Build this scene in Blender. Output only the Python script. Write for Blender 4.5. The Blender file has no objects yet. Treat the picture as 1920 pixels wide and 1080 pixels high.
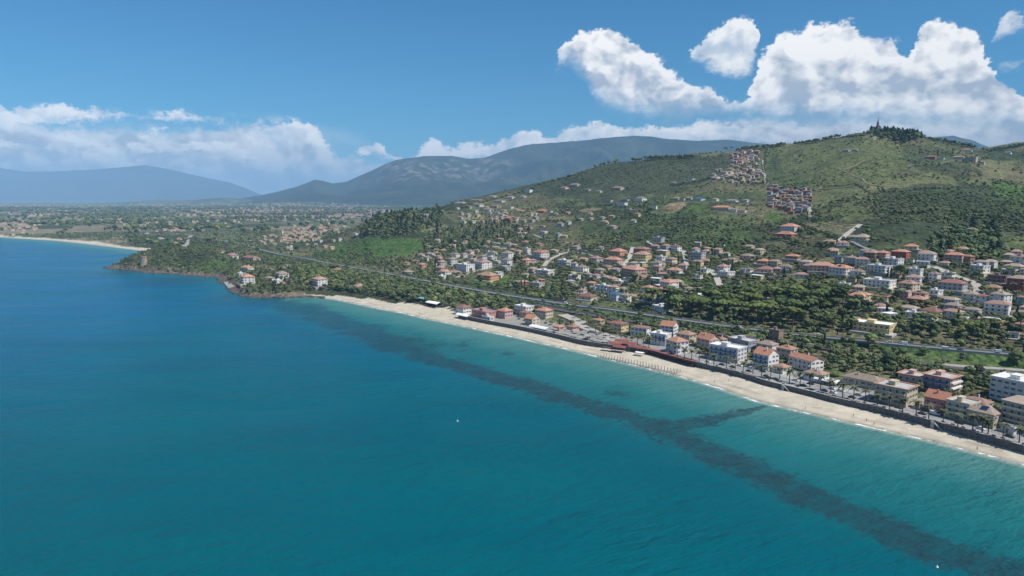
import bpy, bmesh, math, random
import numpy as np
from mathutils import Vector, Matrix
R = math.radians
random.seed(7)
rng = np.random.default_rng(11)
scene = bpy.context.scene
COL = scene.collection

# ------------------------------------------------------------------ camera
CAMZ, FPX, HOR = 120.0, 1300.0, 371.0
PITCH = math.atan((540 - HOR) / FPX)
cam_data = bpy.data.cameras.new("camera")
cam_data.sensor_width = 36.0
cam_data.lens = FPX / 1920 * 36.0
cam_data.clip_start = 1.0
cam_data.clip_end = 120000.0
cam = bpy.data.objects.new("camera", cam_data)
cam.location = (0, 0, CAMZ)
cam.rotation_euler = (R(90) - PITCH, 0, 0)
COL.objects.link(cam)
scene.camera = cam

# ------------------------------------------------------------------ light, sky, exposure
SUN_AZ, SUN_EL = R(118), R(54)      # azimuth clockwise from the view direction (+Y)
sun_dir = Vector((math.sin(SUN_AZ) * math.cos(SUN_EL), math.cos(SUN_AZ) * math.cos(SUN_EL), math.sin(SUN_EL)))
sl = bpy.data.lights.new("sun", 'SUN')
sl.energy = 4.9
sl.angle = R(0.5)
sl.color = (1.0, 0.955, 0.89)
sun = bpy.data.objects.new("sun", sl)
sun.rotation_euler = (-sun_dir).to_track_quat('-Z', 'Y').to_euler()
COL.objects.link(sun)
scene.view_settings.view_transform = 'Standard'
scene.view_settings.look = 'None'
scene.view_settings.gamma = 1
scene.view_settings.use_curve_mapping = False
scene.view_settings.exposure = 0.28
scene.render.engine = 'CYCLES'
scene.cycles.max_bounces = 5
scene.cycles.diffuse_bounces = 2
scene.cycles.glossy_bounces = 2
scene.cycles.transmission_bounces = 2
scene.cycles.transparent_max_bounces = 6
scene.cycles.volume_bounces = 1
scene.cycles.sample_clamp_indirect = 4

world = bpy.data.worlds.new("World")
scene.world = world
world.use_nodes = True
SKY_STRENGTH = 0.092

class NT:
    """small helper to write node trees"""
    def __init__(s, tree):
        s.t = tree
        s.n = tree.nodes
        s.l = tree.links
    def node(s, kind, **kw):
        n = s.n.new(kind)
        for k, v in kw.items():
            setattr(n, k, v)
        return n
    def put(s, sock, v):
        if v is None:
            return
        if hasattr(v, 'is_output') or isinstance(v, bpy.types.NodeSocket):
            s.l.new(v, sock)
        else:
            if isinstance(v, (tuple, list)) and len(v) == 3 and len(sock.default_value) == 4:
                v = (*v, 1.0)
            sock.default_value = v
    def m(s, op, a, b=None, c=None, clamp=False):
        n = s.n.new('ShaderNodeMath')
        n.operation = op
        n.use_clamp = clamp
        for i, v in enumerate((a, b, c)):
            s.put(n.inputs[i], v)
        return n.outputs[0]
    def vm(s, op, a, b=None, scale=None):
        n = s.n.new('ShaderNodeVectorMath')
        n.operation = op
        s.put(n.inputs[0], a)
        if b is not None:
            s.put(n.inputs[1], b)
        if scale is not None:
            s.put(n.inputs['Scale'], scale)
        return n.outputs['Value'] if op in ('LENGTH', 'DOT_PRODUCT', 'DISTANCE') else n.outputs['Vector']
    def sep(s, v):
        n = s.n.new('ShaderNodeSeparateXYZ')
        s.put(n.inputs[0], v)
        return n.outputs
    def comb(s, x, y, z):
        n = s.n.new('ShaderNodeCombineXYZ')
        for i, v in enumerate((x, y, z)):
            s.put(n.inputs[i], v)
        return n.outputs[0]
    def noise(s, vec, scale, detail=2, rough=0.5, color=False, dist=0.0):
        n = s.n.new('ShaderNodeTexNoise')
        s.put(n.inputs['Vector'], vec)
        s.put(n.inputs['Scale'], scale)
        n.inputs['Detail'].default_value = detail
        n.inputs['Roughness'].default_value = rough
        n.inputs['Distortion'].default_value = dist
        return n.outputs['Color'] if color else n.outputs['Fac']
    def voro(s, vec, scale, feature='F1', out='Distance', smooth=None, rnd=1.0):
        n = s.n.new('ShaderNodeTexVoronoi')
        n.feature = feature
        s.put(n.inputs['Vector'], vec)
        s.put(n.inputs['Scale'], scale)
        n.inputs['Randomness'].default_value = rnd
        if smooth is not None:
            n.inputs['Smoothness'].default_value = smooth
        return n.outputs[out]
    def mr(s, v, a, b, c=0.0, d=1.0, smooth=False):
        n = s.n.new('ShaderNodeMapRange')
        if smooth:
            n.interpolation_type = 'SMOOTHSTEP'
        s.put(n.inputs[0], v)
        for i, q in enumerate((a, b, c, d)):
            s.put(n.inputs[i + 1], q)
        return n.outputs[0]
    def mix(s, f, a, b, mode='MIX'):
        n = s.n.new('ShaderNodeMix')
        n.data_type = 'RGBA'
        n.blend_type = mode
        s.put(n.inputs[0], f)
        s.put(n.inputs[6], a)
        s.put(n.inputs[7], b)
        return n.outputs[2]
    def ramp(s, f, stops):
        n = s.n.new('ShaderNodeValToRGB')
        s.put(n.inputs[0], f)
        e = n.color_ramp.elements
        while len(e) < len(stops):
            e.new(0.5)
        for i, (p, c) in enumerate(stops):
            e[i].position = p
            e[i].color = (*c, 1)
        return n.outputs[0]
    def curve(s, v, pts):
        n = s.n.new('ShaderNodeFloatCurve')
        s.put(n.inputs['Value'], v)
        c = n.mapping.curves[0]
        n.mapping.use_clip = False
        while len(c.points) < len(pts):
            c.points.new(0.5, 0.5)
        for i, (x, y) in enumerate(pts):
            c.points[i].location = (x, y)
            c.points[i].handle_type = 'VECTOR'
        n.mapping.update()
        return n.outputs[0]
    def attr(s, name, out='Fac'):
        n = s.n.new('ShaderNodeAttribute')
        n.attribute_name = name
        return n.outputs[out]

def build_world():
    T = NT(world.node_tree)
    for n in list(T.n):
        T.n.remove(n)
    out = T.node('ShaderNodeOutputWorld')
    sky = T.node('ShaderNodeTexSky')
    sky.sky_type = 'NISHITA'
    sky.sun_disc = False
    sky.sun_elevation = SUN_EL
    sky.sun_rotation = SUN_AZ
    sky.altitude = 100
    sky.air_density = 1.0
    sky.dust_density = 0.25
    sky.ozone_density = 3.0
    tc = T.node('ShaderNodeTexCoord')
    d = T.vm('NORMALIZE', tc.outputs['Generated'])
    x, y, z = T.sep(d)
    A = T.m('ARCTAN2', x, y)
    hl = T.m('SQRT', T.m('ADD', T.m('MULTIPLY', x, x), T.m('MULTIPLY', y, y)))
    E = T.m('ARCTAN2', z, hl)
    # cloud-space position: azimuth, elevation in radians (stretched: clouds near the horizon are seen edge-on)
    Q = T.comb(A, T.m('MULTIPLY', E, 1.25), 0.0)
    w1 = T.noise(Q, 9.0, 7, 0.58, color=True)
    w1 = T.vm('SUBTRACT', w1, (0.5, 0.5, 0.5))
    w2 = T.noise(Q, 52.0, 8, 0.72, color=True)
    w2 = T.vm('SUBTRACT', w2, (0.5, 0.5, 0.5))
    warp = T.vm('ADD', T.vm('SCALE', w1, scale=0.030), T.vm('SCALE', w2, scale=0.036))
    wx, wy, wz = T.sep(warp)
    A2 = T.m('ADD', A, wx)
    E2 = T.m('ADD', E, wy)
    AN = T.mr(A2, -0.8, 0.8)
    def pa(px):
        return math.atan((px - 960) / 1290.0)
    def pe(px, py):
        a = pa(px)
        return math.atan((HOR - py) / FPX * math.cos(a))
    def outline(pts, far):
        """photo outline -> float curve over the whole azimuth circle"""
        q = [((pa(px) + 0.8) / 1.6, 0.3 + pe(px, py)) for px, py in pts if 0 < (pa(px) + 0.8) / 1.6 < 1]
        return T.m('SUBTRACT', T.curve(AN, q), 0.3)
    # billow shading (differences of a puffy field along the light direction)
    QW = T.vm('ADD', Q, T.vm('SCALE', w1, scale=0.05))
    L = (0.010, 0.016, 0.0)
    def puff(p):
        a = T.voro(p, 15.0, 'SMOOTH_F1', smooth=0.7)
        b = T.voro(p, 36.0, 'SMOOTH_F1', smooth=0.6)
        c = T.m('SUBTRACT', T.noise(p, 60.0, 6, 0.68), T.m('MULTIPLY', T.voro(p, 85.0, 'SMOOTH_F1', smooth=0.5), 0.6))
        return T.m('ADD', T.m('ADD', T.m('MULTIPLY', a, -0.9), T.m('MULTIPLY', b, -0.45)), T.m('MULTIPLY', c, 0.35))
    dif = T.m('SUBTRACT', puff(QW), puff(T.vm('ADD', QW, L)))
    big = T.noise(Q, 6.0, 4, 0.55)
    col = T.mix(1.0, sky.outputs[0], (SKY_STRENGTH * 0.22, SKY_STRENGTH * 0.68, SKY_STRENGTH * 0.92), 'MULTIPLY')

    def layer(col, top, bot, edge, alpha, lit, dark, shade_gain, hgain, soft_bottom=0.03, rim=0.0, base=0.22):
        t = outline(top, 0.3 - 0.05)
        b = outline(bot, 0.3 + 0.02)
        up = T.m('SUBTRACT', t, E2)
        dn = T.m('SUBTRACT', E2, b)
        a1 = T.mr(up, 0.0, edge, smooth=True)
        a2 = T.mr(T.m('ADD', dn, T.m('MULTIPLY', wz, 0.5)), -soft_bottom * 0.3, soft_bottom, smooth=True)
        al = T.m('MULTIPLY', T.m('MULTIPLY', a1, a2), alpha)
        hh = T.m('DIVIDE', dn, T.m('MAXIMUM', T.m('SUBTRACT', t, b), 0.004), clamp=True)
        sh = T.m('ADD', T.m('MULTIPLY', dif, shade_gain), T.m('MULTIPLY', hh, hgain))
        sh = T.m('ADD', sh, T.mr(up, 0.0, 0.035, rim, 0.0))
        sh = T.m('ADD', sh, T.m('MULTIPLY', T.m('SUBTRACT', big, 0.5), 1.4))
        sh = T.m('ADD', sh, base, clamp=True)
        c = T.mix(sh, dark, lit)
        return T.mix(al, col, c)
    WH = (0.96, 0.94, 0.91)
    # thin high veil streaks on the left above the bank
    col = layer(col, [(-900, 262), (0, 225), (250, 222), (420, 235), (560, 238), (660, 240), (700, 252), (760, 300), (840, 360), (960, 372), (2600, 372)],
                [(-900, 300), (0, 300), (600, 300), (700, 300), (760, 330), (840, 374), (960, 376), (2600, 376)], 0.02, 0.55,
                (0.60, 0.68, 0.78), (0.36, 0.47, 0.62), 1.0, 0.4, 0.06)
    # low distant bank, left to the middle
    col = layer(col, [(-900, 230), (-300, 215), (0, 196), (40, 215), (110, 232), (300, 240), (440, 236), (480, 226), (545, 240), (575, 235), (610, 258), (625, 276), (650, 290),
                      (700, 298), (760, 304), (820, 298), (900, 288), (1000, 280), (1100, 270), (1200, 262), (1290, 232), (1400, 225), (1700, 222), (1960, 225), (2300, 245), (2600, 270)],
                [(-900, 395), (0, 395), (700, 395), (1500, 395), (2600, 395)], 0.016, 0.93,
                (0.80, 0.80, 0.80), (0.42, 0.46, 0.52), 3.2, 0.35, 0.03, 0.6, 0.12)
    # broken sunlit heaps inside the bank
    qb = T.vm('ADD', T.comb(A, T.m('MULTIPLY', E, 2.1), 0.0), T.vm('SCALE', w2, scale=0.02))
    nb = T.noise(qb, 13.0, 7, 0.62)
    nb2 = T.noise(T.vm('ADD', qb, (0.006, 0.016, 0.0)), 13.0, 7, 0.62)
    bm = T.m('MULTIPLY', T.mr(nb, 0.50, 0.58, smooth=True), T.m('MULTIPLY', T.mr(E, pe(300, 335), pe(300, 290), smooth=True), T.mr(E, pe(300, 205), pe(300, 235), smooth=True)))
    bm = T.m('MULTIPLY', bm, T.mr(A, pa(650), pa(560), smooth=True))
    bc = T.mix(T.m('ADD', 0.55, T.m('MULTIPLY', T.m('SUBTRACT', nb, nb2), 6.0), clamp=True), (0.50, 0.54, 0.60), WH)
    col = T.mix(T.m('MULTIPLY', bm, 0.85), col, bc)
    # bright crowns of the left bank
    col = layer(col, [(-900, 215), (-200, 190), (-60, 180), (0, 178), (25, 186), (40, 204), (70, 200), (110, 195), (150, 198), (230, 209), (262, 213), (295, 222), (320, 211), (350, 208), (400, 217), (430, 222), (460, 245),
                      (500, 242), (540, 236), (562, 222), (590, 238), (612, 262), (628, 282), (640, 300), (655, 292), (690, 268), (718, 264), (735, 288), (760, 292), (795, 284), (812, 262), (830, 270),
                      (850, 280), (920, 268), (960, 256), (1010, 246), (1030, 262), (1060, 244), (1110, 232), (1150, 244), (1200, 238), (1260, 236), (1330, 232), (1380, 244), (1420, 256), (1500, 268), (1600, 290), (2600, 300)],
                [(-900, 280), (-200, 270), (0, 265), (60, 240), (230, 226), (262, 222), (295, 226), (320, 228), (400, 230), (430, 232), (460, 252), (500, 275), (560, 272), (600, 282), (628, 292), (640, 306), (655, 296), (690, 292), (735, 296),
                 (760, 312), (826, 304), (900, 302), (1010, 286), (1100, 276), (1420, 270), (1500, 275), (1600, 296), (2600, 306)], 0.007, 0.97, WH, (0.50, 0.59, 0.69), 2.4, 0.5, 0.008, 0.3, 0.3)
    # the big cumulus on the right (left cloud, then the two towers)
    col = layer(col, [(-900, 500), (1010, 420), (1030, 150), (1050, 88), (1080, 70), (1130, 66), (1165, 68), (1190, 90), (1225, 115), (1262, 142), (1278, 160), (1300, 172), (1325, 172), (1345, 190),
                      (1370, 200), (1388, 176), (1400, 130), (1440, 82), (1500, 62), (1560, 50), (1585, 74), (1640, 75), (1668, 100), (1680, 110), (1684, 60), (1705, 48), (1770, 62), (1800, 80), (1822, 120),
                      (1840, 150), (1870, 172), (1895, 200), (1925, 220), (2050, 250), (2150, 180), (2260, 120), (2400, 160), (2500, 270), (2700, 300)],
                [(-900, 505), (1010, 60), (1034, 130), (1042, 142), (1060, 130), (1085, 150), (1105, 195), (1135, 216), (1200, 226), (1300, 226), (1360, 228), (1500, 240), (1700, 252), (1920, 262), (2200, 262), (2500, 280), (2700, 505)],
                0.0065, 1.0, (0.97, 0.95, 0.92), (0.40, 0.46, 0.54), 2.6, 0.8, 0.035, 0.3, 0.12)
    # the smaller detached puffs: middle one, then the one at the upper right
    col = layer(col, [(-900, 500), (1262, 170), (1280, 106), (1300, 86), (1330, 64), (1355, 48), (1390, 50), (1404, 76), (1404, 118), (1414, 190), (2600, 500)],
                [(-900, 505), (1262, 90), (1280, 122), (1310, 136), (1345, 158), (1378, 156), (1394, 136), (1404, 112), (1414, 80), (2600, 505)],
                0.006, 0.94, WH, (0.48, 0.56, 0.65), 2.2, 0.6, 0.016, 0.3, 0.25)
    col = layer(col, [(-900, 500), (1808, 120), (1822, 62), (1832, 42), (1858, 28), (1882, 40), (1888, 62), (1902, 110), (2600, 500)],
                [(-900, 505), (1808, 50), (1822, 88), (1840, 76), (1866, 62), (1882, 62), (1888, 60), (1902, 20), (2600, 505)],
                0.008, 0.85, WH, (0.50, 0.58, 0.66), 2.2, 0.6, 0.016, 0.3, 0.25)
    # ragged shreds round the big towers
    col = layer(col, [(-900, 500), (1824, 190), (1840, 126), (1860, 116), (1892, 112), (1904, 126), (1920, 190), (2600, 500)],
                [(-900, 505), (1824, 110), (1840, 142), (1860, 138), (1892, 130), (1904, 134), (1920, 90), (2600, 505)],
                0.010, 0.7, WH, (0.50, 0.58, 0.66), 2.2, 0.6, 0.016, 0.3, 0.25)
    # scattered fair-weather clouds over the rest of the horizon
    oth = T.noise(T.comb(A, T.m('MULTIPLY', E, 2.6), 4.0), 3.2, 8, 0.58)
    om = T.m('MULTIPLY', T.mr(oth, 0.53, 0.60, smooth=True), T.mr(T.m('ABSOLUTE', A), 0.74, 0.95, smooth=True))
    om = T.m('MULTIPLY', om, T.m('MULTIPLY', T.mr(E, 0.0, 0.06, smooth=True), T.mr(E, 0.9, 0.4, smooth=True)))
    col = T.mix(om, col, T.mix(T.m('ADD', 0.6, T.m('MULTIPLY', dif, 2.6), clamp=True), (0.50, 0.60, 0.72), WH))
    bg = T.node('ShaderNodeBackground')
    T.put(bg.inputs[0], col)
    bg.inputs[1].default_value = 1.0
    T.l.new(bg.outputs[0], out.inputs[0])
build_world()
world.cycles.sampling_method = 'MANUAL'
world.cycles.sample_map_resolution = 256

# ------------------------------------------------------------------ geometry helpers
def ray(px, py):
    r, u = (px - 960) / FPX, (540 - py) / FPX
    return r, math.cos(PITCH) + u * math.sin(PITCH), -math.sin(PITCH) + u * math.cos(PITCH)
def ground(px, py, z=0.0):
    """where the sight line of a point of the photograph meets the level z"""
    a, b, c = ray(px, py)
    t = (z - CAMZ) / c
    return a * t, b * t
def atY(px, py, Y):
    a, b, c = ray(px, py)
    t = Y / b
    return a * t, Y, CAMZ + c * t

def hash2(ix, iy, seed):
    h = (ix.astype(np.int64) * 374761393 + iy.astype(np.int64) * 668265263 + seed * 974634777) & 0x7fffffff
    h = ((h ^ (h >> 13)) * 1274126177) & 0x7fffffff
    return ((h ^ (h >> 16)) & 0xffff) / 65535.0
def vnoise(x, y, seed=0):
    ix, iy = np.floor(x), np.floor(y)
    fx, fy = x - ix, y - iy
    fx = fx * fx * fx * (fx * (fx * 6 - 15) + 10)
    fy = fy * fy * fy * (fy * (fy * 6 - 15) + 10)
    a = hash2(ix, iy, seed); b = hash2(ix + 1, iy, seed)
    c = hash2(ix, iy + 1, seed); d = hash2(ix + 1, iy + 1, seed)
    return (a * (1 - fx) + b * fx) * (1 - fy) + (c * (1 - fx) + d * fx) * fy
def fbm(x, y, scale, octs=4, seed=0, gain=0.5):
    s, amp, tot = 0.0, 1.0, 0.0
    f = 1.0 / scale
    for o in range(octs):
        s = s + amp * vnoise(x * f + 17.3 * o, y * f - 9.1 * o, seed + o)
        tot += amp
        amp *= gain
        f *= 2.03
    return s / tot

def poly_dist(X, Y, pts, closed=False):
    """distance to a polyline, index of nearest segment, side sign (cross product), arc-length parameter"""
    best = np.full(X.shape, 1e18)
    idx = np.zeros(X.shape, np.int32)
    side = np.zeros(X.shape)
    par = np.zeros(X.shape)
    P = list(pts) + ([pts[0]] if closed else [])
    acc = 0.0
    for i in range(len(P) - 1):
        ax, ay = P[i]; bx, by = P[i + 1]
        dx, dy = bx - ax, by - ay
        l2 = dx * dx + dy * dy + 1e-9
        t = np.clip(((X - ax) * dx + (Y - ay) * dy) / l2, 0, 1)
        ex, ey = X - (ax + t * dx), Y - (ay + t * dy)
        d2 = ex * ex + ey * ey
        m = d2 < best
        best = np.where(m, d2, best)
        idx = np.where(m, i, idx)
        par = np.where(m, acc + t * math.sqrt(l2), par)
        acc += math.sqrt(l2)
    return np.sqrt(best), idx, par
def inside(X, Y, poly):
    r = np.zeros(X.shape, bool)
    n = len(poly)
    j = n - 1
    for i in range(n):
        xi, yi = poly[i]; xj, yj = poly[j]
        c = ((yi > Y) != (yj > Y)) & (X < (xj - xi) * (Y - yi) / (yj - yi + 1e-12) + xi)
        r ^= c
        j = i
    return r
def sstep(a, b, v):
    t = np.clip((v - a) / (b - a), 0, 1)
    return t * t * (3 - 2 * t)

# ------------------------------------------------------------------ coast line (right to left)
coast_px = [(2700, 1120), (2300, 985), (2080, 916), (1920, 872), (1830, 849), (1740, 826), (1640, 803), (1560, 785), (1480, 766), (1420, 752), (1390, 742), (1330, 722), (1270, 705),
            (1200, 688), (1150, 676), (1090, 661), (1030, 647), (990, 638), (930, 625), (850, 608), (800, 598), (760, 588), (700, 577), (650, 566), (610, 559), (575, 556), (540, 558),
            (500, 558), (468, 556), (447, 549), (436, 538), (422, 530), (412, 521), (380, 518), (330, 514), (285, 512), (262, 508), (240, 507), (208, 504), (206, 501), (240, 497), (252, 491),
            (262, 482), (285, 475), (262, 470), (240, 467), (200, 462), (150, 456), (100, 451), (0, 445), (-150, 434), (-400, 420), (-900, 404), (-1800, 394)]
coast = [ground(px, py, 0.0) for px, py in coast_px]
ROCK_LO = 25  # shoreline segments 24..43 are rocky
ROCK_HI = 43
land_poly = coast + [(-60000, 60000), (60000, 60000), (60000, -3000), (coast[0][0] + 300, -3000)]

# ------------------------------------------------------------------ height control points
ctrl = []
def c_z(px, py, z):
    x, y = ground(px, py, z)
    ctrl.append((x, y, z))
def c_y(px, py, Y):
    ctrl.append(atY(px, py, Y))
def c_b(px, Y, z):
    ctrl.append(((px - 960) / 1290.0 * Y, Y, z))
for px, rows in {
    2300: [(900, 5), (700, 10), (600, 26), (520, 50)],
    1900: [(815, 4.5), (760, 6), (700, 8), (655, 14), (600, 23), (540, 38), (500, 50), (470, 60)],
    1645: [(770, 4.5), (730, 6), (690, 8), (640, 13), (600, 19), (560, 29), (520, 41), (480, 56), (460, 64)],
    1450: [(705, 4.5), (670, 6), (628, 12.5), (600, 15), (560, 21), (530, 29), (500, 41), (470, 54), (440, 68), (410, 86)],
    1250: [(660, 4.5), (630, 7), (597, 11.5), (570, 15), (540, 21), (510, 30), (480, 43), (450, 58), (420, 74)],
    1050: [(630, 4.5), (600, 7), (577, 10.5), (550, 14), (520, 20), (490, 29), (460, 42), (430, 58)],
    850: [(585, 4.5), (560, 7), (541, 9.5), (520, 13), (490, 20), (460, 30), (430, 47)],
    740: [(560, 5), (530, 7), (505, 10), (485, 16), (465, 27)],
    650: [(545, 5), (520, 6), (497, 8), (480, 9), (462, 12)],
    540: [(540, 6), (515, 7), (490, 7), (470, 6), (450, 5)],
    470: [(535, 5), (510, 7), (490, 7), (465, 5)],
}.items():
    for py, z in rows:
        c_z(px, py, z)
for px, rows in {
    2300: [(480, 900), (440, 1050), (400, 1300), (371, 1500), (330, 1800), (290, 2300), (270, 2600)],
    2080: [(440, 860), (400, 1050), (371, 1250), (330, 1500), (290, 1800), (262, 2250), (250, 2400)],
    1900: [(430, 880), (400, 1030), (371, 1200), (340, 1400), (312, 1640), (290, 1950), (268, 2300)],
    1800: [(430, 890), (400, 1010), (371, 1150), (340, 1300), (310, 1500), (290, 1680), (276, 1850)],
    1730: [(371, 1160), (340, 1310), (310, 1470), (280, 1640), (262, 1800), (251, 1900)],
    1645: [(430, 910), (400, 1030), (371, 1170), (340, 1320), (310, 1470), (280, 1640), (257, 1800), (243, 1900)],
    1540: [(430, 960), (400, 1100), (371, 1260), (340, 1430), (310, 1620), (285, 1800), (262, 1980)],
    1450: [(385, 1270), (371, 1370), (340, 1570), (310, 1770), (288, 1950), (275, 2100)],
    1250: [(400, 1300), (385, 1430), (371, 1560), (350, 1730), (320, 1950), (294, 2150)],
    1150: [(400, 1450), (371, 1750), (350, 1900), (330, 2050), (309, 2200)],
    1050: [(400, 1620), (371, 1880), (350, 2080), (339, 2200)],
    950: [(400, 1750), (380, 1950), (360, 2120)],
    850: [(410, 1720), (392, 1950), (386, 2050)],
    740: [(440, 1400), (415, 1560), (399, 1700)],
    690: [(452, 1420), (430, 1560), (416, 1680)],
}.items():
    for py, Y in rows:
        c_y(px, py, Y)
for px, rows in {
    2300: [(3300, 330), (4500, 240), (7000, 100), (12000, 60)],
    2000: [(3000, 300), (4500, 220), (7000, 60), (12000, 30)],
    1860: [(2150, 240), (2600, 250), (4500, 160)],
    1645: [(2200, 285), (2700, 220), (4500, 80), (8000, 20)],
    1450: [(2500, 255), (3200, 170), (4500, 60), (8000, 15)],
    1250: [(2500, 225), (3200, 110), (4500, 30), (8000, 10)],
    1050: [(2600, 130), (3300, 50), (5000, 12)],
    950: [(2500, 90), (3200, 30)],
    850: [(2400, 60), (3000, 18), (4500, 8)],
    740: [(1950, 55), (2300, 20), (3200, 6)],
    650: [(1900, 14), (2600, 6), (5000, 6), (9000, 8)],
    450: [(1700, 5), (2600, 5), (5000, 6), (9000, 8)],
    250: [(1900, 5), (2600, 5), (5000, 6), (9000, 8), (26000, 10)],
    0: [(2400, 4), (3500, 5), (5000, 6), (9000, 8), (26000, 10)],
    -400: [(3500, 4), (5000, 6), (9000, 8)],
    950.5: [(9000, 8), (26000, 10)], 1600.5: [(26000, 10)],
}.items():
    for Y, z in rows:
        c_b(px, Y, z)
ctrl = np.array(ctrl)
def tps_coords(X, Y):
    Yc = np.maximum(Y, 40.0)
    return np.arctan2(X, Yc) * 3.0, np.log(Yc) * 2.2
cu, cv = tps_coords(ctrl[:, 0], ctrl[:, 1])
def tk(r2):
    return 0.5 * r2 * np.log(r2 + 1e-12)
n = len(ctrl)
K = tk((cu[:, None] - cu[None]) ** 2 + (cv[:, None] - cv[None]) ** 2) + np.eye(n) * 2e-4
Pm = np.stack([np.ones(n), cu, cv], 1)
Am = np.zeros((n + 3, n + 3))
Am[:n, :n] = K; Am[:n, n:] = Pm; Am[n:, :n] = Pm.T
wsol = np.linalg.solve(Am, np.concatenate([ctrl[:, 2], np.zeros(3)]))
def tps(X, Y):
    u, v = tps_coords(X, Y)
    out = wsol[n] + wsol[n + 1] * u + wsol[n + 2] * v
    for i in range(n):
        out += wsol[i] * tk((u - cu[i]) ** 2 + (v - cv[i]) ** 2)
    return out

# sea wall: the edge between beach and promenade
wall_px = [(2700, 1062, 4.2), (2300, 945, 4.2), (2060, 876, 4.2), (1916, 836, 4.2), (1841, 815, 4.2), (1764, 794, 4.2), (1700, 778, 4.2), (1654, 766, 4.2), (1600, 754, 4.2), (1560, 745, 4.2), (1530, 737, 4.2),
           (1480, 725, 4.2), (1438, 715, 4.2), (1397, 702, 4.2), (1350, 690, 4.2), (1313, 682, 4.2), (1260, 668, 4.2), (1217, 657, 4.2), (1147, 648, 4.0), (1095, 640, 4.0), (1040, 627, 4.0), (975, 613, 4.0), (905, 601, 3.5), (860, 592, 3.2)]
sea_wall = [ground(a, b, c) for a, b, c in wall_px]

def height(X, Y):
    z = tps(X, Y)
    hill = sstep(25, 120, z) * sstep(30000, 4000, Y)
    rid = 1 - np.abs(2 * fbm(X, Y, 330, 4, 3) - 1)
    z = z + hill * (rid - 0.72) * 34 + sstep(15, 80, z) * (fbm(X, Y, 90, 4, 8) - 0.5) * 11
    z = np.maximum(z, 3.2) + (fbm(X, Y, 60, 3, 21) - 0.5) * 1.2
    # the headland with the tower
    hx, hy, _ = atY(335, 470, 1215)
    hd = np.exp(-(((X - hx) / 88) ** 2 + ((Y - hy) / 72) ** 2) ** 1.3)
    z = z + 29 * hd * (0.85 + 0.3 * fbm(X, Y, 40, 3, 5))
    hx, hy = ground(500, 528, 6)
    z = z + 4 * np.exp(-(((X - hx) / 60) ** 2 + ((Y - hy) / 45) ** 2))
    # far low hills in front of the blue mountain
    for px, Yd, zz, sx, sy in ((330, 13000, 75, 900, 900), (430, 12000, 110, 700, 900), (560, 9500, 60, 900, 700)):
        x0 = (px - 960) / 1290 * Yd
        z = z + zz * np.exp(-(((X - x0) / sx) ** 2 + ((Y - Yd) / sy) ** 2))
    d, idx, par = poly_dist(X, Y, coast)
    ins = inside(X, Y, land_poly)
    rock = (idx >= ROCK_LO) & (idx < ROCK_HI)
    dw, iw, pw = poly_dist(X, Y, sea_wall)
    # beach side of the wall?
    bd = np.where(ins, d, -d)
    cap_rock = bd * 0.62 + (fbm(X, Y, 14, 3, 31) - 0.45) * 5 * sstep(-25, 8, bd)
    cap_far = bd * 0.05 + 0.02
    cap_far = np.where(bd > 35, 1.7 + (bd - 35) * 0.2, cap_far)
    cap = np.where(rock, cap_rock, cap_far)
    z = np.minimum(z, cap)
    # in front of the sea wall the ground is beach
    ax = np.array([p[0] for p in sea_wall]); ay = np.array([p[1] for p in sea_wall])
    i0 = np.clip(iw, 0, len(sea_wall) - 2)
    tx, ty = ax[i0 + 1] - ax[i0], ay[i0 + 1] - ay[i0]
    cr = tx * (Y - ay[i0]) - ty * (X - ax[i0])      # wall runs right-to-left: land lies to the right of it
    sea_side = cr > 0
    near = (dw < 130) & (idx < 22)
    beach = np.clip(bd * 0.062, -4, 1.9)
    total = sum(math.hypot(ax[k + 1] - ax[k], ay[k + 1] - ay[k]) for k in range(len(ax) - 1))
    near = near & (pw < total - 1.0)
    z = np.where(near & sea_side, np.minimum(z, beach), z)
    z = np.where(near & (~sea_side), np.maximum(3.9 + 0.02 * dw, z), z)
    z = np.where(near & (~sea_side) & (dw < 26), 1.6 + 2.2 * sstep(2.5, 9, dw), z)
    z = np.where(ins, z, np.minimum(z, -0.3 - 0.03 * np.minimum(d, 200)))
    return z, bd, idx, rock, (dw, sea_side, near)

# ------------------------------------------------------------------ terrain grid
AZ0, AZ1, NAZ = R(-52), R(64), 892
LR = np.concatenate([np.linspace(math.log(240), math.log(2600), 400), np.linspace(math.log(2600), math.log(30000), 111)[1:]])
LA = np.linspace(AZ0, AZ1, NAZ)
gA, gR = np.meshgrid(LA, LR)
gX, gY = np.sin(gA) * np.exp(gR), np.cos(gA) * np.exp(gR)
gZ, gBD, gIDX, gROCK, gW = height(gX, gY)
NR = len(LR)

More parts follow.
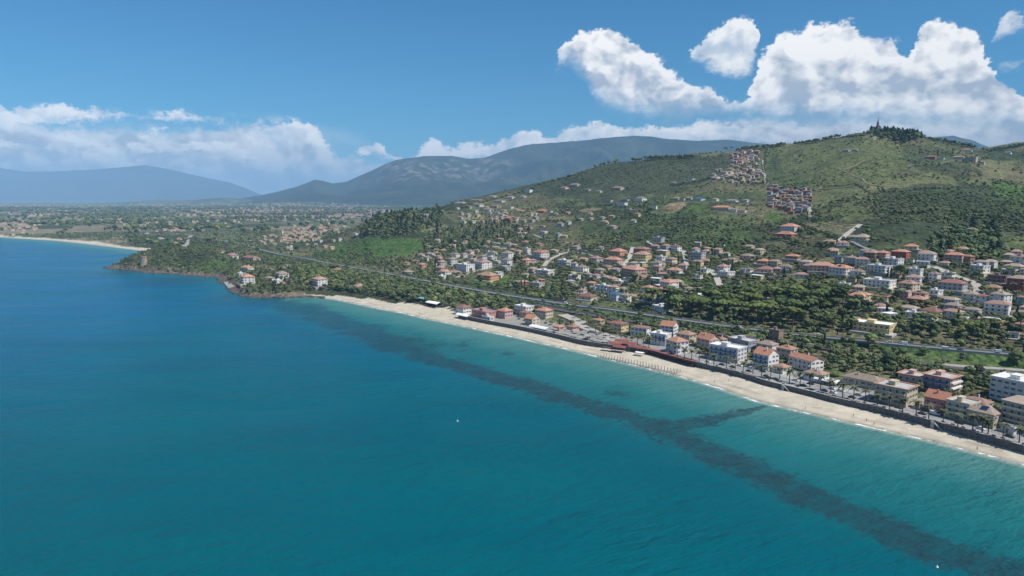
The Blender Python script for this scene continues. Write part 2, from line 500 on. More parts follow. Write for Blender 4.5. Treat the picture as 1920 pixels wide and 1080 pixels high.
def H(X, Y):
    """terrain height by bilinear look-up"""
    X = np.asarray(X, float); Y = np.asarray(Y, float)
    a = np.clip((np.arctan2(X, Y) - AZ0) / (AZ1 - AZ0) * (NAZ - 1), 0, NAZ - 1.001)
    lr = np.clip(0.5 * np.log(X * X + Y * Y + 1e-9), LR[0], LR[-1] - 1e-6)
    i = np.clip(np.searchsorted(LR, lr) - 1, 0, NR - 2)
    f = (lr - LR[i]) / (LR[i + 1] - LR[i])
    j = a.astype(int); g = a - j
    return (gZ[i, j] * (1 - g) + gZ[i, j + 1] * g) * (1 - f) + (gZ[i + 1, j] * (1 - g) + gZ[i + 1, j + 1] * g) * f
_ys = np.exp(np.linspace(math.log(230), math.log(20000), 2600))
def cast(px, py):
    """first terrain point on the sight line of a point of the photograph"""
    a, b, c = ray(px, py)
    xs, zs = a / b * _ys, CAMZ + c / b * _ys
    under = np.nonzero(zs < H(xs, _ys))[0]
    k = under[0] if len(under) else len(_ys) - 1
    if k > 0:
        y0, y1 = _ys[k - 1], _ys[k]
        for _ in range(6):
            ym = 0.5 * (y0 + y1)
            if CAMZ + c / b * ym < H(a / b * ym, ym):
                y1 = ym
            else:
                y0 = ym
        y = y1
    else:
        y = _ys[0]
    return a / b * y, y, float(H(a / b * y, y))
def h1(x, y):
    return float(H(x, y))
def project(X, Y, Z):
    r, f, u = X, Y * math.cos(PITCH) - (Z - CAMZ) * math.sin(PITCH), Y * math.sin(PITCH) + (Z - CAMZ) * math.cos(PITCH)
    return 960 + FPX * r / f, 540 - FPX * u / f

# ------------------------------------------------------------------ ground colours (albedo of what grows there)
def lin(*c):
    return tuple(((v / 255) / 12.92 if v / 255 < 0.04045 else ((v / 255 + 0.055) / 1.055) ** 2.4) for v in c)
SCRUB, OLIVE, GRASS, DRY, TAN, SAND, ROCKC, LAWN = (0.052, 0.062, 0.034), (0.128, 0.122, 0.066), (0.105, 0.130, 0.052), (0.185, 0.165, 0.090), (0.25, 0.20, 0.12), (0.47, 0.42, 0.33), (0.15, 0.125, 0.10), (0.070, 0.128, 0.028)
def V3(c):
    return np.array(c)[None, None]
n1 = fbm(gX, gY, 170, 5, 40)[..., None]
n2 = fbm(gX, gY, 45, 4, 60)[..., None]
n3 = fbm(gX, gY, 500, 3, 70)[..., None]
base = V3(SCRUB) * (1 - sstep(0.35, 0.62, n1)) + V3(OLIVE) * sstep(0.35, 0.62, n1)
base = base * (1 - sstep(0.52, 0.68, n2) * 0.75) + V3(GRASS) * sstep(0.52, 0.68, n2) * 0.75
n4 = fbm(gX, gY, 260, 4, 120)[..., None]
base = base * (1 - sstep(0.52, 0.66, n4) * 0.6) + V3((0.150, 0.142, 0.078)) * sstep(0.52, 0.66, n4) * 0.6
base = base * (1 - sstep(0.46, 0.34, n4) * 0.5) + V3((0.035, 0.052, 0.028)) * sstep(0.46, 0.34, n4) * 0.5
zones = [
    ([(1425, 276), (1500, 272), (1600, 256), (1660, 262), (1700, 280), (1700, 312), (1660, 345), (1625, 352), (1530, 350), (1445, 347), (1430, 320)], (0.105, 0.125, 0.050), 0.85, 30),
    ([(1525, 352), (1620, 352), (1622, 395), (1600, 412), (1530, 405)], (0.10, 0.125, 0.05), 0.7, 20),
    ([(1628, 352), (1700, 330), (1780, 325), (1790, 345), (1700, 350), (1630, 362)], (0.14, 0.15, 0.065), 0.7, 15),
    ([(1480, 352), (1500, 350), (1528, 352), (1528, 404), (1520, 404), (1519, 354)], LAWN, 0.6, 8),
    ([(1440, 398), (1520, 404), (1510, 414), (1435, 408)], LAWN, 0.9, 6),
    ([(1090, 415), (1420, 405), (1430, 440), (1380, 500), (1330, 470), (1240, 455), (1100, 460)], (0.062, 0.115, 0.03), 0.45, 30),
    ([(1340, 440), (1385, 440), (1390, 490), (1350, 480)], LAWN, 0.55, 15),
    ([(1215, 400), (1240, 392), (1262, 380), (1292, 377), (1285, 388), (1258, 402)], TAN, 0.95, 5),
    ([(1290, 386), (1330, 384), (1325, 398), (1280, 400)], LAWN, 0.7, 6),
    ([(1082, 396), (1110, 389), (1130, 392), (1105, 398)], TAN, 0.8, 4),
    ([(1015, 408), (1060, 402), (1075, 410), (1030, 416)], DRY, 0.8, 5),
    ([(865, 405), (905, 402), (918, 410), (900, 416), (868, 412)], DRY, 0.8, 4),
    ([(1508, 419), (1560, 418), (1614, 420), (1590, 444), (1540, 438), (1515, 430)], (0.25, 0.21, 0.14), 0.9, 4),
    ([(1845, 300), (1902, 298), (1898, 325), (1870, 338), (1842, 336)], (0.22, 0.19, 0.11), 0.75, 8),
    ([(1860, 340), (1930, 350), (1960, 400), (1880, 402), (1850, 375)], (0.08, 0.15, 0.035), 0.7, 14),
    ([(1600, 255), (1645, 250), (1650, 262), (1640, 264)], (0.26, 0.22, 0.15), 0.8, 8),
    ([(575, 474), (640, 452), (720, 448), (795, 452), (830, 462), (770, 478), (700, 486), (630, 484)], (0.062, 0.118, 0.028), 0.9, 12),
    ([(885, 521), (925, 505), (958, 520), (955, 534), (900, 536), (878, 528)], LAWN, 0.85, 6),
    ([(1365, 545), (1400, 524), (1500, 522), (1560, 512), (1600, 520), (1592, 545), (1520, 552), (1440, 560), (1380, 560)], (0.105, 0.13, 0.042), 0.85, 8),
    ([(1405, 552), (1420, 540), (1452, 534), (1462, 545), (1430, 556)], DRY, 0.8, 5),
    ([(1500, 552), (1518, 535), (1545, 524), (1590, 528), (1592, 540), (1560, 544), (1530, 552)], DRY, 0.75, 5),
    ([(1270, 520), (1330, 520), (1330, 548), (1290, 552)], (0.10, 0.14, 0.04), 0.7, 6),
    ([(1640, 655), (1930, 680), (1930, 708), (1860, 700), (1740, 684), (1660, 670)], (0.08, 0.12, 0.038), 0.8, 6),
    ([(960, 558), (1080, 580), (1190, 598), (1330, 622), (1330, 640), (1180, 612), (1100, 596), (960, 566)], (0.075, 0.13, 0.03), 0.6, 5),
    ([(1500, 700), (1560, 690), (1590, 705), (1520, 715)], LAWN, 0.7, 5),
    ([(350, 505), (380, 490), (430, 488), (435, 503), (400, 512), (352, 512)], (0.07, 0.13, 0.03), 0.6, 8),
    ([(345, 437), (420, 434), (480, 438), (470, 449), (400, 452), (352, 447)], (0.25, 0.22, 0.12), 0.85, 15),
    ([(255, 430), (330, 429), (345, 437), (260, 436)], DRY, 0.7, 15),
    ([(230, 455), (262, 452), (268, 462), (240, 464)], DRY, 0.6, 8),
    ([(1000, 352), (1060, 325), (1110, 308), (1290, 297), (1368, 300), (1360, 340), (1250, 352), (1180, 366), (1060, 374)], (0.050, 0.066, 0.036), 0.8, 20),
    ([(1100, 400), (1300, 402), (1300, 440), (1220, 448), (1100, 440)], (0.05, 0.075, 0.035), 0.7, 25),
    ([(1640, 365), (1700, 355), (1850, 350), (1935, 400), (1935, 440), (1740, 440), (1640, 405)], (0.048, 0.066, 0.036), 0.75, 25),
    ([(1700, 268), (1740, 270), (1840, 300), (1800, 320), (1720, 310), (1690, 290)], (0.045, 0.065, 0.035), 0.7, 15),
    ([(1445, 350), (1440, 300), (1455, 290), (1470, 330), (1520, 338), (1515, 350)], (0.065, 0.09, 0.04), 0.7, 10),
    ([(1850, 284), (1940, 266), (1940, 296), (1850, 298)], (0.04, 0.06, 0.032), 0.85, 10),
    ([(1100, 376), (1290, 366), (1430, 358), (1430, 376), (1300, 380), (1120, 388)], (0.055, 0.085, 0.035), 0.7, 12),
]
def zone_world(poly):
    return [cast(px, py)[:2] for px, py in poly]
warpx = (fbm(gX, gY, 35, 3, 90) - 0.5)
for poly, colr, strength, soft in zones:
    P = zone_world(poly)
    xs = [p[0] for p in P]; ys = [p[1] for p in P]
    m = (gX > min(xs) - 60) & (gX < max(xs) + 60) & (gY > min(ys) - 60) & (gY < max(ys) + 60)
    sx, sy = gX[m], gY[m]
    d, _, _ = poly_dist(sx, sy, P, closed=True)
    ins = inside(sx, sy, P)
    sd = np.where(ins, d, -d) + warpx[m] * soft * 1.2
    w = (sstep(-soft * 0.5, soft * 0.5, sd) * strength)[:, None]
    base[m] = base[m] * (1 - w) + np.array(colr)[None] * w
# open plain: patchwork of fields
dist = np.sqrt(gX ** 2 + gY ** 2)
plain = (sstep(1500, 2100, dist) * sstep(30, 12, gZ))[..., None]
ca, sa = math.cos(0.5), math.sin(0.5)
fx, fy = (gX * ca + gY * sa), (-gX * sa + gY * ca)
fx = fx + 60 * (fbm(gX, gY, 700, 2, 5) - 0.5); fy = fy + 60 * (fbm(gX, gY, 700, 2, 6) - 0.5)
cid = hash2(np.floor(fx / 190), np.floor(fy / 330 + hash2(np.floor(fx / 190), fy * 0, 3) * 3), 12)[..., None]
fieldc = np.where(cid < 0.28, V3((0.045, 0.065, 0.032)), np.where(cid < 0.52, V3((0.10, 0.13, 0.06)), np.where(cid < 0.80, V3((0.22, 0.19, 0.125)), V3((0.13, 0.135, 0.085)))))
fieldc = fieldc * (1 - 0.3 * sstep(0.48, 0.62, n1)) + V3((0.03, 0.05, 0.022)) * 0.3 * sstep(0.48, 0.62, n1)
base = base * (1 - plain * 0.9) + fieldc * plain * 0.9
base *= (0.80 + 0.48 * n2)
# sand, rock, paving
bd = gBD
rockm = gROCK
sandw = np.where(rockm, 0.0, sstep(0.0, 0.5, bd) * sstep(0, 1, (gW[1] & gW[2]).astype(float)))
far_beach = (gIDX >= ROCK_HI) & (bd > -5) & (bd < 34 + 14 * (fbm(gX, gY, 120, 2, 77) - 0.5) * 2)
mid_beach = (gIDX >= 17) & (gIDX < 26) & (bd > -5) & (bd < np.interp(gIDX, [17, 18, 19, 20, 21, 22, 23, 24, 25], [16, 30, 44, 48, 40, 30, 22, 14, 8]) + 8 * (n2[..., 0] - 0.5))
sandw = np.maximum(sandw, np.maximum(far_beach, mid_beach).astype(float))
gSAND = sandw
sandc = V3(SAND) * (0.9 + 0.2 * fbm(gX, gY, 9, 3, 15)[..., None])
along = fbm(gX * 0.55 + gY * 0.84, (gX * 0.84 - gY * 0.55) * 4, 26, 4, 91)
sandc = sandc * (0.86 + 0.26 * along)[..., None]
wrack = (sstep(2.2, 0.6, np.abs(bd - 8 - 5 * fbm(gX, gY, 40, 2, 92))) * sstep(0.45, 0.6, fbm(gX, gY, 12, 3, 93)))[..., None]
sandc = sandc * (1 - 0.45 * wrack) + V3((0.16, 0.13, 0.09)) * 0.45 * wrack
wet = sstep(5.0, 1.0, bd)[..., None]
sandc = sandc * (1 - 0.42 * wet)
base = base * (1 - sandw[..., None]) + sandc * sandw[..., None]
rw = (rockm & (bd < 9 + 12 * (n2[..., 0] - 0.5))).astype(float)[..., None]
rockc = V3(ROCKC) * (0.55 + 0.9 * fbm(gX, gY, 6, 3, 33)[..., None])
base = base * (1 - rw) + rockc * rw
paved = ((~gW[1]) & gW[2] & (gW[0] < 34)).astype(float)[..., None]
base = base * (1 - paved) + V3((0.26, 0.25, 0.22)) * paved

def grid_mesh(name, X, Y, Z, color=None, attrs=None, smooth=True, wrap=False):
    nr, nc = X.shape
    me = bpy.data.meshes.new(name)
    co = np.stack([X, Y, Z], -1).reshape(-1, 3).astype(np.float32)
    i, j = np.meshgrid(np.arange(nr - 1), np.arange(nc - 1 + (1 if wrap else 0)), indexing='ij')
    jn = (j + 1) % nc
    f = np.stack([i * nc + j, i * nc + jn, (i + 1) * nc + jn, (i + 1) * nc + j], -1).reshape(-1, 4)
    me.vertices.add(len(co)); me.vertices.foreach_set('co', co.ravel())
    me.loops.add(f.size); me.loops.foreach_set('vertex_index', f.ravel().astype(np.int32))
    me.polygons.add(len(f)); me.polygons.foreach_set('loop_start', np.arange(0, f.size, 4, dtype=np.int32))
    me.polygons.foreach_set('use_smooth', np.full(len(f), smooth))
    me.update(calc_edges=True)
    if color is not None:
        a = me.color_attributes.new('Col', 'FLOAT_COLOR', 'POINT')
        c = np.concatenate([color.reshape(-1, 3), np.ones((len(co), 1))], 1).astype(np.float32)
        a.data.foreach_set('color', c.ravel())
    for k, v in (attrs or {}).items():
        a = me.attributes.new(k, 'FLOAT', 'POINT')
        a.data.foreach_set('value', v.ravel().astype(np.float32))
    return me
def link(name, me, mat=None, parent=None, kind=None, label=None, cat=None, group=None, loc=None):
    o = bpy.data.objects.new(name, me)
    if mat is not None and me is not None and not me.materials:
        me.materials.append(mat)
    if parent is not None:
        o.parent = parent
    if loc is not None:
        o.location = loc
    if kind: o['kind'] = kind
    if label: o['label'] = label
    if cat: o['category'] = cat
    if group: o['group'] = group
    COL.objects.link(o)
    return o
def new_mat(name, rough=0.85, spec=0.25):
    m = bpy.data.materials.new(name)
    m.use_nodes = True
    T = NT(m.node_tree)
    b = m.node_tree.nodes['Principled BSDF']
    b.inputs['Roughness'].default_value = rough
    b.inputs['Specular IOR Level'].default_value = spec
    return m, T, b
def geopos(T):
    return T.node('ShaderNodeNewGeometry').outputs['Position']

# ground material
def mat_ground():
    m, T, b = new_mat('ground_soil_and_scrub', 0.95, 0.1)
    col = T.attr('Col', 'Color')
    P = geopos(T)
    veg = T.attr('veg')
    flat = T.vm('MULTIPLY', P, (1, 1, 0.6))
    a = T.noise(flat, 0.09, 6, 0.66)
    v = T.voro(flat, 0.22, 'F1')
    c = T.noise(flat, 0.6, 3, 0.6)
    k = T.m('ADD', T.mr(a, 0.34, 0.66, 0.55, 1.45), T.m('MULTIPLY', T.m('SUBTRACT', 0.42, v), 0.7))
    k = T.m('ADD', k, T.mr(c, 0.3, 0.7, -0.25, 0.25))
    k = T.m('ADD', 1.0, T.m('MULTIPLY', T.m('SUBTRACT', k, 1.0), T.m('ADD', 0.22, T.m('MULTIPLY', veg, 0.78))))
    k = T.m('MAXIMUM', k, 0.25)
    colk = T.mix(1.0, col, T.comb(k, k, k), 'MULTIPLY')
    brown = T.mix(T.m('MULTIPLY', T.mr(T.noise(flat, 0.03, 5, 0.7), 0.58, 0.7), T.m('MULTIPLY', veg, 0.4)), colk, (0.15, 0.12, 0.075))
    # worn terrace edges following the contours
    pzz = T.sep(P)[2]
    ter = T.m('FRACT', T.m('ADD', T.m('DIVIDE', pzz, 6.5), T.m('MULTIPLY', T.noise(flat, 0.012, 3, 0.5), 3.0)))
    te = T.m('MULTIPLY', T.m('MULTIPLY', T.mr(ter, 0.0, 0.14, 1.0, 0.0), T.mr(T.noise(flat, 0.02, 4, 0.6), 0.48, 0.6)), T.mr(pzz, 18, 30, 0.0, 0.6))
    brown = T.mix(T.m('MULTIPLY', te, veg), brown, (0.030, 0.042, 0.022))
    # vine rows
    vine = T.attr('vine')
    px_, py_, pz_ = T.sep(P)
    row = T.m('SINE', T.m('MULTIPLY', T.m('ADD', T.m('MULTIPLY', px_, 0.95), T.m('MULTIPLY', py_, 0.12)), 1.05))
    vm = T.m('MULTIPLY', vine, T.mr(row, 0.1, 0.5))
    fin = T.mix(vm, brown, (0.05, 0.085, 0.028))
    T.put(b.inputs['Base Color'], fin)
    bump = T.node('ShaderNodeBump')
    bump.inputs['Strength'].default_value = 0.9
    bump.inputs['Distance'].default_value = 2.2
    hgt = T.m('MULTIPLY', T.m('ADD', T.m('MULTIPLY', T.noise(flat, 0.25, 4, 0.65), 1.4), T.m('MULTIPLY', v, -0.8)), T.m('ADD', 0.05, veg))
    T.put(bump.inputs['Height'], hgt)
    T.l.new(bump.outputs[0], b.inputs['Normal'])
    return m
veg = 1 - np.clip(sandw + paved[..., 0], 0, 1)
vine = np.zeros_like(gX)
for poly in (zones[12][0], zones[13][0]):
    P = zone_world(poly)
    vine = np.maximum(vine, inside(gX, gY, P).astype(float))
M_GROUND = mat_ground()
link('ground', grid_mesh('ground', gX, gY, gZ, base, {'veg': veg, 'vine': vine}), M_GROUND, kind='structure')

# ------------------------------------------------------------------ sea
azs = np.concatenate([np.arange(-56, 60, 0.28), np.arange(60, 304, 6.0)])
azs = np.radians(azs)
rad = np.concatenate([[4, 15, 40, 80, 120], np.exp(np.linspace(math.log(160), math.log(3600), 300)), [4500, 6000, 9000, 14000, 22000, 32000, 42000]])
sA, sR = np.meshgrid(azs, rad)
sX, sY = np.sin(sA) * sR, np.cos(sA) * sR
sd_, sidx, _ = poly_dist(sX, sY, coast)
sins = inside(sX, sY, land_poly)
shore = np.where(sins, -sd_, sd_)
shore = np.where((sidx >= ROCK_LO + 1) & (sidx < ROCK_HI) & (shore > 0), shore + 60, shore)
reef_px = [(535, 568, 5), (560, 578, 8), (600, 592, 9), (660, 612, 10), (740, 643, 14), (820, 675, 10), (880, 690, 12), (960, 715, 12), (1040, 738, 13), (1120, 764, 15), (1200, 788, 17),
           (1260, 808, 20), (1320, 842, 22), (1400, 880, 24), (1500, 925, 28), (1600, 967, 32), (1700, 1010, 34), (1800, 1045, 38), (1950, 1090, 42), (2150, 1160, 45), (2500, 1300, 50)]
br_px = [(1265, 806, 10), (1300, 795, 10), (1345, 784, 9), (1395, 772, 7), (1432, 762, 3)]
def band(pts):
    c = [ground(a, b) for a, b, _ in pts]
    wd = []
    for a, b, hw in pts:
        p, q = ground(a, b - hw), ground(a, b + hw)
        wd.append(math.hypot(p[0] - q[0], p[1] - q[1]) * 0.5 * 0.98)
    cum = [0.0]
    for i in range(len(c) - 1):
        cum.append(cum[-1] + math.hypot(c[i + 1][0] - c[i][0], c[i + 1][1] - c[i][1]))
    d, _, par = poly_dist(sX, sY, c)
    w = np.interp(par, cum, wd)
    return 1 - d / w
reef = np.maximum(band(reef_px), band(br_px))
for px, py, rx, ry in ((790, 640, 80, 14), (870, 648, 40, 9), (950, 664, 28, 5), (1155, 738, 30, 6), (1250, 825, 35, 20), (730, 625, 60, 12), (1090, 745, 40, 8)):
    x0, y0 = ground(px, py); x1, _ = ground(px + rx, py); _, y1 = ground(px, py - ry)
    reef = np.maximum(reef, 0.42 - 0.5 * np.sqrt(((sX - x0) / (x1 - x0)) ** 2 + ((sY - y0) / (y1 - y0)) ** 2))
headland_dark = np.zeros_like(sX)
for px, py, rx, ry in ((490, 562, 60, 10), (440, 555, 40, 12), (225, 512, 40, 5), (330, 525, 70, 8)):
    x0, y0 = ground(px, py); x1, _ = ground(px + rx, py); _, y1 = ground(px, py - ry)
    headland_dark = np.maximum(headland_dark, np.exp(-(((sX - x0) / (x1 - x0)) ** 2 + ((sY - y0) / (y1 - y0)) ** 2)))
# seaward of the reef? signed side of the reef line
rc = [ground(a, b) for a, b, _ in reef_px]
rd, ri, rp = poly_dist(sX, sY, rc)
rx_ = np.array([p[0] for p in rc]); ry_ = np.array([p[1] for p in rc])
k0 = np.clip(ri, 0, len(rc) - 2)
side = (rx_[k0 + 1] - rx_[k0]) * (sY - ry_[k0]) - (ry_[k0 + 1] - ry_[k0]) * (sX - rx_[k0])
landward = np.where(side > 0, rd, -rd)     # + between reef and beach

def mat_sea():
    m, T, b = new_mat('sea_water', 0.16, 0.035)
    b.inputs['IOR'].default_value = 1.33
    P = geopos(T)
    shore_ = T.attr('shore')
    lw = T.attr('landward')
    reef_ = T.attr('reef')
    dk = T.attr('headland')
    n_big = T.noise(P, 0.006, 4, 0.55)
    n_mid = T.noise(P, 0.035, 5, 0.6)
    n_fine = T.noise(P, 0.28, 5, 0.65)
    sh = T.m('ADD', shore_, T.m('MULTIPLY', T.m('SUBTRACT', n_mid, 0.5), 34.0))
    # colour of the water body over sand, by depth
    px_, py_, pz_ = T.sep(P)
    rr = T.vm('LENGTH', P)
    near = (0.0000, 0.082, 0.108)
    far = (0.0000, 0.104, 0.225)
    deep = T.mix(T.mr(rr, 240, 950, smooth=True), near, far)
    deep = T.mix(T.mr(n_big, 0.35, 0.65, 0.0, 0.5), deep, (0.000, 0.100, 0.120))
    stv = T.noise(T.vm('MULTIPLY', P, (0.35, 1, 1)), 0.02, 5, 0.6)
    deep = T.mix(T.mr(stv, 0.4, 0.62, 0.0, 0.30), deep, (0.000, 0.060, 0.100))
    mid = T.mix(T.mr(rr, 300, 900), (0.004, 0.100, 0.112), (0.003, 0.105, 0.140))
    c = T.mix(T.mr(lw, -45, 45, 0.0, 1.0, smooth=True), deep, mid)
    c = T.mix(T.mr(sh, 130, 15, 0.0, 0.85, smooth=True), c, (0.018, 0.140, 0.145))
    c = T.mix(T.mr(sh, 60, 0, 0.0, 0.85, smooth=True), c, (0.072, 0.190, 0.175))
    c = T.mix(T.mr(shore_, 6.0, 0.5, 0.0, 0.75, smooth=True), c, (0.30, 0.34, 0.28))
    # seagrass meadow on the bottom
    rf = T.m('ADD', reef_, T.m('MULTIPLY', T.m('SUBTRACT', n_fine, 0.5), 1.3))
    rf = T.m('ADD', rf, T.m('MULTIPLY', T.m('SUBTRACT', n_mid, 0.5), 2.2))
    rm = T.mr(rf, 0.0, 0.56, 0.0, 0.88, smooth=True)
    rm = T.m('MULTIPLY', rm, T.mr(T.noise(P, 0.11, 5, 0.68), 0.40, 0.56, 0.66, 1.0))
    rm = T.m('MULTIPLY', rm, T.mr(n_fine, 0.3, 0.6, 0.72, 1.0))
    rm = T.m('MULTIPLY', rm, T.mr(rr, 480, 900, 1.0, 0.78))
    gcol = T.mix(T.mr(T.noise(P, 0.55, 4, 0.7), 0.3, 0.72), (0.010, 0.028, 0.042), (0.022, 0.054, 0.064))
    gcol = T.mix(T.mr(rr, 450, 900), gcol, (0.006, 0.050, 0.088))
    c = T.mix(rm, c, gcol)
    c = T.mix(T.m('MULTIPLY', dk, T.mr(n_mid, 0.35, 0.6, 0.3, 0.85)), c, (0.012, 0.07, 0.10))
    T.put(b.inputs['Base Color'], c)
    # waves
    rot = T.node('ShaderNodeVectorRotate')
    rot.rotation_type = 'Z_AXIS'
    T.put(rot.inputs['Vector'], P)
    rot.inputs['Angle'].default_value = R(-24)
    st = T.vm('MULTIPLY', rot.outputs[0], (0.42, 1.0, 1.0))
    wv = T.noise(st, 0.20, 3, 0.55)
    wf = T.noise(st, 0.75, 4, 0.62)
    patch = T.mr(T.noise(T.vm('MULTIPLY', P, (0.5, 1, 1)), 0.012, 3, 0.5), 0.35, 0.65, 0.45, 1.25)
    hgt = T.m('MULTIPLY', T.m('ADD', T.m('ADD', T.m('MULTIPLY', wv, 1.9), T.m('MULTIPLY', wf, 0.75)), T.m('MULTIPLY', T.noise(st, 0.06, 3, 0.6), 2.6)), patch)
    bump = T.node('ShaderNodeBump')
    bump.inputs['Strength'].default_value = 1.0
    bump.inputs['Distance'].default_value = 1.0
    T.put(bump.inputs['Height'], hgt)
    T.l.new(bump.outputs[0], b.inputs['Normal'])
    b.inputs['Roughness'].default_value = 0.22
    return m
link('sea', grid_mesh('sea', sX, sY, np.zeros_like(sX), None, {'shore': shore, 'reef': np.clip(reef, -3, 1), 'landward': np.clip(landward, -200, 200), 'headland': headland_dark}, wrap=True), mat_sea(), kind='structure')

# ------------------------------------------------------------------ mountains
def mountain(name, outline, Y0, depth_front, depth_back, px0, px1, ncol, nrow, seed, rough, mat):
    px = np.linspace(px0, px1, ncol)
    py = np.interp(px, [p[0] for p in outline], [p[1] for p in outline])
    ridge = CAMZ + (HOR - py) / 1289.0 * Y0
    a = (px - 960) / 1290.0
    t = np.linspace(-1, 1, nrow)
    Tt, Aa = np.meshgrid(t, a, indexing='ij')
    Yy = Y0 + np.where(Tt < 0, Tt * depth_front, Tt * depth_back)
    Xx = Aa * Yy
    sp = depth_front * 0.33
    n_ = 1 - np.abs(2 * fbm(Xx, Yy * 0.6, sp, 6, seed, 0.55) - 1)
    prof = np.clip(1 - np.abs(Tt) ** 1.15, 0, 1) ** 0.92
    k = np.clip(1 - np.exp(-((Tt) / 0.16) ** 2), 0, 1)
    Z = ridge[None] * prof * (1 - k * rough * (1.05 - n_) * 1.6)
    Z = Z + ridge[None] * 0.012 * (fbm(Xx, Yy, 260, 4, seed + 9) - 0.5) * 2
    Z = np.where(prof <= 0, -20, Z - 6)
    sl_ = np.abs(np.gradient(Z, axis=0))
    me = grid_mesh(name, Xx, Yy, Z)
    return link(name, me, mat, kind='structure')
def mat_mountain(cliffs):
    m, T, b = new_mat('mountain_woods_and_rock', 0.95, 0.05)
    P = geopos(T)
    a = T.noise(P, 0.0022, 6, 0.65)
    c = T.ramp(a, [(0.35, (0.012, 0.021, 0.014)), (0.52, (0.024, 0.036, 0.019)), (0.68, (0.052, 0.058, 0.036))])
    nrm = T.node('ShaderNodeNewGeometry').outputs['Normal']
    _, _, nz = T.sep(nrm)
    if cliffs:
        st = T.noise(T.vm('MULTIPLY', P, (1, 1, 0.12)), 0.006, 5, 0.6)
        pz = T.sep(P)[2]
        hgt = T.m('MULTIPLY', T.mr(pz, 330, 470, smooth=True), T.mr(pz, 920, 780, smooth=True))
        px_ = T.sep(P)[0]
        side = T.m('MULTIPLY', T.mr(px_, -2700, -2200, smooth=True), T.mr(px_, 200, -400, smooth=True))
        rk = T.m('MULTIPLY', T.mr(st, 0.50, 0.64), T.m('MULTIPLY', hgt, side))
        c = T.mix(T.m('MULTIPLY', rk, 0.85), c, (0.20, 0.17, 0.155))
    T.put(b.inputs['Base Color'], c)
    bump = T.node('ShaderNodeBump')
    bump.inputs['Distance'].default_value = 40
    bump.inputs['Strength'].default_value = 0.6
    T.put(bump.inputs['Height'], T.noise(P, 0.006, 5, 0.6))
    T.l.new(bump.outputs[0], b.inputs['Normal'])
    return m
blue = [(380, 377), (440, 375), (480, 368), (520, 361), (560, 351), (585, 342), (597, 337), (612, 339), (630, 344), (655, 341), (700, 322), (730, 307), (750, 301), (800, 295), (850, 294), (880, 299), (910, 298),
        (960, 280), (1000, 272), (1060, 269), (1120, 263), (1180, 257), (1210, 259), (1240, 263), (1300, 267), (1350, 265), (1400, 270), (1450, 274), (1550, 285), (1650, 280), (1720, 262), (1765, 257), (1800, 266), (1850, 285), (1950, 300), (2100, 320), (2300, 350)]
mountain('mountain', blue, 13500, 4300, 3200, 380, 2300, 560, 130, 51, 0.42, mat_mountain(True))
farm = [(-900, 340), (-600, 312), (-300, 308), (0, 312), (60, 322), (120, 322), (200, 318), (290, 310), (340, 320), (390, 332), (440, 342), (468, 352), (500, 366), (560, 376)]
mountain('far_mountain', farm, 28000, 2800, 3000, -900, 600, 260, 40, 71, 0.12, mat_mountain(False))

# ------------------------------------------------------------------ haze
def build_haze():
    bm = bmesh.new()
    bmesh.ops.create_cube(bm, size=1)
    top, bot = 1510.0, -22.0
    for v in bm.verts:
        v.co.x *= 100000
        v.co.y = v.co.y * 100000
        v.co.z = bot if v.co.z < 0 else top
    me = bpy.data.meshes.new('haze'); bm.to_mesh(me); bm.free()
    m = bpy.data.materials.new('haze_air')
    m.use_nodes = True
    t = m.node_tree
    for nn in list(t.nodes):
        t.nodes.remove(nn)
    out = t.nodes.new('ShaderNodeOutputMaterial')
    pv = t.nodes.new('ShaderNodeVolumePrincipled')
    pv.inputs['Color'].default_value = (0.34, 0.58, 0.86, 1)
    pv.inputs['Density'].default_value = 5.4e-5
    pv.inputs['Anisotropy'].default_value = -0.25
    t.links.new(pv.outputs[0], out.inputs['Volume'])
    me.materials.append(m)
    link('haze', me, kind='stuff', label='thin blue summer haze over the plain and the mountains')
build_haze()

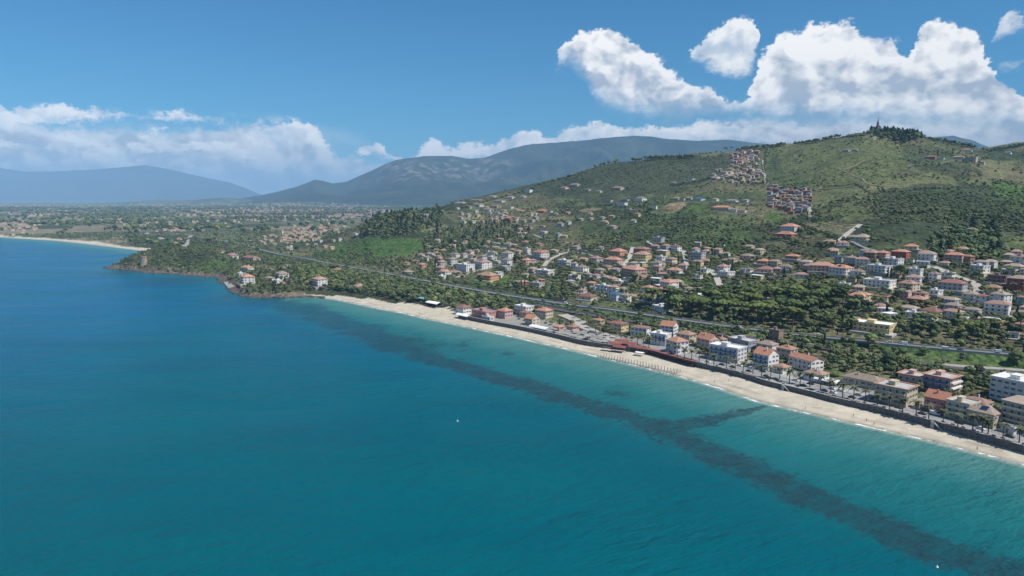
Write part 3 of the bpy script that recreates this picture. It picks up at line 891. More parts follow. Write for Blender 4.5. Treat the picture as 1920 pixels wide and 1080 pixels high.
# ------------------------------------------------------------------ materials for built things
def wear_mat(name, col, rough=0.85, amount=0.22, scale=0.6, spec=0.25):
    m, T, b = new_mat(name, rough, spec)
    P = geopos(T)
    n_ = T.noise(P, scale, 5, 0.65)
    s_ = T.noise(T.vm('MULTIPLY', P, (1.5, 1.5, 0.25)), 1.1, 3, 0.6)
    rnd = T.node('ShaderNodeObjectInfo').outputs['Random']
    k = T.m('MULTIPLY', T.mr(n_, 0.3, 0.7, 1 - amount, 1 + amount * 0.5), T.mr(s_, 0.3, 0.7, 1 - amount * 0.6, 1.05))
    k = T.m('MULTIPLY', k, T.mr(rnd, 0, 1, 0.86, 1.08))
    T.put(b.inputs['Base Color'], T.mix(1.0, (*col, 1), T.comb(k, k, k), 'MULTIPLY'))
    return m
def tile_mat(name, col, var=0.3):
    m, T, b = new_mat(name, 0.9, 0.15)
    P = geopos(T)
    oi = T.node('ShaderNodeObjectInfo')
    rnd = oi.outputs['Random']
    n_ = T.noise(P, 0.5, 5, 0.7)
    f_ = T.noise(P, 3.0, 3, 0.6)
    tcx = T.node('ShaderNodeTexCoord').outputs['Object']
    x, y, z = T.sep(tcx)
    rows = T.m('SINE', T.m('MULTIPLY', y, 14.0))
    k = T.m('MULTIPLY', T.mr(n_, 0.3, 0.7, 1 - var, 1.12), T.mr(f_, 0.3, 0.7, 0.86, 1.1))
    k = T.m('MULTIPLY', k, T.mr(rows, -1, 1, 0.93, 1.05))
    k = T.m('MULTIPLY', k, T.mr(rnd, 0, 1, 0.80, 1.15))
    c = T.mix(T.mr(n_, 0.5, 0.72, 0, 0.45), (*col, 1), (0.20, 0.16, 0.13, 1))
    r3 = T.m('FRACT', T.m('MULTIPLY', rnd, 13.37))
    c = T.mix(T.mr(r3, 0.35, 1.0, 0.0, 0.65), c, (0.36, 0.27, 0.215, 1))
    T.put(b.inputs['Base Color'], T.mix(1.0, c, T.comb(k, k, k), 'MULTIPLY'))
    return m
WALL = {k: wear_mat('render_' + nme, c) for k, nme, c in (
    ('w', 'white', (0.68, 0.66, 0.62)), ('c', 'cream', (0.52, 0.45, 0.33)), ('p', 'pink', (0.58, 0.38, 0.32)), ('y', 'yellow', (0.62, 0.49, 0.25)),
    ('g', 'grey', (0.40, 0.40, 0.40)), ('o', 'orange', (0.56, 0.30, 0.17)), ('r', 'red', (0.40, 0.13, 0.10)), ('b', 'brown', (0.28, 0.19, 0.14)), ('s', 'salmon', (0.62, 0.27, 0.22)), ('t', 'teal', (0.16, 0.38, 0.40)))}
ROOF = {k: tile_mat('roof_tiles_' + nme, c) for k, nme, c in (
    ('o', 'orange', (0.47, 0.235, 0.16)), ('g', 'orange_gable', (0.48, 0.225, 0.145)), ('b', 'brown', (0.30, 0.235, 0.19)), ('B', 'brown_red', (0.31, 0.155, 0.125)), ('T', 'tan', (0.36, 0.30, 0.235)), ('n', 'blue', (0.06, 0.12, 0.22)))}
ROOF['f'] = wear_mat('flat_roof_screed', (0.50, 0.48, 0.45), amount=0.35, scale=0.25)
ROOF['F'] = wear_mat('flat_roof_white', (0.74, 0.73, 0.70), amount=0.15, scale=0.25)
ROOF['G'] = wear_mat('flat_roof_grey', (0.22, 0.23, 0.25), amount=0.3, scale=0.25)
ROOF['R'] = ROOF['o']
M_CONC = wear_mat('concrete', (0.42, 0.41, 0.39), amount=0.3)
M_STONE = wear_mat('dark_wall_stone', (0.15, 0.146, 0.138), amount=0.55, scale=0.8)
M_PALE = wear_mat('pale_paving', (0.36, 0.345, 0.32), amount=0.25, scale=0.3)
M_ASPH = wear_mat('asphalt', (0.17, 0.165, 0.155), amount=0.25, scale=0.12)
M_ASPHO = wear_mat('old_asphalt', (0.27, 0.265, 0.26), amount=0.25, scale=0.12)
M_BALL = wear_mat('railway_ballast', (0.15, 0.13, 0.115), amount=0.4, scale=0.8)
M_DIRT = wear_mat('pale_gravel_road', (0.40, 0.37, 0.32), amount=0.25, scale=0.3)
M_WHITE = wear_mat('white_paint', (0.78, 0.78, 0.76), amount=0.08)
M_WOOD = wear_mat('dark_wood', (0.10, 0.07, 0.05))
M_REDROOF = wear_mat('red_sheet_roof', (0.26, 0.095, 0.08), amount=0.3)
M_TOWER = wear_mat('tower_masonry', (0.30, 0.25, 0.19), amount=0.45, scale=0.5)
M_GREENSH = wear_mat('green_shutter', (0.03, 0.10, 0.07), rough=0.6)
M_BLUESH = wear_mat('blue_shutter', (0.07, 0.12, 0.28), rough=0.6)
M_METAL = wear_mat('galvanised_metal', (0.30, 0.31, 0.32), rough=0.5)
M_GREYCLOTH = wear_mat('grey_canvas', (0.22, 0.22, 0.24))
M_BRONZE = wear_mat('dark_iron', (0.05, 0.05, 0.05), rough=0.5)
mg, Tg, bg_ = new_mat('window_glass', 0.12, 0.6)
bg_.inputs['Base Color'].default_value = (0.025, 0.032, 0.040, 1)
M_GLASS = mg
mso, Tso, bso = new_mat('solar_panel', 0.15, 0.6)
bso.inputs['Base Color'].default_value = (0.02, 0.03, 0.06, 1)
M_SOLAR = mso

# ------------------------------------------------------------------ mesh builder
class MB:
    def __init__(s):
        s.v = []; s.f = []
    def quad(s, a, b, c, d):
        i = len(s.v); s.v += [a, b, c, d]; s.f.append((i, i + 1, i + 2, i + 3))
    def poly(s, pts):
        i = len(s.v); s.v += list(pts); s.f.append(tuple(range(i, i + len(pts))))
    def box(s, x0, x1, y0, y1, z0, z1):
        i = len(s.v)
        s.v += [(x0, y0, z0), (x1, y0, z0), (x1, y1, z0), (x0, y1, z0), (x0, y0, z1), (x1, y0, z1), (x1, y1, z1), (x0, y1, z1)]
        s.f += [(i, i + 3, i + 2, i + 1), (i + 4, i + 5, i + 6, i + 7), (i, i + 1, i + 5, i + 4), (i + 1, i + 2, i + 6, i + 5), (i + 2, i + 3, i + 7, i + 6), (i + 3, i, i + 4, i + 7)]
    def prism(s, x, y, z0, z1, r0, r1, n_=8, cap=True, rot=0.0):
        i = len(s.v)
        for z, r in ((z0, r0), (z1, r1)):
            s.v += [(x + r * math.cos(2 * math.pi * k / n_ + rot), y + r * math.sin(2 * math.pi * k / n_ + rot), z) for k in range(n_)]
        s.f += [(i + k, i + (k + 1) % n_, i + n_ + (k + 1) % n_, i + n_ + k) for k in range(n_)]
        if cap:
            s.f.append(tuple(i + n_ + k for k in range(n_)))
            s.f.append(tuple(i + n_ - 1 - k for k in range(n_)))
    def lathe(s, x, y, prof, n_=12):
        for k in range(len(prof) - 1):
            s.prism(x, y, prof[k][1], prof[k + 1][1], prof[k][0], prof[k + 1][0], n_, cap=(k == len(prof) - 2))
    def tube(s, p, q, r, n_=5, r2=None):
        p, q = Vector(p), Vector(q)
        d = (q - p).normalized()
        u = d.orthogonal().normalized(); w = d.cross(u)
        i = len(s.v)
        r2 = r if r2 is None else r2
        for c, rr in ((p, r), (q, r2)):
            s.v += [tuple(c + (u * math.cos(2 * math.pi * k / n_) + w * math.sin(2 * math.pi * k / n_)) * rr) for k in range(n_)]
        s.f += [(i + k, i + (k + 1) % n_, i + n_ + (k + 1) % n_, i + n_ + k) for k in range(n_)]
        s.f += [tuple(i + n_ + k for k in range(n_)), tuple(i + n_ - 1 - k for k in range(n_))]
    def mesh(s, name, mat=None, smooth=False):
        me = bpy.data.meshes.new(name)
        me.from_pydata(s.v, [], s.f)
        if smooth:
            me.polygons.foreach_set('use_smooth', np.full(len(me.polygons), True))
        if mat: me.materials.append(mat)
        return me
def empty(name, loc, rz=0.0, label=None, cat=None, group=None):
    o = link(name, None, loc=loc, label=label, cat=cat, group=group)
    o.rotation_euler = (0, 0, rz)
    o.empty_display_size = 1
    return o

# ------------------------------------------------------------------ smooth lines on the ground
def catmull(pts, step=6.0):
    P = [np.array(p, float) for p in pts]
    P = [2 * P[0] - P[1]] + P + [2 * P[-1] - P[-2]]
    out = []
    for i in range(1, len(P) - 2):
        nseg = max(1, int(np.linalg.norm(P[i + 1][:2] - P[i][:2]) / step))
        for k in range(nseg):
            t = k / nseg
            out.append(0.5 * (2 * P[i] + (P[i + 1] - P[i - 1]) * t + (2 * P[i - 1] - 5 * P[i] + 4 * P[i + 1] - P[i + 2]) * t * t + (3 * P[i] - P[i - 1] - 3 * P[i + 1] + P[i + 2]) * t ** 3))
    out.append(P[-2])
    return np.array(out)
def offset_line(L, d):
    T_ = np.gradient(L[:, :2], axis=0)
    T_ /= np.linalg.norm(T_, axis=1)[:, None] + 1e-9
    N = np.stack([T_[:, 1], -T_[:, 0]], 1)      # to the right of the direction of travel
    o = L.copy(); o[:, :2] = L[:, :2] + N * d
    return o
def strip(L, d0, d1, z0, z1=None, name='strip', mat=None):
    """flat ribbon between two offsets of a line; z arrays or constants"""
    A, B = offset_line(L, d0), offset_line(L, d1)
    n_ = len(L)
    za = np.broadcast_to(z0, n_); zb = np.broadcast_to(z0 if z1 is None else z1, n_)
    mb = MB()
    mb.v = [(A[i, 0], A[i, 1], za[i]) for i in range(n_)] + [(B[i, 0], B[i, 1], zb[i]) for i in range(n_)]
    mb.f = [(i, n_ + i, n_ + i + 1, i + 1) for i in range(n_ - 1)]
    return mb
def solid_strip(L, d0, d1, zt, zb):
    A, B = offset_line(L, d0), offset_line(L, d1)
    n_ = len(L)
    zt = np.broadcast_to(zt, n_); zb = np.broadcast_to(zb, n_)
    mb = MB()
    for i in range(n_):
        mb.v += [(A[i, 0], A[i, 1], zt[i]), (B[i, 0], B[i, 1], zt[i]), (B[i, 0], B[i, 1], zb[i]), (A[i, 0], A[i, 1], zb[i])]
    for i in range(n_ - 1):
        a, b = 4 * i, 4 * i + 4
        for k in range(4):
            k2 = (k + 1) % 4
            mb.f.append((a + k, b + k, b + k2, a + k2))
    mb.f += [(0, 1, 2, 3), (4 * n_ - 1, 4 * n_ - 2, 4 * n_ - 3, 4 * n_ - 4)]
    return mb

keepout = []      # (x, y, r) discs where no tree may stand
def keep_line(L, r):
    for p in L[::2]:
        keepout.append((p[0], p[1], r))

WL = catmull(sea_wall, 4.0)
arc = np.concatenate([[0], np.cumsum(np.hypot(*np.diff(WL[:, :2], axis=0).T))])
# --- sea wall and promenade
wall = solid_strip(WL, -0.35, 0.35, 4.75, 0.0)
wo = link('sea_wall', wall.mesh('sea_wall', M_STONE), label='long dark stone sea wall between the sand and the promenade', cat='wall')
me = solid_strip(WL, -0.5, 0.5, 4.87, 4.753).mesh('coping', M_CONC)
link('coping', me, parent=wo)
NPR = int(np.searchsorted(arc, np.interp(1, [0, 1], [0, 1]) * 0 + 0)) # start
iend = int(np.argmin(np.hypot(WL[:, 0] - sea_wall[17][0], WL[:, 1] - sea_wall[17][1])))
PL = WL[:iend + 1]
link('promenade_pavement', solid_strip(PL, 0.36, 7.0, 4.20, 0.5).mesh('promenade_pavement', M_PALE), kind='structure')
link('promenade_road', solid_strip(PL, 7.0, 17.5, 4.06, 0.5).mesh('promenade_road', M_ASPHO), kind='structure')
link('inland_pavement', solid_strip(PL, 17.5, 24.0, 4.20, 0.5).mesh('inland_pavement', M_PALE), kind='structure')
mk = MB()
for s in np.arange(arc[2], arc[iend] - 8, 7.0):
    i = int(np.searchsorted(arc, s)); t = WL[min(i + 1, len(WL) - 1), :2] - WL[i, :2]; t = t / np.linalg.norm(t); nrm = np.array([t[1], -t[0]])
    c = WL[i, :2] + nrm * 12.3
    a, b = c - t * 1.5 - nrm * 0.08, c + t * 1.5 - nrm * 0.08
    mk.quad((*a, 4.068), (*(a + nrm * 0.16), 4.068), (*(b + nrm * 0.16), 4.068), (*b, 4.068))
link('road_marking', mk.mesh('road_marking', M_WHITE), kind='structure')
keep_line(WL, 20.0)
keep_line(offset_line(WL, 12), 14.0)

def at_prom(px, off, py_hint=None):
    """point on the promenade: nearest along-wall place seen at photo column px, off metres inland"""
    O = offset_line(WL, off)
    cx, _ = project(O[:, 0], O[:, 1], 4.2)
    i = int(np.argmin(np.abs(cx - px)))
    i = min(i, len(WL) - 2)
    t = WL[i + 1, :2] - WL[i, :2]
    return O[i, 0], O[i, 1], math.atan2(t[1], t[0])

# --- roads
def road_line(pts_px, step=8):
    P = [cast(a, b) for a, b in pts_px]
    L = catmull(P, step)
    z = H(L[:, 0], L[:, 1])
    k = np.ones(7) / 7
    zz = np.convolve(np.pad(z, 3, mode='edge'), k, mode='valid')
    L[:, 2] = np.maximum(zz, z) + 0.15
    return L
hw_px = [(2150, 690), (1960, 671), (1870, 662), (1800, 656), (1720, 649), (1640, 641), (1560, 634), (1480, 626), (1400, 616), (1330, 607), (1250, 596), (1150, 581), (1080, 573), (1000, 561), (940, 552), (860, 538), (780, 523), (700, 508), (620, 494), (570, 484), (530, 478), (492, 469), (472, 462)]
HWP = [ground(a, b, z) + (z,) for (a, b), z in zip(hw_px, [16, 15, 15, 14.6, 14.2, 14, 13.5, 13.2, 13, 12.6, 12.6, 12.6, 12.6, 12.6, 12.6, 12.4, 12.0, 11.4, 10.4, 9.6, 9, 8.2, 7.4])]
HW = catmull(HWP, 8)
hz = HW[:, 2]
gz = H(HW[:, 0], HW[:, 1])
hw = link('highway', solid_strip(HW, -4.7, 4.7, hz, hz - 1.4).mesh('highway', M_ASPH), kind='structure')
link('embankment', strip(HW, -5.0, -14, hz - 0.7, np.minimum(hz - 0.7, gz - 1.5)).mesh('embankment', M_GROUND), kind='structure')
link('embankment', strip(HW, 5.0, 12, hz - 0.7, np.minimum(hz - 0.7, gz - 1.5)).mesh('embankment', M_GROUND), kind='structure')
for o_ in bpy.data.objects:
    if o_.name.startswith('embankment'):
        a = o_.data.color_attributes.new('Col', 'FLOAT_COLOR', 'POINT')
        a.data.foreach_set('color', np.tile([0.07, 0.115, 0.038, 1.0], len(o_.data.vertices)))
        a = o_.data.attributes.new('veg', 'FLOAT', 'POINT'); a.data.foreach_set('value', np.ones(len(o_.data.vertices)))
for sgn, nme, lab in ((-1, 'parapet', 'grey concrete parapet on the seaward edge of the raised highway'), (1, 'parapet', 'grey concrete parapet on the uphill edge of the raised highway')):
    link(nme, solid_strip(HW, sgn * 4.72, sgn * 5.02, hz + 0.85, hz - 1.5).mesh(nme, M_CONC), label=lab, cat='parapet')
for off in (-0.2, 0.2):
    link('lane_marking', strip(HW, off - 0.1, off + 0.1, hz + 0.012).mesh('lane_marking', M_WHITE), kind='structure')
# concrete retaining side of the viaduct stretch
iv0 = int(np.argmin(np.hypot(HW[:, 0] - HWP[11][0], HW[:, 1] - HWP[11][1])))
iv1 = int(np.argmin(np.hypot(HW[:, 0] - HWP[18][0], HW[:, 1] - HWP[18][1])))
link('viaduct_wall', solid_strip(HW[iv0:iv1], -4.7, -4.3, hz[iv0:iv1] - 1.41, np.minimum(gz[iv0:iv1] - 2, hz[iv0:iv1] - 3)).mesh('viaduct_wall', M_CONC), label='long concrete side wall carrying the highway above the beach wood', cat='wall')
vw = bpy.data.objects['viaduct_wall']
pm = MB(); pm.box(-0.7, 0.7, -0.35, 0.35, -7, 0); pme = pm.mesh('pier', M_CONC)
for i in range(iv0 + 2, iv1 - 2, 3):
    t = HW[i + 1] - HW[i]
    o = offset_line(HW, -5.0)[i]
    p = link('pier', pme, parent=vw); p.location = (o[0], o[1], hz[i] - 1.5); p.rotation_euler = (0, 0, math.atan2(t[1], t[0]))
keep_line(HW, 9.0)

rail_px = [(935, 562), (990, 570), (1050, 582), (1110, 592), (1180, 603), (1240, 612), (1300, 621), (1400, 633), (1480, 644), (1560, 656), (1640, 669), (1740, 684), (1840, 698), (1930, 712), (2100, 738)]
RL = road_line(rail_px, 8)
rl = link('railway_bed', solid_strip(RL, -4.5, 4.5, RL[:, 2] + 0.6, RL[:, 2] - 2).mesh('railway_bed', M_BALL), kind='structure')
for off in (-2.7, -1.25, 1.25, 2.7):
    link('rail', solid_strip(RL, off - 0.05, off + 0.05, RL[:, 2] + 0.78, RL[:, 2] + 0.61).mesh('rail', M_METAL), parent=rl)
link('railway_fence_wall', solid_strip(RL[:len(RL) // 3], -5.6, -5.3, RL[:len(RL) // 3, 2] + 1.9, RL[:len(RL) // 3, 2] - 1.5).mesh('railway_fence_wall', M_CONC), label='low grey concrete wall along the railway behind the beach houses', cat='wall')
keep_line(RL, 6.5)
M_TRACK = wear_mat('earth_track', (0.26, 0.22, 0.155), amount=0.3, scale=0.2)
roads = [([(1436, 346), (1480, 350), (1530, 353), (1590, 352), (1628, 346)], 1.5, M_TRACK), ([(1628, 346), (1606, 332), (1585, 322), (1555, 314)], 1.3, M_TRACK), ([(1630, 344), (1650, 350), (1700, 346), (1760, 340)], 1.2, M_TRACK), ([(1580, 318), (1600, 312), (1622, 300)], 1.2, M_TRACK), ([(1300, 380), (1360, 384), (1436, 382)], 1.6, M_TRACK), ([(1060, 395), (1150, 396), (1215, 398)], 1.6, M_TRACK), ([(850, 402), (900, 398), (960, 396), (1010, 400)], 1.8, M_TRACK), ([(1700, 312), (1760, 306), (1840, 300)], 1.6, M_TRACK), ([(1600, 520), (1680, 530), (1760, 540), (1834, 540)], 2.0, M_ASPHO), ([(1440, 520), (1500, 514), (1560, 500), (1600, 500)], 1.8, M_ASPHO), ([(780, 500), (830, 492), (870, 486), (905, 480), (960, 478)], 2.0, M_ASPHO), ([(905, 480), (930, 470), (960, 462)], 1.8, M_DIRT), ([(1100, 560), (1160, 552), (1220, 556)], 1.8, M_DIRT), ([(1750, 683), (1800, 687), (1860, 691), (1930, 696)], 3.5, M_DIRT), ([(1167, 501), (1181, 480), (1187, 464)], 3.2, M_DIRT), ([(1287, 499), (1285, 482), (1281, 469)], 3.0, M_DIRT),
         ([(1352, 541), (1342, 518), (1333, 506)], 3.6, M_DIRT), ([(1000, 502), (1019, 499), (1031, 487), (1065, 473), (1100, 476)], 3.2, M_DIRT), ([(1613, 421), (1597, 433), (1582, 445), (1570, 454)], 3.4, M_DIRT),
         ([(1750, 500), (1792, 518), (1822, 528), (1834, 540), (1833, 554)], 4.0, M_DIRT), ([(854, 521), (883, 511), (905, 505)], 2.6, M_DIRT),
         ([(1056, 590), (1080, 600), (1100, 615), (1137, 627), (1160, 640)], 6.5, M_DIRT), ([(1519, 388), (1519, 397), (1519, 407)], 2.6, M_DIRT), ([(1000, 440), (1040, 452), (1100, 462), (1187, 464)], 2.2, M_DIRT),
         ([(640, 496), (560, 500), (540, 497), (534, 505)], 3.0, M_DIRT), ([(1430, 300), (1434, 330), (1440, 345)], 2.0, M_DIRT), ([(1600, 500), (1660, 504), (1750, 500)], 2.4, M_ASPHO), ([(1834, 554), (1860, 575), (1900, 590)], 2.8, M_ASPHO),
         ([(1100, 476), (1167, 501), (1230, 520), (1290, 536), (1352, 541)], 2.4, M_ASPHO), ([(1352, 541), (1420, 560), (1470, 566)], 2.0, M_ASPHO), ([(870, 500), (920, 497), (1000, 502)], 2.4, M_ASPHO),
         ([(1213, 452), (1218, 456), (1225, 460)], 2.4, M_DIRT), ([(1582, 445), (1640, 470), (1700, 480)], 2.2, M_ASPHO), ([(345, 462), (352, 450), (358, 442)], 5.0, M_PALE), ([(472, 462), (440, 455), (360, 442), (300, 436), (160, 430)], 3.5, M_ASPHO)]
for pts, hwid, mt in roads:
    L = road_line(pts, 6)
    link('side_road', solid_strip(L, -hwid, hwid, L[:, 2] + 0.25, L[:, 2] - 3).mesh('side_road', mt), kind='structure')
    keep_line(L, hwid + 2.0)

# foam along the water's edge
def build_foam():
    m = bpy.data.materials.new('breaking_foam')
    m.use_nodes = True
    T = NT(m.node_tree)
    b = m.node_tree.nodes['Principled BSDF']
    b.inputs['Base Color'].default_value = (0.82, 0.84, 0.84, 1)
    b.inputs['Roughness'].default_value = 0.7
    P = geopos(T)
    e = T.attr('edge')
    n_ = T.noise(P, 0.12, 4, 0.7)
    f_ = T.noise(P, 1.4, 4, 0.7)
    a = T.m('MULTIPLY', T.mr(n_, 0.45, 0.60, smooth=True), T.mr(T.m('ADD', e, T.m('MULTIPLY', T.m('SUBTRACT', f_, 0.5), 1.5)), 0.25, 0.6, smooth=True))
    T.put(b.inputs['Alpha'], T.m('MULTIPLY', a, 0.9))
    C = catmull([(x, y, 0) for x, y in coast[:26]], 3)
    n_ = len(C)
    wav = (fbm(C[:, 0], C[:, 1], 22, 2, 4) - 0.5) * 2.4
    V, Ed = [], []
    offs = (-1.4, -0.4, 0.7, 1.8)
    for o_, e_ in zip(offs, (0, 1, 0.9, 0)):
        Q = offset_line(C, 0)
        T_ = np.gradient(C[:, :2], axis=0); T_ /= np.linalg.norm(T_, axis=1)[:, None]
        N = np.stack([T_[:, 1], -T_[:, 0]], 1)
        pos = C[:, :2] + N * (-(o_ + 0.2) - wav)[:, None]
        V.append(np.concatenate([pos, np.full((n_, 1), 0.10)], 1)); Ed.append(np.full(n_, e_))
    V = np.array(V); Ed = np.array(Ed)
    me = grid_mesh('sea_foam', V[..., 0], V[..., 1], V[..., 2], None, {'edge': Ed})
    link('sea_foam', me, m, kind='stuff', label='thin white line of foam breaking along the beach', cat='foam')
build_foam()

# ------------------------------------------------------------------ houses
def wall_angle(x, y):
    d = np.hypot(WL[:, 0] - x, WL[:, 1] - y)
    i = min(int(np.argmin(d)), len(WL) - 2)
    t = WL[i + 1, :2] - WL[i, :2]
    return math.atan2(t[1], t[0])
_wcache = {}
def window_meshes(w, h, mat):
    key = (round(w, 1), round(h, 1), mat.name)
    if key not in _wcache:
        f = MB()
        f.box(-w / 2 - 0.12, w / 2 + 0.12, -0.02, 0.07, -0.14, 0.0)
        f.box(-w / 2 - 0.1, -w / 2, -0.02, 0.05, 0, h); f.box(w / 2, w / 2 + 0.1, -0.02, 0.05, 0, h)
        f.box(-w / 2 - 0.1, w / 2 + 0.1, -0.02, 0.05, h, h + 0.1); f.box(-0.03, 0.03, -0.02, 0.045, 0, h)
        p = MB(); p.quad((-w / 2, 0.02, 0), (w / 2, 0.02, 0), (w / 2, 0.02, h), (-w / 2, 0.02, h))
        g = MB(); g.box(-w / 2 - 0.06, w / 2 + 0.06, -0.02, 0.06, 0, h)
        sh = MB(); sh.box(-w / 4, w / 4 - 0.09, -0.02, 0.06, 0, h)
        _wcache[key] = (f.mesh('window', M_WHITE), p.mesh('pane', M_GLASS), g.mesh('window', M_GLASS), sh.mesh('shutter', mat))
    return _wcache[key]
HOUSES = []
def house(x, y, L, D, st, roof, wall, ang=None, detail=1, fh=3.0, name='house', zone='', z0=None, shutter=None, pitch=0.36, balcony=0, rim=False, label=None, cat='house', group=None, px=0):
    ang = wall_angle(x, y) if ang is None else ang
    ca_, sa_ = math.cos(ang), math.sin(ang)
    cor = [(x + ca_ * a - sa_ * b, y + sa_ * a + ca_ * b) for a in (-L / 2, L / 2) for b in (-D / 2, D / 2)]
    zc = [h1(*c) for c in cor]
    base_z = (max(h1(x, y), 0.6 * max(zc) + 0.4 * h1(x, y)) + 0.1 if math.hypot(x, y) < 950 else h1(x, y) - 0.3) if z0 is None else z0
    low = min(zc) - base_z - 1.0
    hh = st * fh + 0.3
    o = empty(name, (x, y, base_z), ang)
    lx, ly = L / 2, D / 2
    w = MB()
    hip = roof in 'obBTn'
    rk = (D / 2 + 0.45) * pitch * 2 * 0.9
    if roof == 'g':
        w.box(-lx, lx, -ly, ly, low, hh)
        for sx in (-lx, lx - 0.25):
            w.v += [(sx, -ly, hh), (sx, ly, hh), (sx, 0, hh + ly * pitch * 1.8), (sx + 0.25, -ly, hh), (sx + 0.25, ly, hh), (sx + 0.25, 0, hh + ly * pitch * 1.8)]
            k = len(w.v) - 6
            w.f += [(k, k + 1, k + 2), (k + 3, k + 5, k + 4), (k + 1, k + 4, k + 5, k + 2), (k + 2, k + 5, k + 3, k)]
    else:
        w.box(-lx, lx, -ly, ly, low, hh)
    link('wall', w.mesh('wall', WALL[wall]), parent=o)
    r = MB(); e = 0.55
    if roof == 'g':
        hy = ly + e; rz = hh + ly * pitch * 1.8 + 0.06; ez = rz - hy * pitch * 1.8
        for s in (-1, 1):
            a, b, c, d = (-lx - e, s * hy, ez), (lx + e, s * hy, ez), (lx + e, 0, rz), (-lx - e, 0, rz)
            up = 0.22
            if s < 0: r.quad(*[(q[0], q[1], q[2] + up) for q in (a, b, c, d)]); r.quad(d, c, b, a)
            else: r.quad(*[(q[0], q[1], q[2] + up) for q in (d, c, b, a)]); r.quad(a, b, c, d)
            r.quad(a, b, (b[0], b[1], b[2] + up), (a[0], a[1], a[2] + up))
            for sx in (-lx - e, lx + e):
                r.quad((sx, s * hy, ez), (sx, 0, rz), (sx, 0, rz + up), (sx, s * hy, ez + up))
        top = rz
    elif hip:
        ex, ey = lx + e, ly + e
        rz = hh + min(ex, ey) * pitch * 1.35; q = max(ex - ey, 0.0) if ex >= ey else 0.0; q2 = max(ey - ex, 0.0) if ey > ex else 0.0
        z_ = hh + 0.02
        B_ = [(-ex, -ey), (ex, -ey), (ex, ey), (-ex, ey)]
        r.poly([(p[0], p[1], z_) for p in reversed(B_)])
        for i in range(4):
            p1, p2 = B_[i], B_[(i + 1) % 4]
            r.quad((*p1, z_), (*p2, z_), (*p2, z_ + 0.2), (*p1, z_ + 0.2))
        t1, t2 = ((-q, -q2, rz), (q, q2, rz)) if q2 == 0 else ((0, -q2, rz), (0, q2, rz))
        zz = z_ + 0.2
        if q2 == 0:
            r.quad((-ex, -ey, zz), (ex, -ey, zz), t2, t1); r.quad((ex, ey, zz), (-ex, ey, zz), t1, t2)
            r.poly([(ex, -ey, zz), (ex, ey, zz), t2]); r.poly([(-ex, ey, zz), (-ex, -ey, zz), t1])
        else:
            r.quad((ex, -ey, zz), (ex, ey, zz), t2, t1); r.quad((-ex, ey, zz), (-ex, -ey, zz), t1, t2)
            r.poly([(-ex, -ey, zz), (ex, -ey, zz), t1]); r.poly([(ex, ey, zz), (-ex, ey, zz), t2])
        top = rz
    else:
        r.box(-lx - 0.3, lx + 0.3, -ly - 0.3, ly + 0.3, hh + 0.003, hh + 0.22)
        top = hh + 0.22
    ro = link('roof', r.mesh('roof', ROOF[roof]), parent=o)
    if roof in 'fFG':
        pr = MB(); t_ = 0.25 if not rim else 1.3; hgt = 0.75 if not rim else 0.42
        X1, Y1 = lx + (0.3 if not rim else 0.9), ly + (0.3 if not rim else 0.9)
        for bx in ((-X1, X1, -Y1, -Y1 + t_), (-X1, X1, Y1 - t_, Y1), (-X1, -X1 + t_, -Y1 + t_, Y1 - t_), (X1 - t_, X1, -Y1 + t_, Y1 - t_)):
            pr.box(*bx, hh + 0.223, hh + 0.22 + hgt)
        link('parapet', pr.mesh('parapet', ROOF['o'] if rim else WALL[wall]), parent=ro)
    if detail >= 1:
        rr = random.random()
        if roof in 'obBTg' and rr < 0.7:
            c = MB(); cx_, cy_ = random.uniform(-lx * 0.4, lx * 0.4), random.choice((-1, 1)) * ly * 0.35
            c.box(cx_ - 0.35, cx_ + 0.35, cy_ - 0.35, cy_ + 0.35, hh + 0.3, top + 0.9); c.box(cx_ - 0.45, cx_ + 0.45, cy_ - 0.45, cy_ + 0.45, top + 0.903, top + 1.05)
            link('chimney', c.mesh('chimney', WALL[wall]), parent=ro)
        elif roof in 'fFG' and L > 8:
            c = MB(); sx = lx * 0.35; c.box(-sx * 0.2, sx, -ly * 0.3, ly * 0.45, hh + 0.223, hh + 2.5); c.box(-sx * 0.2 - 0.2, sx + 0.2, -ly * 0.3 - 0.2, ly * 0.45 + 0.2, hh + 2.503, hh + 2.68)
            link('stair_head', c.mesh('stair_head', WALL[wall]), parent=ro)
        if rr > 0.86 and hip and L > 9:
            c = MB()
            sl2 = (top - hh - 0.2) / (ly + e)
            c.quad((-2, ly * 0.8, hh + 0.22 + (ly + e - ly * 0.8) * sl2 + 0.1), (-2, ly * 0.25, hh + 0.22 + (ly + e - ly * 0.25) * sl2 + 0.1), (1.5, ly * 0.25, hh + 0.22 + (ly + e - ly * 0.25) * sl2 + 0.1), (1.5, ly * 0.8, hh + 0.22 + (ly + e - ly * 0.8) * sl2 + 0.1))
            link('solar_panel', c.mesh('solar_panel', M_SOLAR), parent=ro)
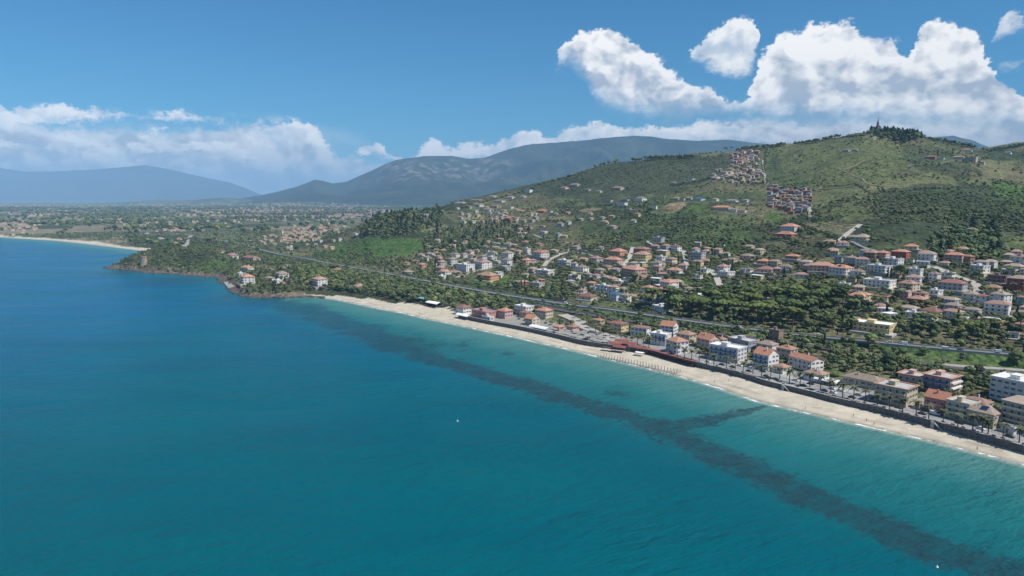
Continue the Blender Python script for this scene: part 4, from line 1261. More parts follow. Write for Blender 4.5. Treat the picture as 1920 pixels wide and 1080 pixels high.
    # windows: local +y side looks to the sea (coast direction is local x)
    if detail >= 1:
        sm = shutter or random.choice((M_GREENSH, M_WOOD, M_WOOD, M_BLUESH))
        sides = [(1, L, ly), (-2, D, lx)] if detail == 1 else [(1, L, ly), (-2, D, lx), (-1, L, ly), (2, D, lx)]
        for sd, Lf, off in sides:
            ncol = max(1, int(Lf / (3.3 if detail >= 2 else 3.8)))
            for fl in range(st):
                for c_ in range(ncol):
                    u = (c_ + 0.5) / ncol * Lf - Lf / 2
                    isdoor = (fl == 0 and c_ == ncol // 2 and abs(sd) == 1) or (balcony and fl > 0 and sd == 1)
                    if random.random() < 0.1 and not isdoor: continue
                    w_, h_, zb = (1.15, 1.35, fl * fh + 1.25) if not isdoor else (1.2, 2.15, fl * fh + 0.3)
                    fm, pn, gm, shm = window_meshes(w_, h_, sm)
                    if sd == 1: loc, rz = (u, off, zb), 0
                    elif sd == -1: loc, rz = (u, -off, zb), math.pi
                    elif sd == 2: loc, rz = (off, u, zb), -math.pi / 2
                    else: loc, rz = (-off, u, zb), math.pi / 2
                    nm = 'door' if (isdoor and fl == 0) else 'window'
                    wdw = link(nm, fm if detail >= 2 else gm, parent=o); wdw.location = loc; wdw.rotation_euler = (0, 0, rz)
                    if detail >= 2:
                        link('pane', pn, parent=wdw)
                        if not isdoor:
                            for ss in (-1, 1):
                                so = link('shutter', shm, parent=wdw); so.location = (ss * w_ * 0.78, 0, 0)
        if balcony:
            for fl in range(1, st):
                b = MB(); zf = fl * fh + 0.12
                b.box(-lx * 0.92, lx * 0.92, ly + 0.002, ly + 1.5, zf, zf + 0.16)
                bo = link('balcony', b.mesh('balcony', M_CONC), parent=o)
                q = MB(); q.box(-lx * 0.92, lx * 0.92, ly + 1.42, ly + 1.497, zf + 0.165, zf + 1.1)
                q.box(-lx * 0.92, -lx * 0.92 + 0.08, ly + 0.004, ly + 1.418, zf + 0.165, zf + 1.1); q.box(lx * 0.92 - 0.08, lx * 0.92, ly + 0.004, ly + 1.418, zf + 0.165, zf + 1.1)
                link('railing', q.mesh('railing', WALL[wall] if balcony == 1 else M_BLUESH), parent=bo)
                if balcony == 3:
                    b2 = MB(); b2.box(-lx - 1.4, -lx - 0.003, -ly * 0.9, ly * 0.9, zf, zf + 0.9)
                    link('balcony', b2.mesh('balcony', WALL['w']), parent=o)
    if detail == 1 and random.random() < 0.75:
        tb = MB(); e1, e2 = random.uniform(1.5, 4.5), random.uniform(1.5, 4.0)
        tb.box(-lx - e1, lx + random.uniform(0.5, 3), ly + 0.003, ly + 1 + e2, low - 1.0, 0.12)
        if random.random() < 0.5: tb.box(-lx - e1, -lx - 0.003, -ly, ly, low - 1.0, 0.10)
        link('terrace', tb.mesh('terrace', random.choice((M_PALE, M_CONC, WALL['c'], M_DIRT))), parent=o)
    keepout.append((x, y, 0.55 * max(L, D) + 1.6))
    HOUSES.append(dict(o=o, st=st, roof=roof, wall=wall, zone=zone, rim=rim, px=project(x, y, base_z)[0], label=label, cat=cat, group=group, dist=math.hypot(x, y)))
    return o
def place(px, py, wpx, st, roof, wall, zone, ratio=1.35, jit=0.25, **kw):
    X, Y, Z = cast(px, py)
    dist = math.hypot(X, Y)
    W = wpx / FPX * Y * (1.02 if kw.get('detail', 1) == 2 else (1.12 if dist < 1000 else 0.92))
    ang = kw.pop('ang', None)
    if ang is None:
        ang = wall_angle(X, Y) + random.uniform(-jit, jit)
    rx, ry = Y / dist, -X / dist
    l = abs(math.cos(ang) * rx + math.sin(ang) * ry); d = abs(-math.sin(ang) * rx + math.cos(ang) * ry)
    D = W / (l * ratio + d)
    D = max(D, 4.0)
    L = D * ratio
    if D > 17: D = 17
    if dist > 1100: D, kw['fh'] = D * 0.8, kw.get('fh', 2.7)
    sh = D * 0.35
    X += X / dist * sh; Y += Y / dist * sh
    det = kw.pop('detail', 1 if dist < 1250 else 0)
    return house(X, Y, L, D, st, roof, wall, ang=ang, zone=zone, detail=det, **kw)

Z1 = lambda x, y: (700 + x / 4.8, 420 + y / 4.8)
Z2 = lambda x, y: (1000 + x / 4.8, 420 + y / 4.8)
Z3 = lambda x, y: (1300 + x / 6, 420 + y / 6)
Z4 = lambda x, y: (1600 + x / 6, 420 + y / 6)
ZU = lambda x, y: (1000 + x / 3.84, 240 + y / 3.84)
ZP = lambda x, y: (1420 + x / 3.84, 220 + y / 3.84)
ZM = lambda x, y: (560 + x / 3, 240 + y / 3)
ZH = lambda x, y: (240 + x / 4, 400 + y / 4)
lists = [
 (Z1, 4.8, 'in the quarter above the viaduct', """580 165 100 1 b c|730 215 30 2 f w|810 190 80 1 b g|430 305 85 2 o w|490 330 80 2 b w|380 350 90 1 o p|300 365 70 1 o c|440 400 85 2 o o|215 410 60 1 b c|310 450 120 1 b g
  |620 395 90 3 o g|715 370 90 3 b w|735 300 110 2 b w|830 425 150 3 f w|605 430 100 2 o p|650 468 95 2 o w|735 455 110 1 B p|865 270 100 2 o w|890 312 90 2 o w|985 400 150 3 B w|1070 285 110 2 b w|985 325 80 2 b w|1070 335 90 2 f w|1200 380 110 3 b w
  |1210 315 130 3 b w|1160 240 110 1 b g|1010 230 90 2 b g|1105 200 90 2 f w|1215 205 100 2 b w|1115 110 50 1 f y|1180 95 70 1 b c|1310 130 100 1 o p|1370 175 100 1 o p|1385 270 70 3 f w|1505 312 170 3 o w|1490 195 100 1 B c|1540 85 60 1 F w
  |1385 365 120 2 o p|1720 390 120 3 f w|1810 402 60 2 b w|1890 435 70 2 b w|1545 470 150 2 F w|1505 530 70 1 o r|1335 550 120 1 b r|1480 562 110 1 f g|1810 520 100 2 F w|1030 512 190 2 o o|620 495 60 1 F w|1890 662 80 1 b c|1885 625 70 1 o w|575 215 50 1 o c|930 250 70 1 b w"""),
 (Z2, 4.8, 'on the slope above the coast road', """565 350 110 2 o g|765 290 150 2 o o|720 372 160 2 o p|980 270 140 2 B b|980 330 150 2 o y|1285 242 85 2 B w|1125 165 130 2 G g|1155 330 90 1 f w|1245 348 100 1 b c|1115 400 100 2 b w|1165 395 70 1 o w|905 490 240 3 o p|1270 450 130 1 o w
  |600 462 90 2 b c|440 440 110 2 b w|1480 335 120 3 f g|1710 440 100 2 o w|1738 472 130 1 f w|1545 440 80 1 f w|1490 490 60 1 F w|640 612 130 2 f w|722 622 90 2 o w|802 612 80 1 b w|780 548 100 1 F w|490 685 150 1 B c|745 692 130 2 n w|832 700 90 2 b w|902 682 100 1 o w
  |1045 612 130 1 o w|1065 702 180 2 o w|1165 642 90 2 o c|1222 610 150 3 o w|1350 725 130 1 o c|1515 702 80 1 F w|1170 785 180 1 f w|1890 442 60 1 F w|610 230 60 1 b c|1400 610 70 1 b w|840 520 60 1 f w|540 600 60 1 F w"""),
 (Z3, 6, 'among the gardens below the vineyard', """1090 85 240 2 o w|1040 162 260 2 o r|490 412 60 1 b g|610 402 150 1 b p|790 465 130 1 o b|815 562 180 1 B p|600 548 130 1 b w|1040 528 140 1 b w|1120 408 150 1 o b|1530 238 120 1 o c|1570 332 110 1 o o|1680 255 110 1 o w
  |1440 562 230 2 o p|1660 582 230 2 o w|1850 582 140 1 b w|1630 445 80 2 n g|1140 832 220 1 F w|825 822 70 1 o r|945 942 90 1 o c|1370 872 60 1 F w|1700 762 110 2 F w|1850 905 200 2 o c|940 550 90 1 b p|1790 175 110 1 T y|50 760 70 1 b c"""),
 (Z4, 6, 'on the right-hand hillside', """100 185 190 1 T c|1330 115 110 2 b w|910 218 50 1 F w|650 302 130 1 o c|200 402 150 2 o b|330 402 130 2 o p|530 392 170 2 o r|450 485 180 2 f w|290 565 230 2 f w|830 422 180 2 b w|1130 432 180 2 o p|1285 442 120 2 o b|700 602 130 2 f w|672 692 150 2 B w
  |620 765 200 2 o c|290 735 300 2 f w|90 885 190 2 o c|330 872 170 1 B c|910 645 110 2 b w|1060 605 130 1 f w|960 722 60 1 f y|1110 765 260 2 B g|930 802 120 1 F w|720 905 190 1 o r|740 832 160 1 B p|1420 565 170 2 f w|1860 445 160 2 o w|1770 575 170 1 f w|1815 525 190 1 T c
  |1630 675 190 2 f b|1850 745 200 3 T r|1560 805 160 2 o y|1310 885 150 2 b w|1440 905 120 2 B w|1650 935 190 3 T w|1610 1045 230 3 B w|1890 915 80 2 o t|880 1045 230 1 B w|690 1065 180 1 f w|230 1230 400 2 F y|1860 1045 130 1 b w|1880 1185 100 1 o p|1800 1290 100 1 f g|1230 1110 60 1 F w
  |1960 600 140 2 b w|1990 700 150 2 o c|2050 860 180 2 b w"""),
 (ZU, 3.84, 'on the middle hill', """60 608 90 1 o r|120 612 50 1 F w|222 438 90 1 B w|300 418 110 1 b p|390 452 60 1 b c|470 462 60 1 b w|610 442 120 1 b c|640 562 90 2 F w|665 526 70 1 f g|775 526 100 2 b w|545 532 70 1 f g|870 587 50 2 F w|1030 517 80 1 b c|1120 514 60 1 b c|1080 522 30 1 F w
  |1195 522 100 1 n w|1310 522 60 1 b w|1430 537 110 1 b w|1530 532 60 1 b w|1355 592 150 1 o c|1440 602 90 1 b w|1500 607 80 1 B w|1135 378 70 1 F w|1010 402 50 1 b g|1310 362 80 1 b w|1410 362 90 1 b w|1600 398 70 1 b c|1650 400 60 1 o c|75 758 70 1 F w"""),
 (ZP, 3.84, 'near the hilltop', """1250 297 80 1 o r|640 247 70 1 b g|705 242 50 1 b g|1510 244 70 1 o w|1445 298 100 1 b c|1520 314 130 2 f g|1610 332 60 1 b g|1320 305 50 1 f w|1800 262 60 1 b w"""),
 (ZM, 3, 'along the spur above the pine wood', """700 497 90 2 G g|795 482 60 1 b c|325 602 50 1 F w|910 428 90 1 b w|1000 412 110 1 b w|1010 437 110 1 b w|1090 392 70 1 b w|1130 417 90 1 b w|1190 397 60 1 b w|1262 392 60 1 b w|1290 362 60 2 F w|1110 447 70 1 b c|1065 467 80 1 b w|1075 484 50 1 F w|1115 482 60 1 b w
  |1190 452 50 1 f w|1180 522 55 2 o r|1250 474 60 1 o c|1370 472 75 1 o b|860 422 50 1 b c|785 642 70 1 b c|225 808 80 1 o c|1230 515 50 1 b w|1150 470 50 1 b w"""),
 (ZH, 4, 'on the rocky headland', """895 432 120 2 o w|900 528 90 3 o w|848 482 60 2 f w|1160 482 100 2 b w|1130 522 50 1 F w|1060 502 70 1 b w|1072 432 60 1 b w|1440 552 100 3 o w|1740 567 90 1 o w|1040 210 40 1 F w|1215 218 80 1 b w|1300 208 80 1 b w|385 197 60 1 o w|350 232 100 1 o w|245 192 70 1 b w|140 157 40 1 F w|700 295 60 1 B w|1350 440 60 1 b g"""),
]
for fn, sc_, zone, txt in lists:
    for row in txt.split('|'):
        q = row.split()
        px, py = fn(float(q[0]), float(q[1]))
        bal = 1 if (int(q[3]) >= 2 and random.random() < 0.6) else 0
        zone_ = zone
        if fn is ZH and py < 470: zone_ = 'on the plain behind the headland'
        place(px, py, float(q[2]) / sc_, int(q[3]), q[4], q[5], zone_, balcony=bal, ratio=random.uniform(1.1, 1.7))
# the wide restaurant with the red-brown roof on the headland
place(*ZH(925, 350), 170 / 4, 1, 'B', 'w', 'on the rocky headland', ratio=2.0, detail=1, fh=4.2, label='long low white building with a wide red-brown roof on the headland', cat='restaurant')
place(*ZH(785, 325), 110 / 4, 1, 'B', 'w', 'on the rocky headland', ratio=1.6, detail=1, label='pale low building with red roofs just left of the long restaurant roof')
# the two close-built hill villages: far more houses than can be told apart, so each village is one mass
def village(x0, x1, y0, y1, slant, rows, cols, walls, roofs, wfac, label):
    W_, R_ = {k: MB() for k in set(walls)}, {k: MB() for k in set(roofs)}
    for r_ in range(rows):
        for c_ in range(cols):
            if random.random() < 0.16: continue
            f = (r_ + 0.5) / rows
            px = x0 + (x1 - x0) * (c_ + 0.5 + random.uniform(-0.35, 0.35)) / cols + slant * (1 - f)
            py = y0 + (y1 - y0) * f + random.uniform(-2.2, 2.2) + 5 * math.sin(px * 0.06)
            X, Y, Z = cast(px, py)
            w = (x1 - x0) / cols / FPX * Y * random.uniform(0.5, 0.95) * wfac; d = w * random.uniform(0.55, 0.9); h = random.choice((3.2, 3.4, 6.0, 5.6))
            a_ = wall_angle(X, Y) + random.uniform(-0.22, 0.22); ca_, sa_ = math.cos(a_), math.sin(a_)
            def q(u_, v_, z_): return (X + ca_ * u_ - sa_ * v_, Y + sa_ * u_ + ca_ * v_, Z + z_)
            mb = W_[random.choice(walls)]; i = len(mb.v)
            mb.v += [q(su * w / 2, sv * d / 2, zz) for zz in (-4, h) for su, sv in ((-1, -1), (1, -1), (1, 1), (-1, 1))]
            mb.f += [(i + j, i + (j + 1) % 4, i + 4 + (j + 1) % 4, i + 4 + j) for j in range(4)] + [(i + 4, i + 5, i + 6, i + 7)]
            mb = R_[random.choice(roofs)]; i = len(mb.v); e = 0.45; rx = w * 0.22
            mb.v += [q(su * (w / 2 + e), sv * (d / 2 + e), h + 0.05) for su, sv in ((-1, -1), (1, -1), (1, 1), (-1, 1))] + [q(-rx, 0, h + d * 0.2 + 0.4), q(rx, 0, h + d * 0.2 + 0.4)]
            mb.f += [(i, i + 1, i + 5, i + 4), (i + 1, i + 2, i + 5), (i + 2, i + 3, i + 4, i + 5), (i + 3, i, i + 4), (i + 3, i + 2, i + 1, i)]
            # dark door and window openings
            mb = W_['win'] if 'win' in W_ else W_.setdefault('win', MB())
            for fl in range(int(h // 3)):
                for k in (-0.28, 0.0, 0.28):
                    u0, z0 = k * w, 1.0 + fl * 2.8
                    mb.quad(q(u0 + 0.5, d / 2 + 0.03, z0), q(u0 - 0.5, d / 2 + 0.03, z0), q(u0 - 0.5, d / 2 + 0.03, z0 + 1.3), q(u0 + 0.5, d / 2 + 0.03, z0 + 1.3))
            keepout.append((X, Y, w * 0.5))
    root = empty('village_houses', (0, 0, 0), 0, label, None); root['kind'] = 'stuff'
    for k, mb in W_.items():
        if mb.v: link('wall' if k != 'win' else 'window', mb.mesh('wall', WALL[k] if k != 'win' else M_GLASS), parent=root, kind='stuff')
    for k, mb in R_.items():
        if mb.v: link('roof', mb.mesh('roof', ROOF[k]), parent=root, kind='stuff')
village(1370, 1424, 282, 342, -3, 10, 7, 'ccpwbb', 'bTobB', 1.25, 'stepped terraces of small pale houses under the ridge')
village(1336, 1430, 322, 344, 0, 3, 9, 'gcwb', 'bbT', 1.1, 'pale houses spread along the foot of the terraced village')
village(1442, 1522, 353, 396, 0, 9, 10, 'bbggrc', 'bBGBGT', 1.35, 'dark close-built estate of red-brown houses on the hill')
def scattered_houses():
    W_, R_ = {k: MB() for k in 'wcgpy'}, {k: MB() for k in 'obBTfF'}
    win = MB(); n_ = 0
    for (x0, x1, y0, y1, nn) in ((850, 1010, 388, 418, 22), (1040, 1200, 396, 430, 8), (1060, 1430, 462, 500, 24), (1040, 1340, 500, 560, 30), (800, 1040, 452, 520, 32), (1560, 1925, 476, 520, 30), (1600, 1925, 520, 606, 46), (1400, 1600, 486, 524, 14), (450, 640, 446, 470, 16), (960, 1060, 425, 450, 6)):
        for k in range(nn * 2):
            if k > nn * 2 or n_ > 230: break
            px, py = random.uniform(x0, x1), random.uniform(y0, y1)
            X, Y, Z = cast(px, py)
            if any((X - q[0]) ** 2 + (Y - q[1]) ** 2 < (q[2] + 5.0) ** 2 for q in keepout): continue
            n_ += 1
            w, d, h = random.uniform(8, 14), random.uniform(6.5, 9.5), random.choice((3.2, 3.4, 6.0, 6.2))
            a_ = wall_angle(X, Y) + random.uniform(-0.4, 0.4); ca_, sa_ = math.cos(a_), math.sin(a_)
            def q(u_, v_, z_): return (X + ca_ * u_ - sa_ * v_, Y + sa_ * u_ + ca_ * v_, Z + z_)
            mb = W_[random.choice('wwcgpy')]; i = len(mb.v)
            mb.v += [q(su * w / 2, sv * d / 2, zz) for zz in (-4, h) for su, sv in ((-1, -1), (1, -1), (1, 1), (-1, 1))]
            mb.f += [(i + j, i + (j + 1) % 4, i + 4 + (j + 1) % 4, i + 4 + j) for j in range(4)] + [(i + 4, i + 5, i + 6, i + 7)]
            mb = R_[random.choice('oobbBTfF')]; i = len(mb.v); e = 0.45; rx = w * 0.2; fl_ = mb is R_['f'] or mb is R_['F']
            mb.v += [q(su * (w / 2 + e), sv * (d / 2 + e), h + 0.05) for su, sv in ((-1, -1), (1, -1), (1, 1), (-1, 1))] + [q(-rx, 0, h + (0.3 if fl_ else d * 0.2 + 0.4)), q(rx, 0, h + (0.3 if fl_ else d * 0.2 + 0.4))]
            mb.f += [(i, i + 1, i + 5, i + 4), (i + 1, i + 2, i + 5), (i + 2, i + 3, i + 4, i + 5), (i + 3, i, i + 4), (i + 3, i + 2, i + 1, i)]
            for fl in range(int(h // 3)):
                for kk in (-0.3, 0.0, 0.3):
                    u0, z0 = kk * w, 1.0 + fl * 2.8
                    win.quad(q(u0 + 0.55, d / 2 + 0.03, z0), q(u0 - 0.55, d / 2 + 0.03, z0), q(u0 - 0.55, d / 2 + 0.03, z0 + 1.3), q(u0 + 0.55, d / 2 + 0.03, z0 + 1.3))
                for kk in (-0.25, 0.25):
                    v0, z0 = kk * d, 1.0 + fl * 2.8
                    win.quad(q(-w / 2 - 0.03, v0 + 0.5, z0), q(-w / 2 - 0.03, v0 - 0.5, z0), q(-w / 2 - 0.03, v0 - 0.5, z0 + 1.3), q(-w / 2 - 0.03, v0 + 0.5, z0 + 1.3))
            keepout.append((X, Y, w * 0.5 + 1.0))
    root = empty('slope_houses', (0, 0, 0), 0, 'smaller houses and outbuildings scattered between the villas on the slopes', None); root['kind'] = 'stuff'
    for k, mb in W_.items():
        if mb.v: link('wall', mb.mesh('wall', WALL[k]), parent=root, kind='stuff')
    link('window', win.mesh('window', M_GLASS), parent=root, kind='stuff')
    for k, mb in R_.items():
        if mb.v: link('roof', mb.mesh('roof', ROOF[k]), parent=root, kind='stuff')
scattered_houses()
# sheds, garages and outbuildings among the gardens
SH = []
def shed(px, py):
    X, Y, Z = cast(px, py)
    if any((X - k[0]) ** 2 + (Y - k[1]) ** 2 < (k[2] + 1.5) ** 2 for k in keepout): return
    L, D, hh = random.uniform(3.5, 8), random.uniform(3, 4.5), random.uniform(2.2, 2.9)
    t = empty('shed', (X, Y, Z), wall_angle(X, Y) + random.uniform(-0.5, 0.5))
    b = MB(); b.box(-L / 2, L / 2, -D / 2, D / 2, -2.5, hh); kw = random.choice('wwcgbp'); link('wall', b.mesh('wall', WALL[kw]), parent=t)
    kr = random.choice('FfobTBG'); b = MB(); z1, z2 = hh + 0.05, hh + 0.7
    b.v = [(-L / 2 - .3, -D / 2 - .3, z1), (L / 2 + .3, -D / 2 - .3, z1), (L / 2 + .3, D / 2 + .3, z2), (-L / 2 - .3, D / 2 + .3, z2)] + [(-L / 2 - .3, -D / 2 - .3, z1 + .15), (L / 2 + .3, -D / 2 - .3, z1 + .15), (L / 2 + .3, D / 2 + .3, z2 + .15), (-L / 2 - .3, D / 2 + .3, z2 + .15)]
    b.f = [(0, 3, 2, 1), (4, 5, 6, 7), (0, 1, 5, 4), (1, 2, 6, 5), (2, 3, 7, 6), (3, 0, 4, 7)]
    link('roof', b.mesh('roof', ROOF[kr]), parent=t)
    b = MB(); b.box(-0.8, 0.8, D / 2 + 0.003, D / 2 + 0.06, 0.1, 2.0); link('door', b.mesh('door', random.choice((M_GREENSH, M_WOOD, M_METAL))), parent=t)
    keepout.append((X, Y, 0.5 * L + 1.0))
    SH.append((px, t, kw, kr))
for k in range(150):
    r_ = random.random()
    if r_ < 0.3: shed(random.uniform(770, 1050), random.uniform(455, 528))
    elif r_ < 0.65: shed(random.uniform(1040, 1420), random.uniform(462, 566))
    elif r_ < 0.93: shed(random.uniform(1560, 1925), random.uniform(478, 612))
    else: shed(random.uniform(450, 640), random.uniform(500, 540))

# ------------------------------------------------------------------ buildings on the sea front
def front(px0, px1, py, st, roof, wall, ratio, zone='on the sea front', **kw):
    return place((px0 + px1) / 2, py, (px1 - px0), st, roof, wall, zone, ratio=ratio, jit=0.03, detail=kw.pop('detail', 2), **kw)
front(1884, 1990, 812, 4, 'T', 'c', 1.5, fh=3.1, pitch=0.14, shutter=M_GREENSH, balcony=1, label='tall cream hotel with green shutters at the right end of the promenade', cat='hotel')
front(1862, 1960, 757, 4, 'F', 'w', 1.3, fh=3.0, shutter=M_BLUESH, label='tall white flat-roofed block with small blue windows behind the promenade', cat='apartment block')
front(1817, 1878, 800, 2, 'T', 'c', 1.0, fh=3.4, balcony=1, label='cream two-storey building with tan tiled roof beside the cream hotel', cat='house')
front(1776, 1830, 788, 3, 'f', 'c', 1.0, fh=2.9, balcony=1, label='cream flat-roofed building with balconies between the salmon and tan-roofed houses', cat='house')
front(1735, 1784, 774, 2, 'g', 's', 0.95, fh=3.6, pitch=0.3, label='salmon pink gabled building with brown tiled roof on the sea front', cat='house', balcony=1)
front(1642, 1714, 759, 3, 'f', 'c', 1.2, fh=3.1, balcony=1, rim=True, label='cream three-storey block with orange roof rim facing the palms', cat='apartment block')
front(1686, 1740, 726, 2, 'f', 'p', 1.2, fh=3.2, rim=True, balcony=1, label='pink block with tiled roof rim, left of the twin behind the cream block', cat='apartment block')
front(1734, 1795, 737, 3, 'f', 'p', 1.1, fh=3.0, rim=True, balcony=3, label='pink block with wide white balconies and orange rim above the salmon house', cat='apartment block')
front(1806, 1856, 765, 1, 'B', 'w', 1.5, label='low white house with red-brown roof between the pink and white blocks')
front(1582, 1658, 724, 1, 'T', 'c', 2.0, fh=3.4, label='long low house with pale tan roof behind dark trees')
front(1480, 1541, 693, 2, 'g', 'w', 1.7, fh=3.2, pitch=0.2, balcony=1, label='long white two-storey building with wide orange gable roof', cat='apartment block')
front(1456, 1494, 672, 2, 'o', 'c', 1.3, label='cream house with orange roof behind the white sea-front house')
front(1413, 1458, 693, 3, 'g', 'w', 1.1, fh=3.0, balcony=2, shutter=M_BLUESH, label='white three-storey house with orange gable roof and blue shutters on the front')
front(1449, 1482, 701, 1, 'o', 'w', 1.1, label='small white annex with orange roof beside the blue-shuttered house')
front(1330, 1398, 678, 3, 'F', 'w', 1.8, fh=2.9, balcony=2, shutter=M_BLUESH, label='white three-storey flat-roofed hotel with blue balconies', cat='hotel')
front(1365, 1421, 656, 2, 'f', 'g', 1.6, label='grey flat-roofed two-storey block behind the blue-balconied hotel', cat='apartment block')
front(1418, 1458, 664, 2, 'b', 'w', 1.4, label='white house with grey roof left of the long orange gable roof')
front(1306, 1348, 652, 2, 'g', 'p', 1.2, label='pink gabled house with orange roof left of the grey flat block')
front(1343, 1364, 645, 1, 'o', 'w', 1.2, label='small annex with bright red roof beside the pink gabled house')
front(1268, 1305, 643, 2, 'o', 'c', 1.3, label='cream house with orange roof behind the square sea-front villa')
front(1508, 1552, 716, 1, 'B', 'w', 1.3, label='single-storey white house with brown roof near the parasol bar')
front(1248, 1290, 663, 3, 'o', 'w', 1.15, fh=3.0, label='square white three-storey villa with orange hip roof at the pergola')
front(1238, 1271, 632, 3, 'g', 'w', 1.1, fh=2.8, label='tall white house with steep orange gable behind the flat white block')
front(1219, 1258, 646, 2, 'F', 'w', 1.3, label='flat white two-storey block left of the square villa', balcony=2)
front(1182, 1220, 630, 2, 'B', 'w', 1.5, pitch=0.25, label='long white house with red-brown roof beside the yellow-ended house')
front(1138, 1178, 622, 2, 'B', 'y', 1.5, pitch=0.25, label='yellow-ended house with long red-brown roof behind the palms')
front(1112, 1134, 608, 1, 'o', 'c', 1.5, label='low cream house with orange roof left of the yellow-ended house')
front(1004, 1037, 596, 2, 'o', 'c', 1.3, label='cream house with bright orange hip roof below the railway')
front(984, 1012, 610, 2, 'g', 'c', 1.0, label='cream gable-fronted house on the beach lane')
front(965, 1001, 588, 2, 'F', 'w', 1.4, label='white house with flat pergola terrace below the railway', balcony=1)
front(1036, 1058, 620, 1, 'o', 'p', 1.3, label='small pink house with bright orange roof, left of its twin by the car park')
front(1062, 1086, 621, 1, 'o', 'p', 1.2, label='small pink house with bright orange roof, right of its twin by the car park')
front(884, 934, 596, 2, 'G', 's', 1.5, label='pink beach hotel with dark grey solar roof', cat='hotel')
front(932, 962, 597, 2, 'o', 'p', 1.0, label='pink beach house with orange roof right of the dark-roofed hotel')
front(855, 884, 590, 2, 'B', 'w', 1.2, label='house with red-brown roof left of the dark-roofed beach hotel')
front(974, 996, 594, 1, 'B', 'p', 1.2, label='low red-roofed house behind the gable-fronted beach house')
front(904, 926, 603, 1, 'F', 'w', 2.2, label='low white beach pavilion in front of the pink hotel', cat='pavilion')
front(1443, 1466, 639, 2, 'G', 'b', 1.2, fh=3.4, detail=1, label='dark square building beside the railway')

# ------------------------------------------------------------------ names for the houses: what sets each one apart
ORD = ['first', 'second', 'third', 'fourth', 'fifth', 'sixth', 'seventh', 'eighth', 'ninth', 'tenth', 'eleventh', 'twelfth', 'thirteenth', 'fourteenth', 'fifteenth', 'sixteenth', 'seventeenth', 'eighteenth', 'nineteenth', 'twentieth']
def ordw(i):
    if i < 20: return ORD[i]
    return ('twenty-', 'thirty-', 'forty-', 'fifty-', 'sixty-', 'seventy-', 'eighty-', 'ninety-')[(i + 1) // 10 - 2] + ORD[(i + 1) % 10 - 1] if (i + 1) % 10 else ('thirtieth', 'fortieth', 'fiftieth', 'sixtieth', 'seventieth', 'eightieth', 'ninetieth')[(i + 1) // 10 - 3]
WN = dict(w='white', c='cream', p='pink', y='yellow', g='grey', o='orange', r='red', b='brown', s='salmon', t='teal')
RN = dict(o='orange-roofed', g='orange-gabled', b='grey-brown-roofed', B='red-brown-roofed', T='tan-roofed', n='blue-roofed', f='flat-roofed', F='white-decked', G='dark-decked')
SN = {1: 'one-storey', 2: 'two-storey', 3: 'three-storey', 4: 'four-storey'}
fam = {}
for h in HOUSES:
    if not h['label']:
        fam.setdefault((h['st'], h['wall'], h['roof'], h['zone']), []).append(h)
for (st_, wa_, ro_, zn_), hs in fam.items():
    hs.sort(key=lambda h: h['px'])
    for i, h in enumerate(hs):
        key = f"{SN[st_]} {WN[wa_]} {RN[ro_]} house"
        h['label'] = f"{key} {zn_}" if len(hs) == 1 else (f"{key}, {ordw(i)} from left {zn_}")
        h['key'] = h['label']
for h in HOUSES:
    h['o']['label'] = h['label']
    h['o']['category'] = h['cat']
    h['o']['group'] = h['group'] or ('houses ' + h['zone'])


SHN = dict(F='white', f='pale', o='orange', b='grey-brown', T='tan', B='red-brown', G='dark')
fam = {}
for px, t, kw, kr in SH:
    hb = min(HOUSES, key=lambda h: (h['o'].location.x - t.location.x) ** 2 + (h['o'].location.y - t.location.y) ** 2)
    fam.setdefault((WN[kw], SHN[kr], hb['zone']), []).append((px, t))
for (a_, b_, z_), q in fam.items():
    q.sort(key=lambda k: k[0])
    for i, (px, t) in enumerate(q):
        t['label'] = f"small {a_} shed with {b_} roof {z_}" if len(q) == 1 else f"small {a_} shed, {b_} roof, {ordw(i)} from left {z_}"
        t['category'] = 'shed'; t['group'] = 'sheds ' + z_

# ------------------------------------------------------------------ vegetation meshes
def leaf_mat(name, c1, c2, sat=1.0):
    m, T, b = new_mat(name, 0.75, 0.15)
    P = geopos(T)
    rnd = T.node('ShaderNodeObjectInfo').outputs['Random']
    n_ = T.noise(P, 0.75, 4, 0.65)
    c = T.mix(rnd, (*c1, 1), (*c2, 1))
    r2 = T.m('FRACT', T.m('MULTIPLY', rnd, 23.7))
    c = T.mix(T.mr(r2, 0.82, 0.9, 0.0, 0.7), c, (c2[0] * 1.35, c2[1] * 1.12, c2[2] * 0.9, 1))
    c = T.mix(T.mr(r2, 0.12, 0.06, 0.0, 0.6), c, (c1[0] * 0.7, c1[1] * 0.62, c1[2] * 0.75, 1))
    k = T.m('MULTIPLY', T.mr(n_, 0.3, 0.7, 0.62, 1.38), T.mr(T.m('FRACT', T.m('MULTIPLY', rnd, 7.13)), 0, 1, 0.72, 1.28))
    T.put(b.inputs['Base Color'], T.mix(1.0, c, T.comb(k, k, k), 'MULTIPLY'))
    return m
M_LEAF = leaf_mat('broadleaf_foliage', (0.050, 0.082, 0.034), (0.140, 0.168, 0.068))
M_PINE = leaf_mat('pine_needles', (0.055, 0.088, 0.028), (0.110, 0.142, 0.044))
M_DARKP = leaf_mat('dark_conifer_needles', (0.013, 0.030, 0.016), (0.026, 0.048, 0.022))
M_OLIVE = leaf_mat('olive_foliage', (0.080, 0.098, 0.064), (0.145, 0.160, 0.105))
M_SHRUB = leaf_mat('shrub_foliage', (0.060, 0.085, 0.034), (0.130, 0.150, 0.062))
M_PALM = leaf_mat('palm_fronds', (0.075, 0.090, 0.042), (0.130, 0.130, 0.070))
M_BARK = wear_mat('bark', (0.13, 0.10, 0.075), amount=0.4, scale=2)

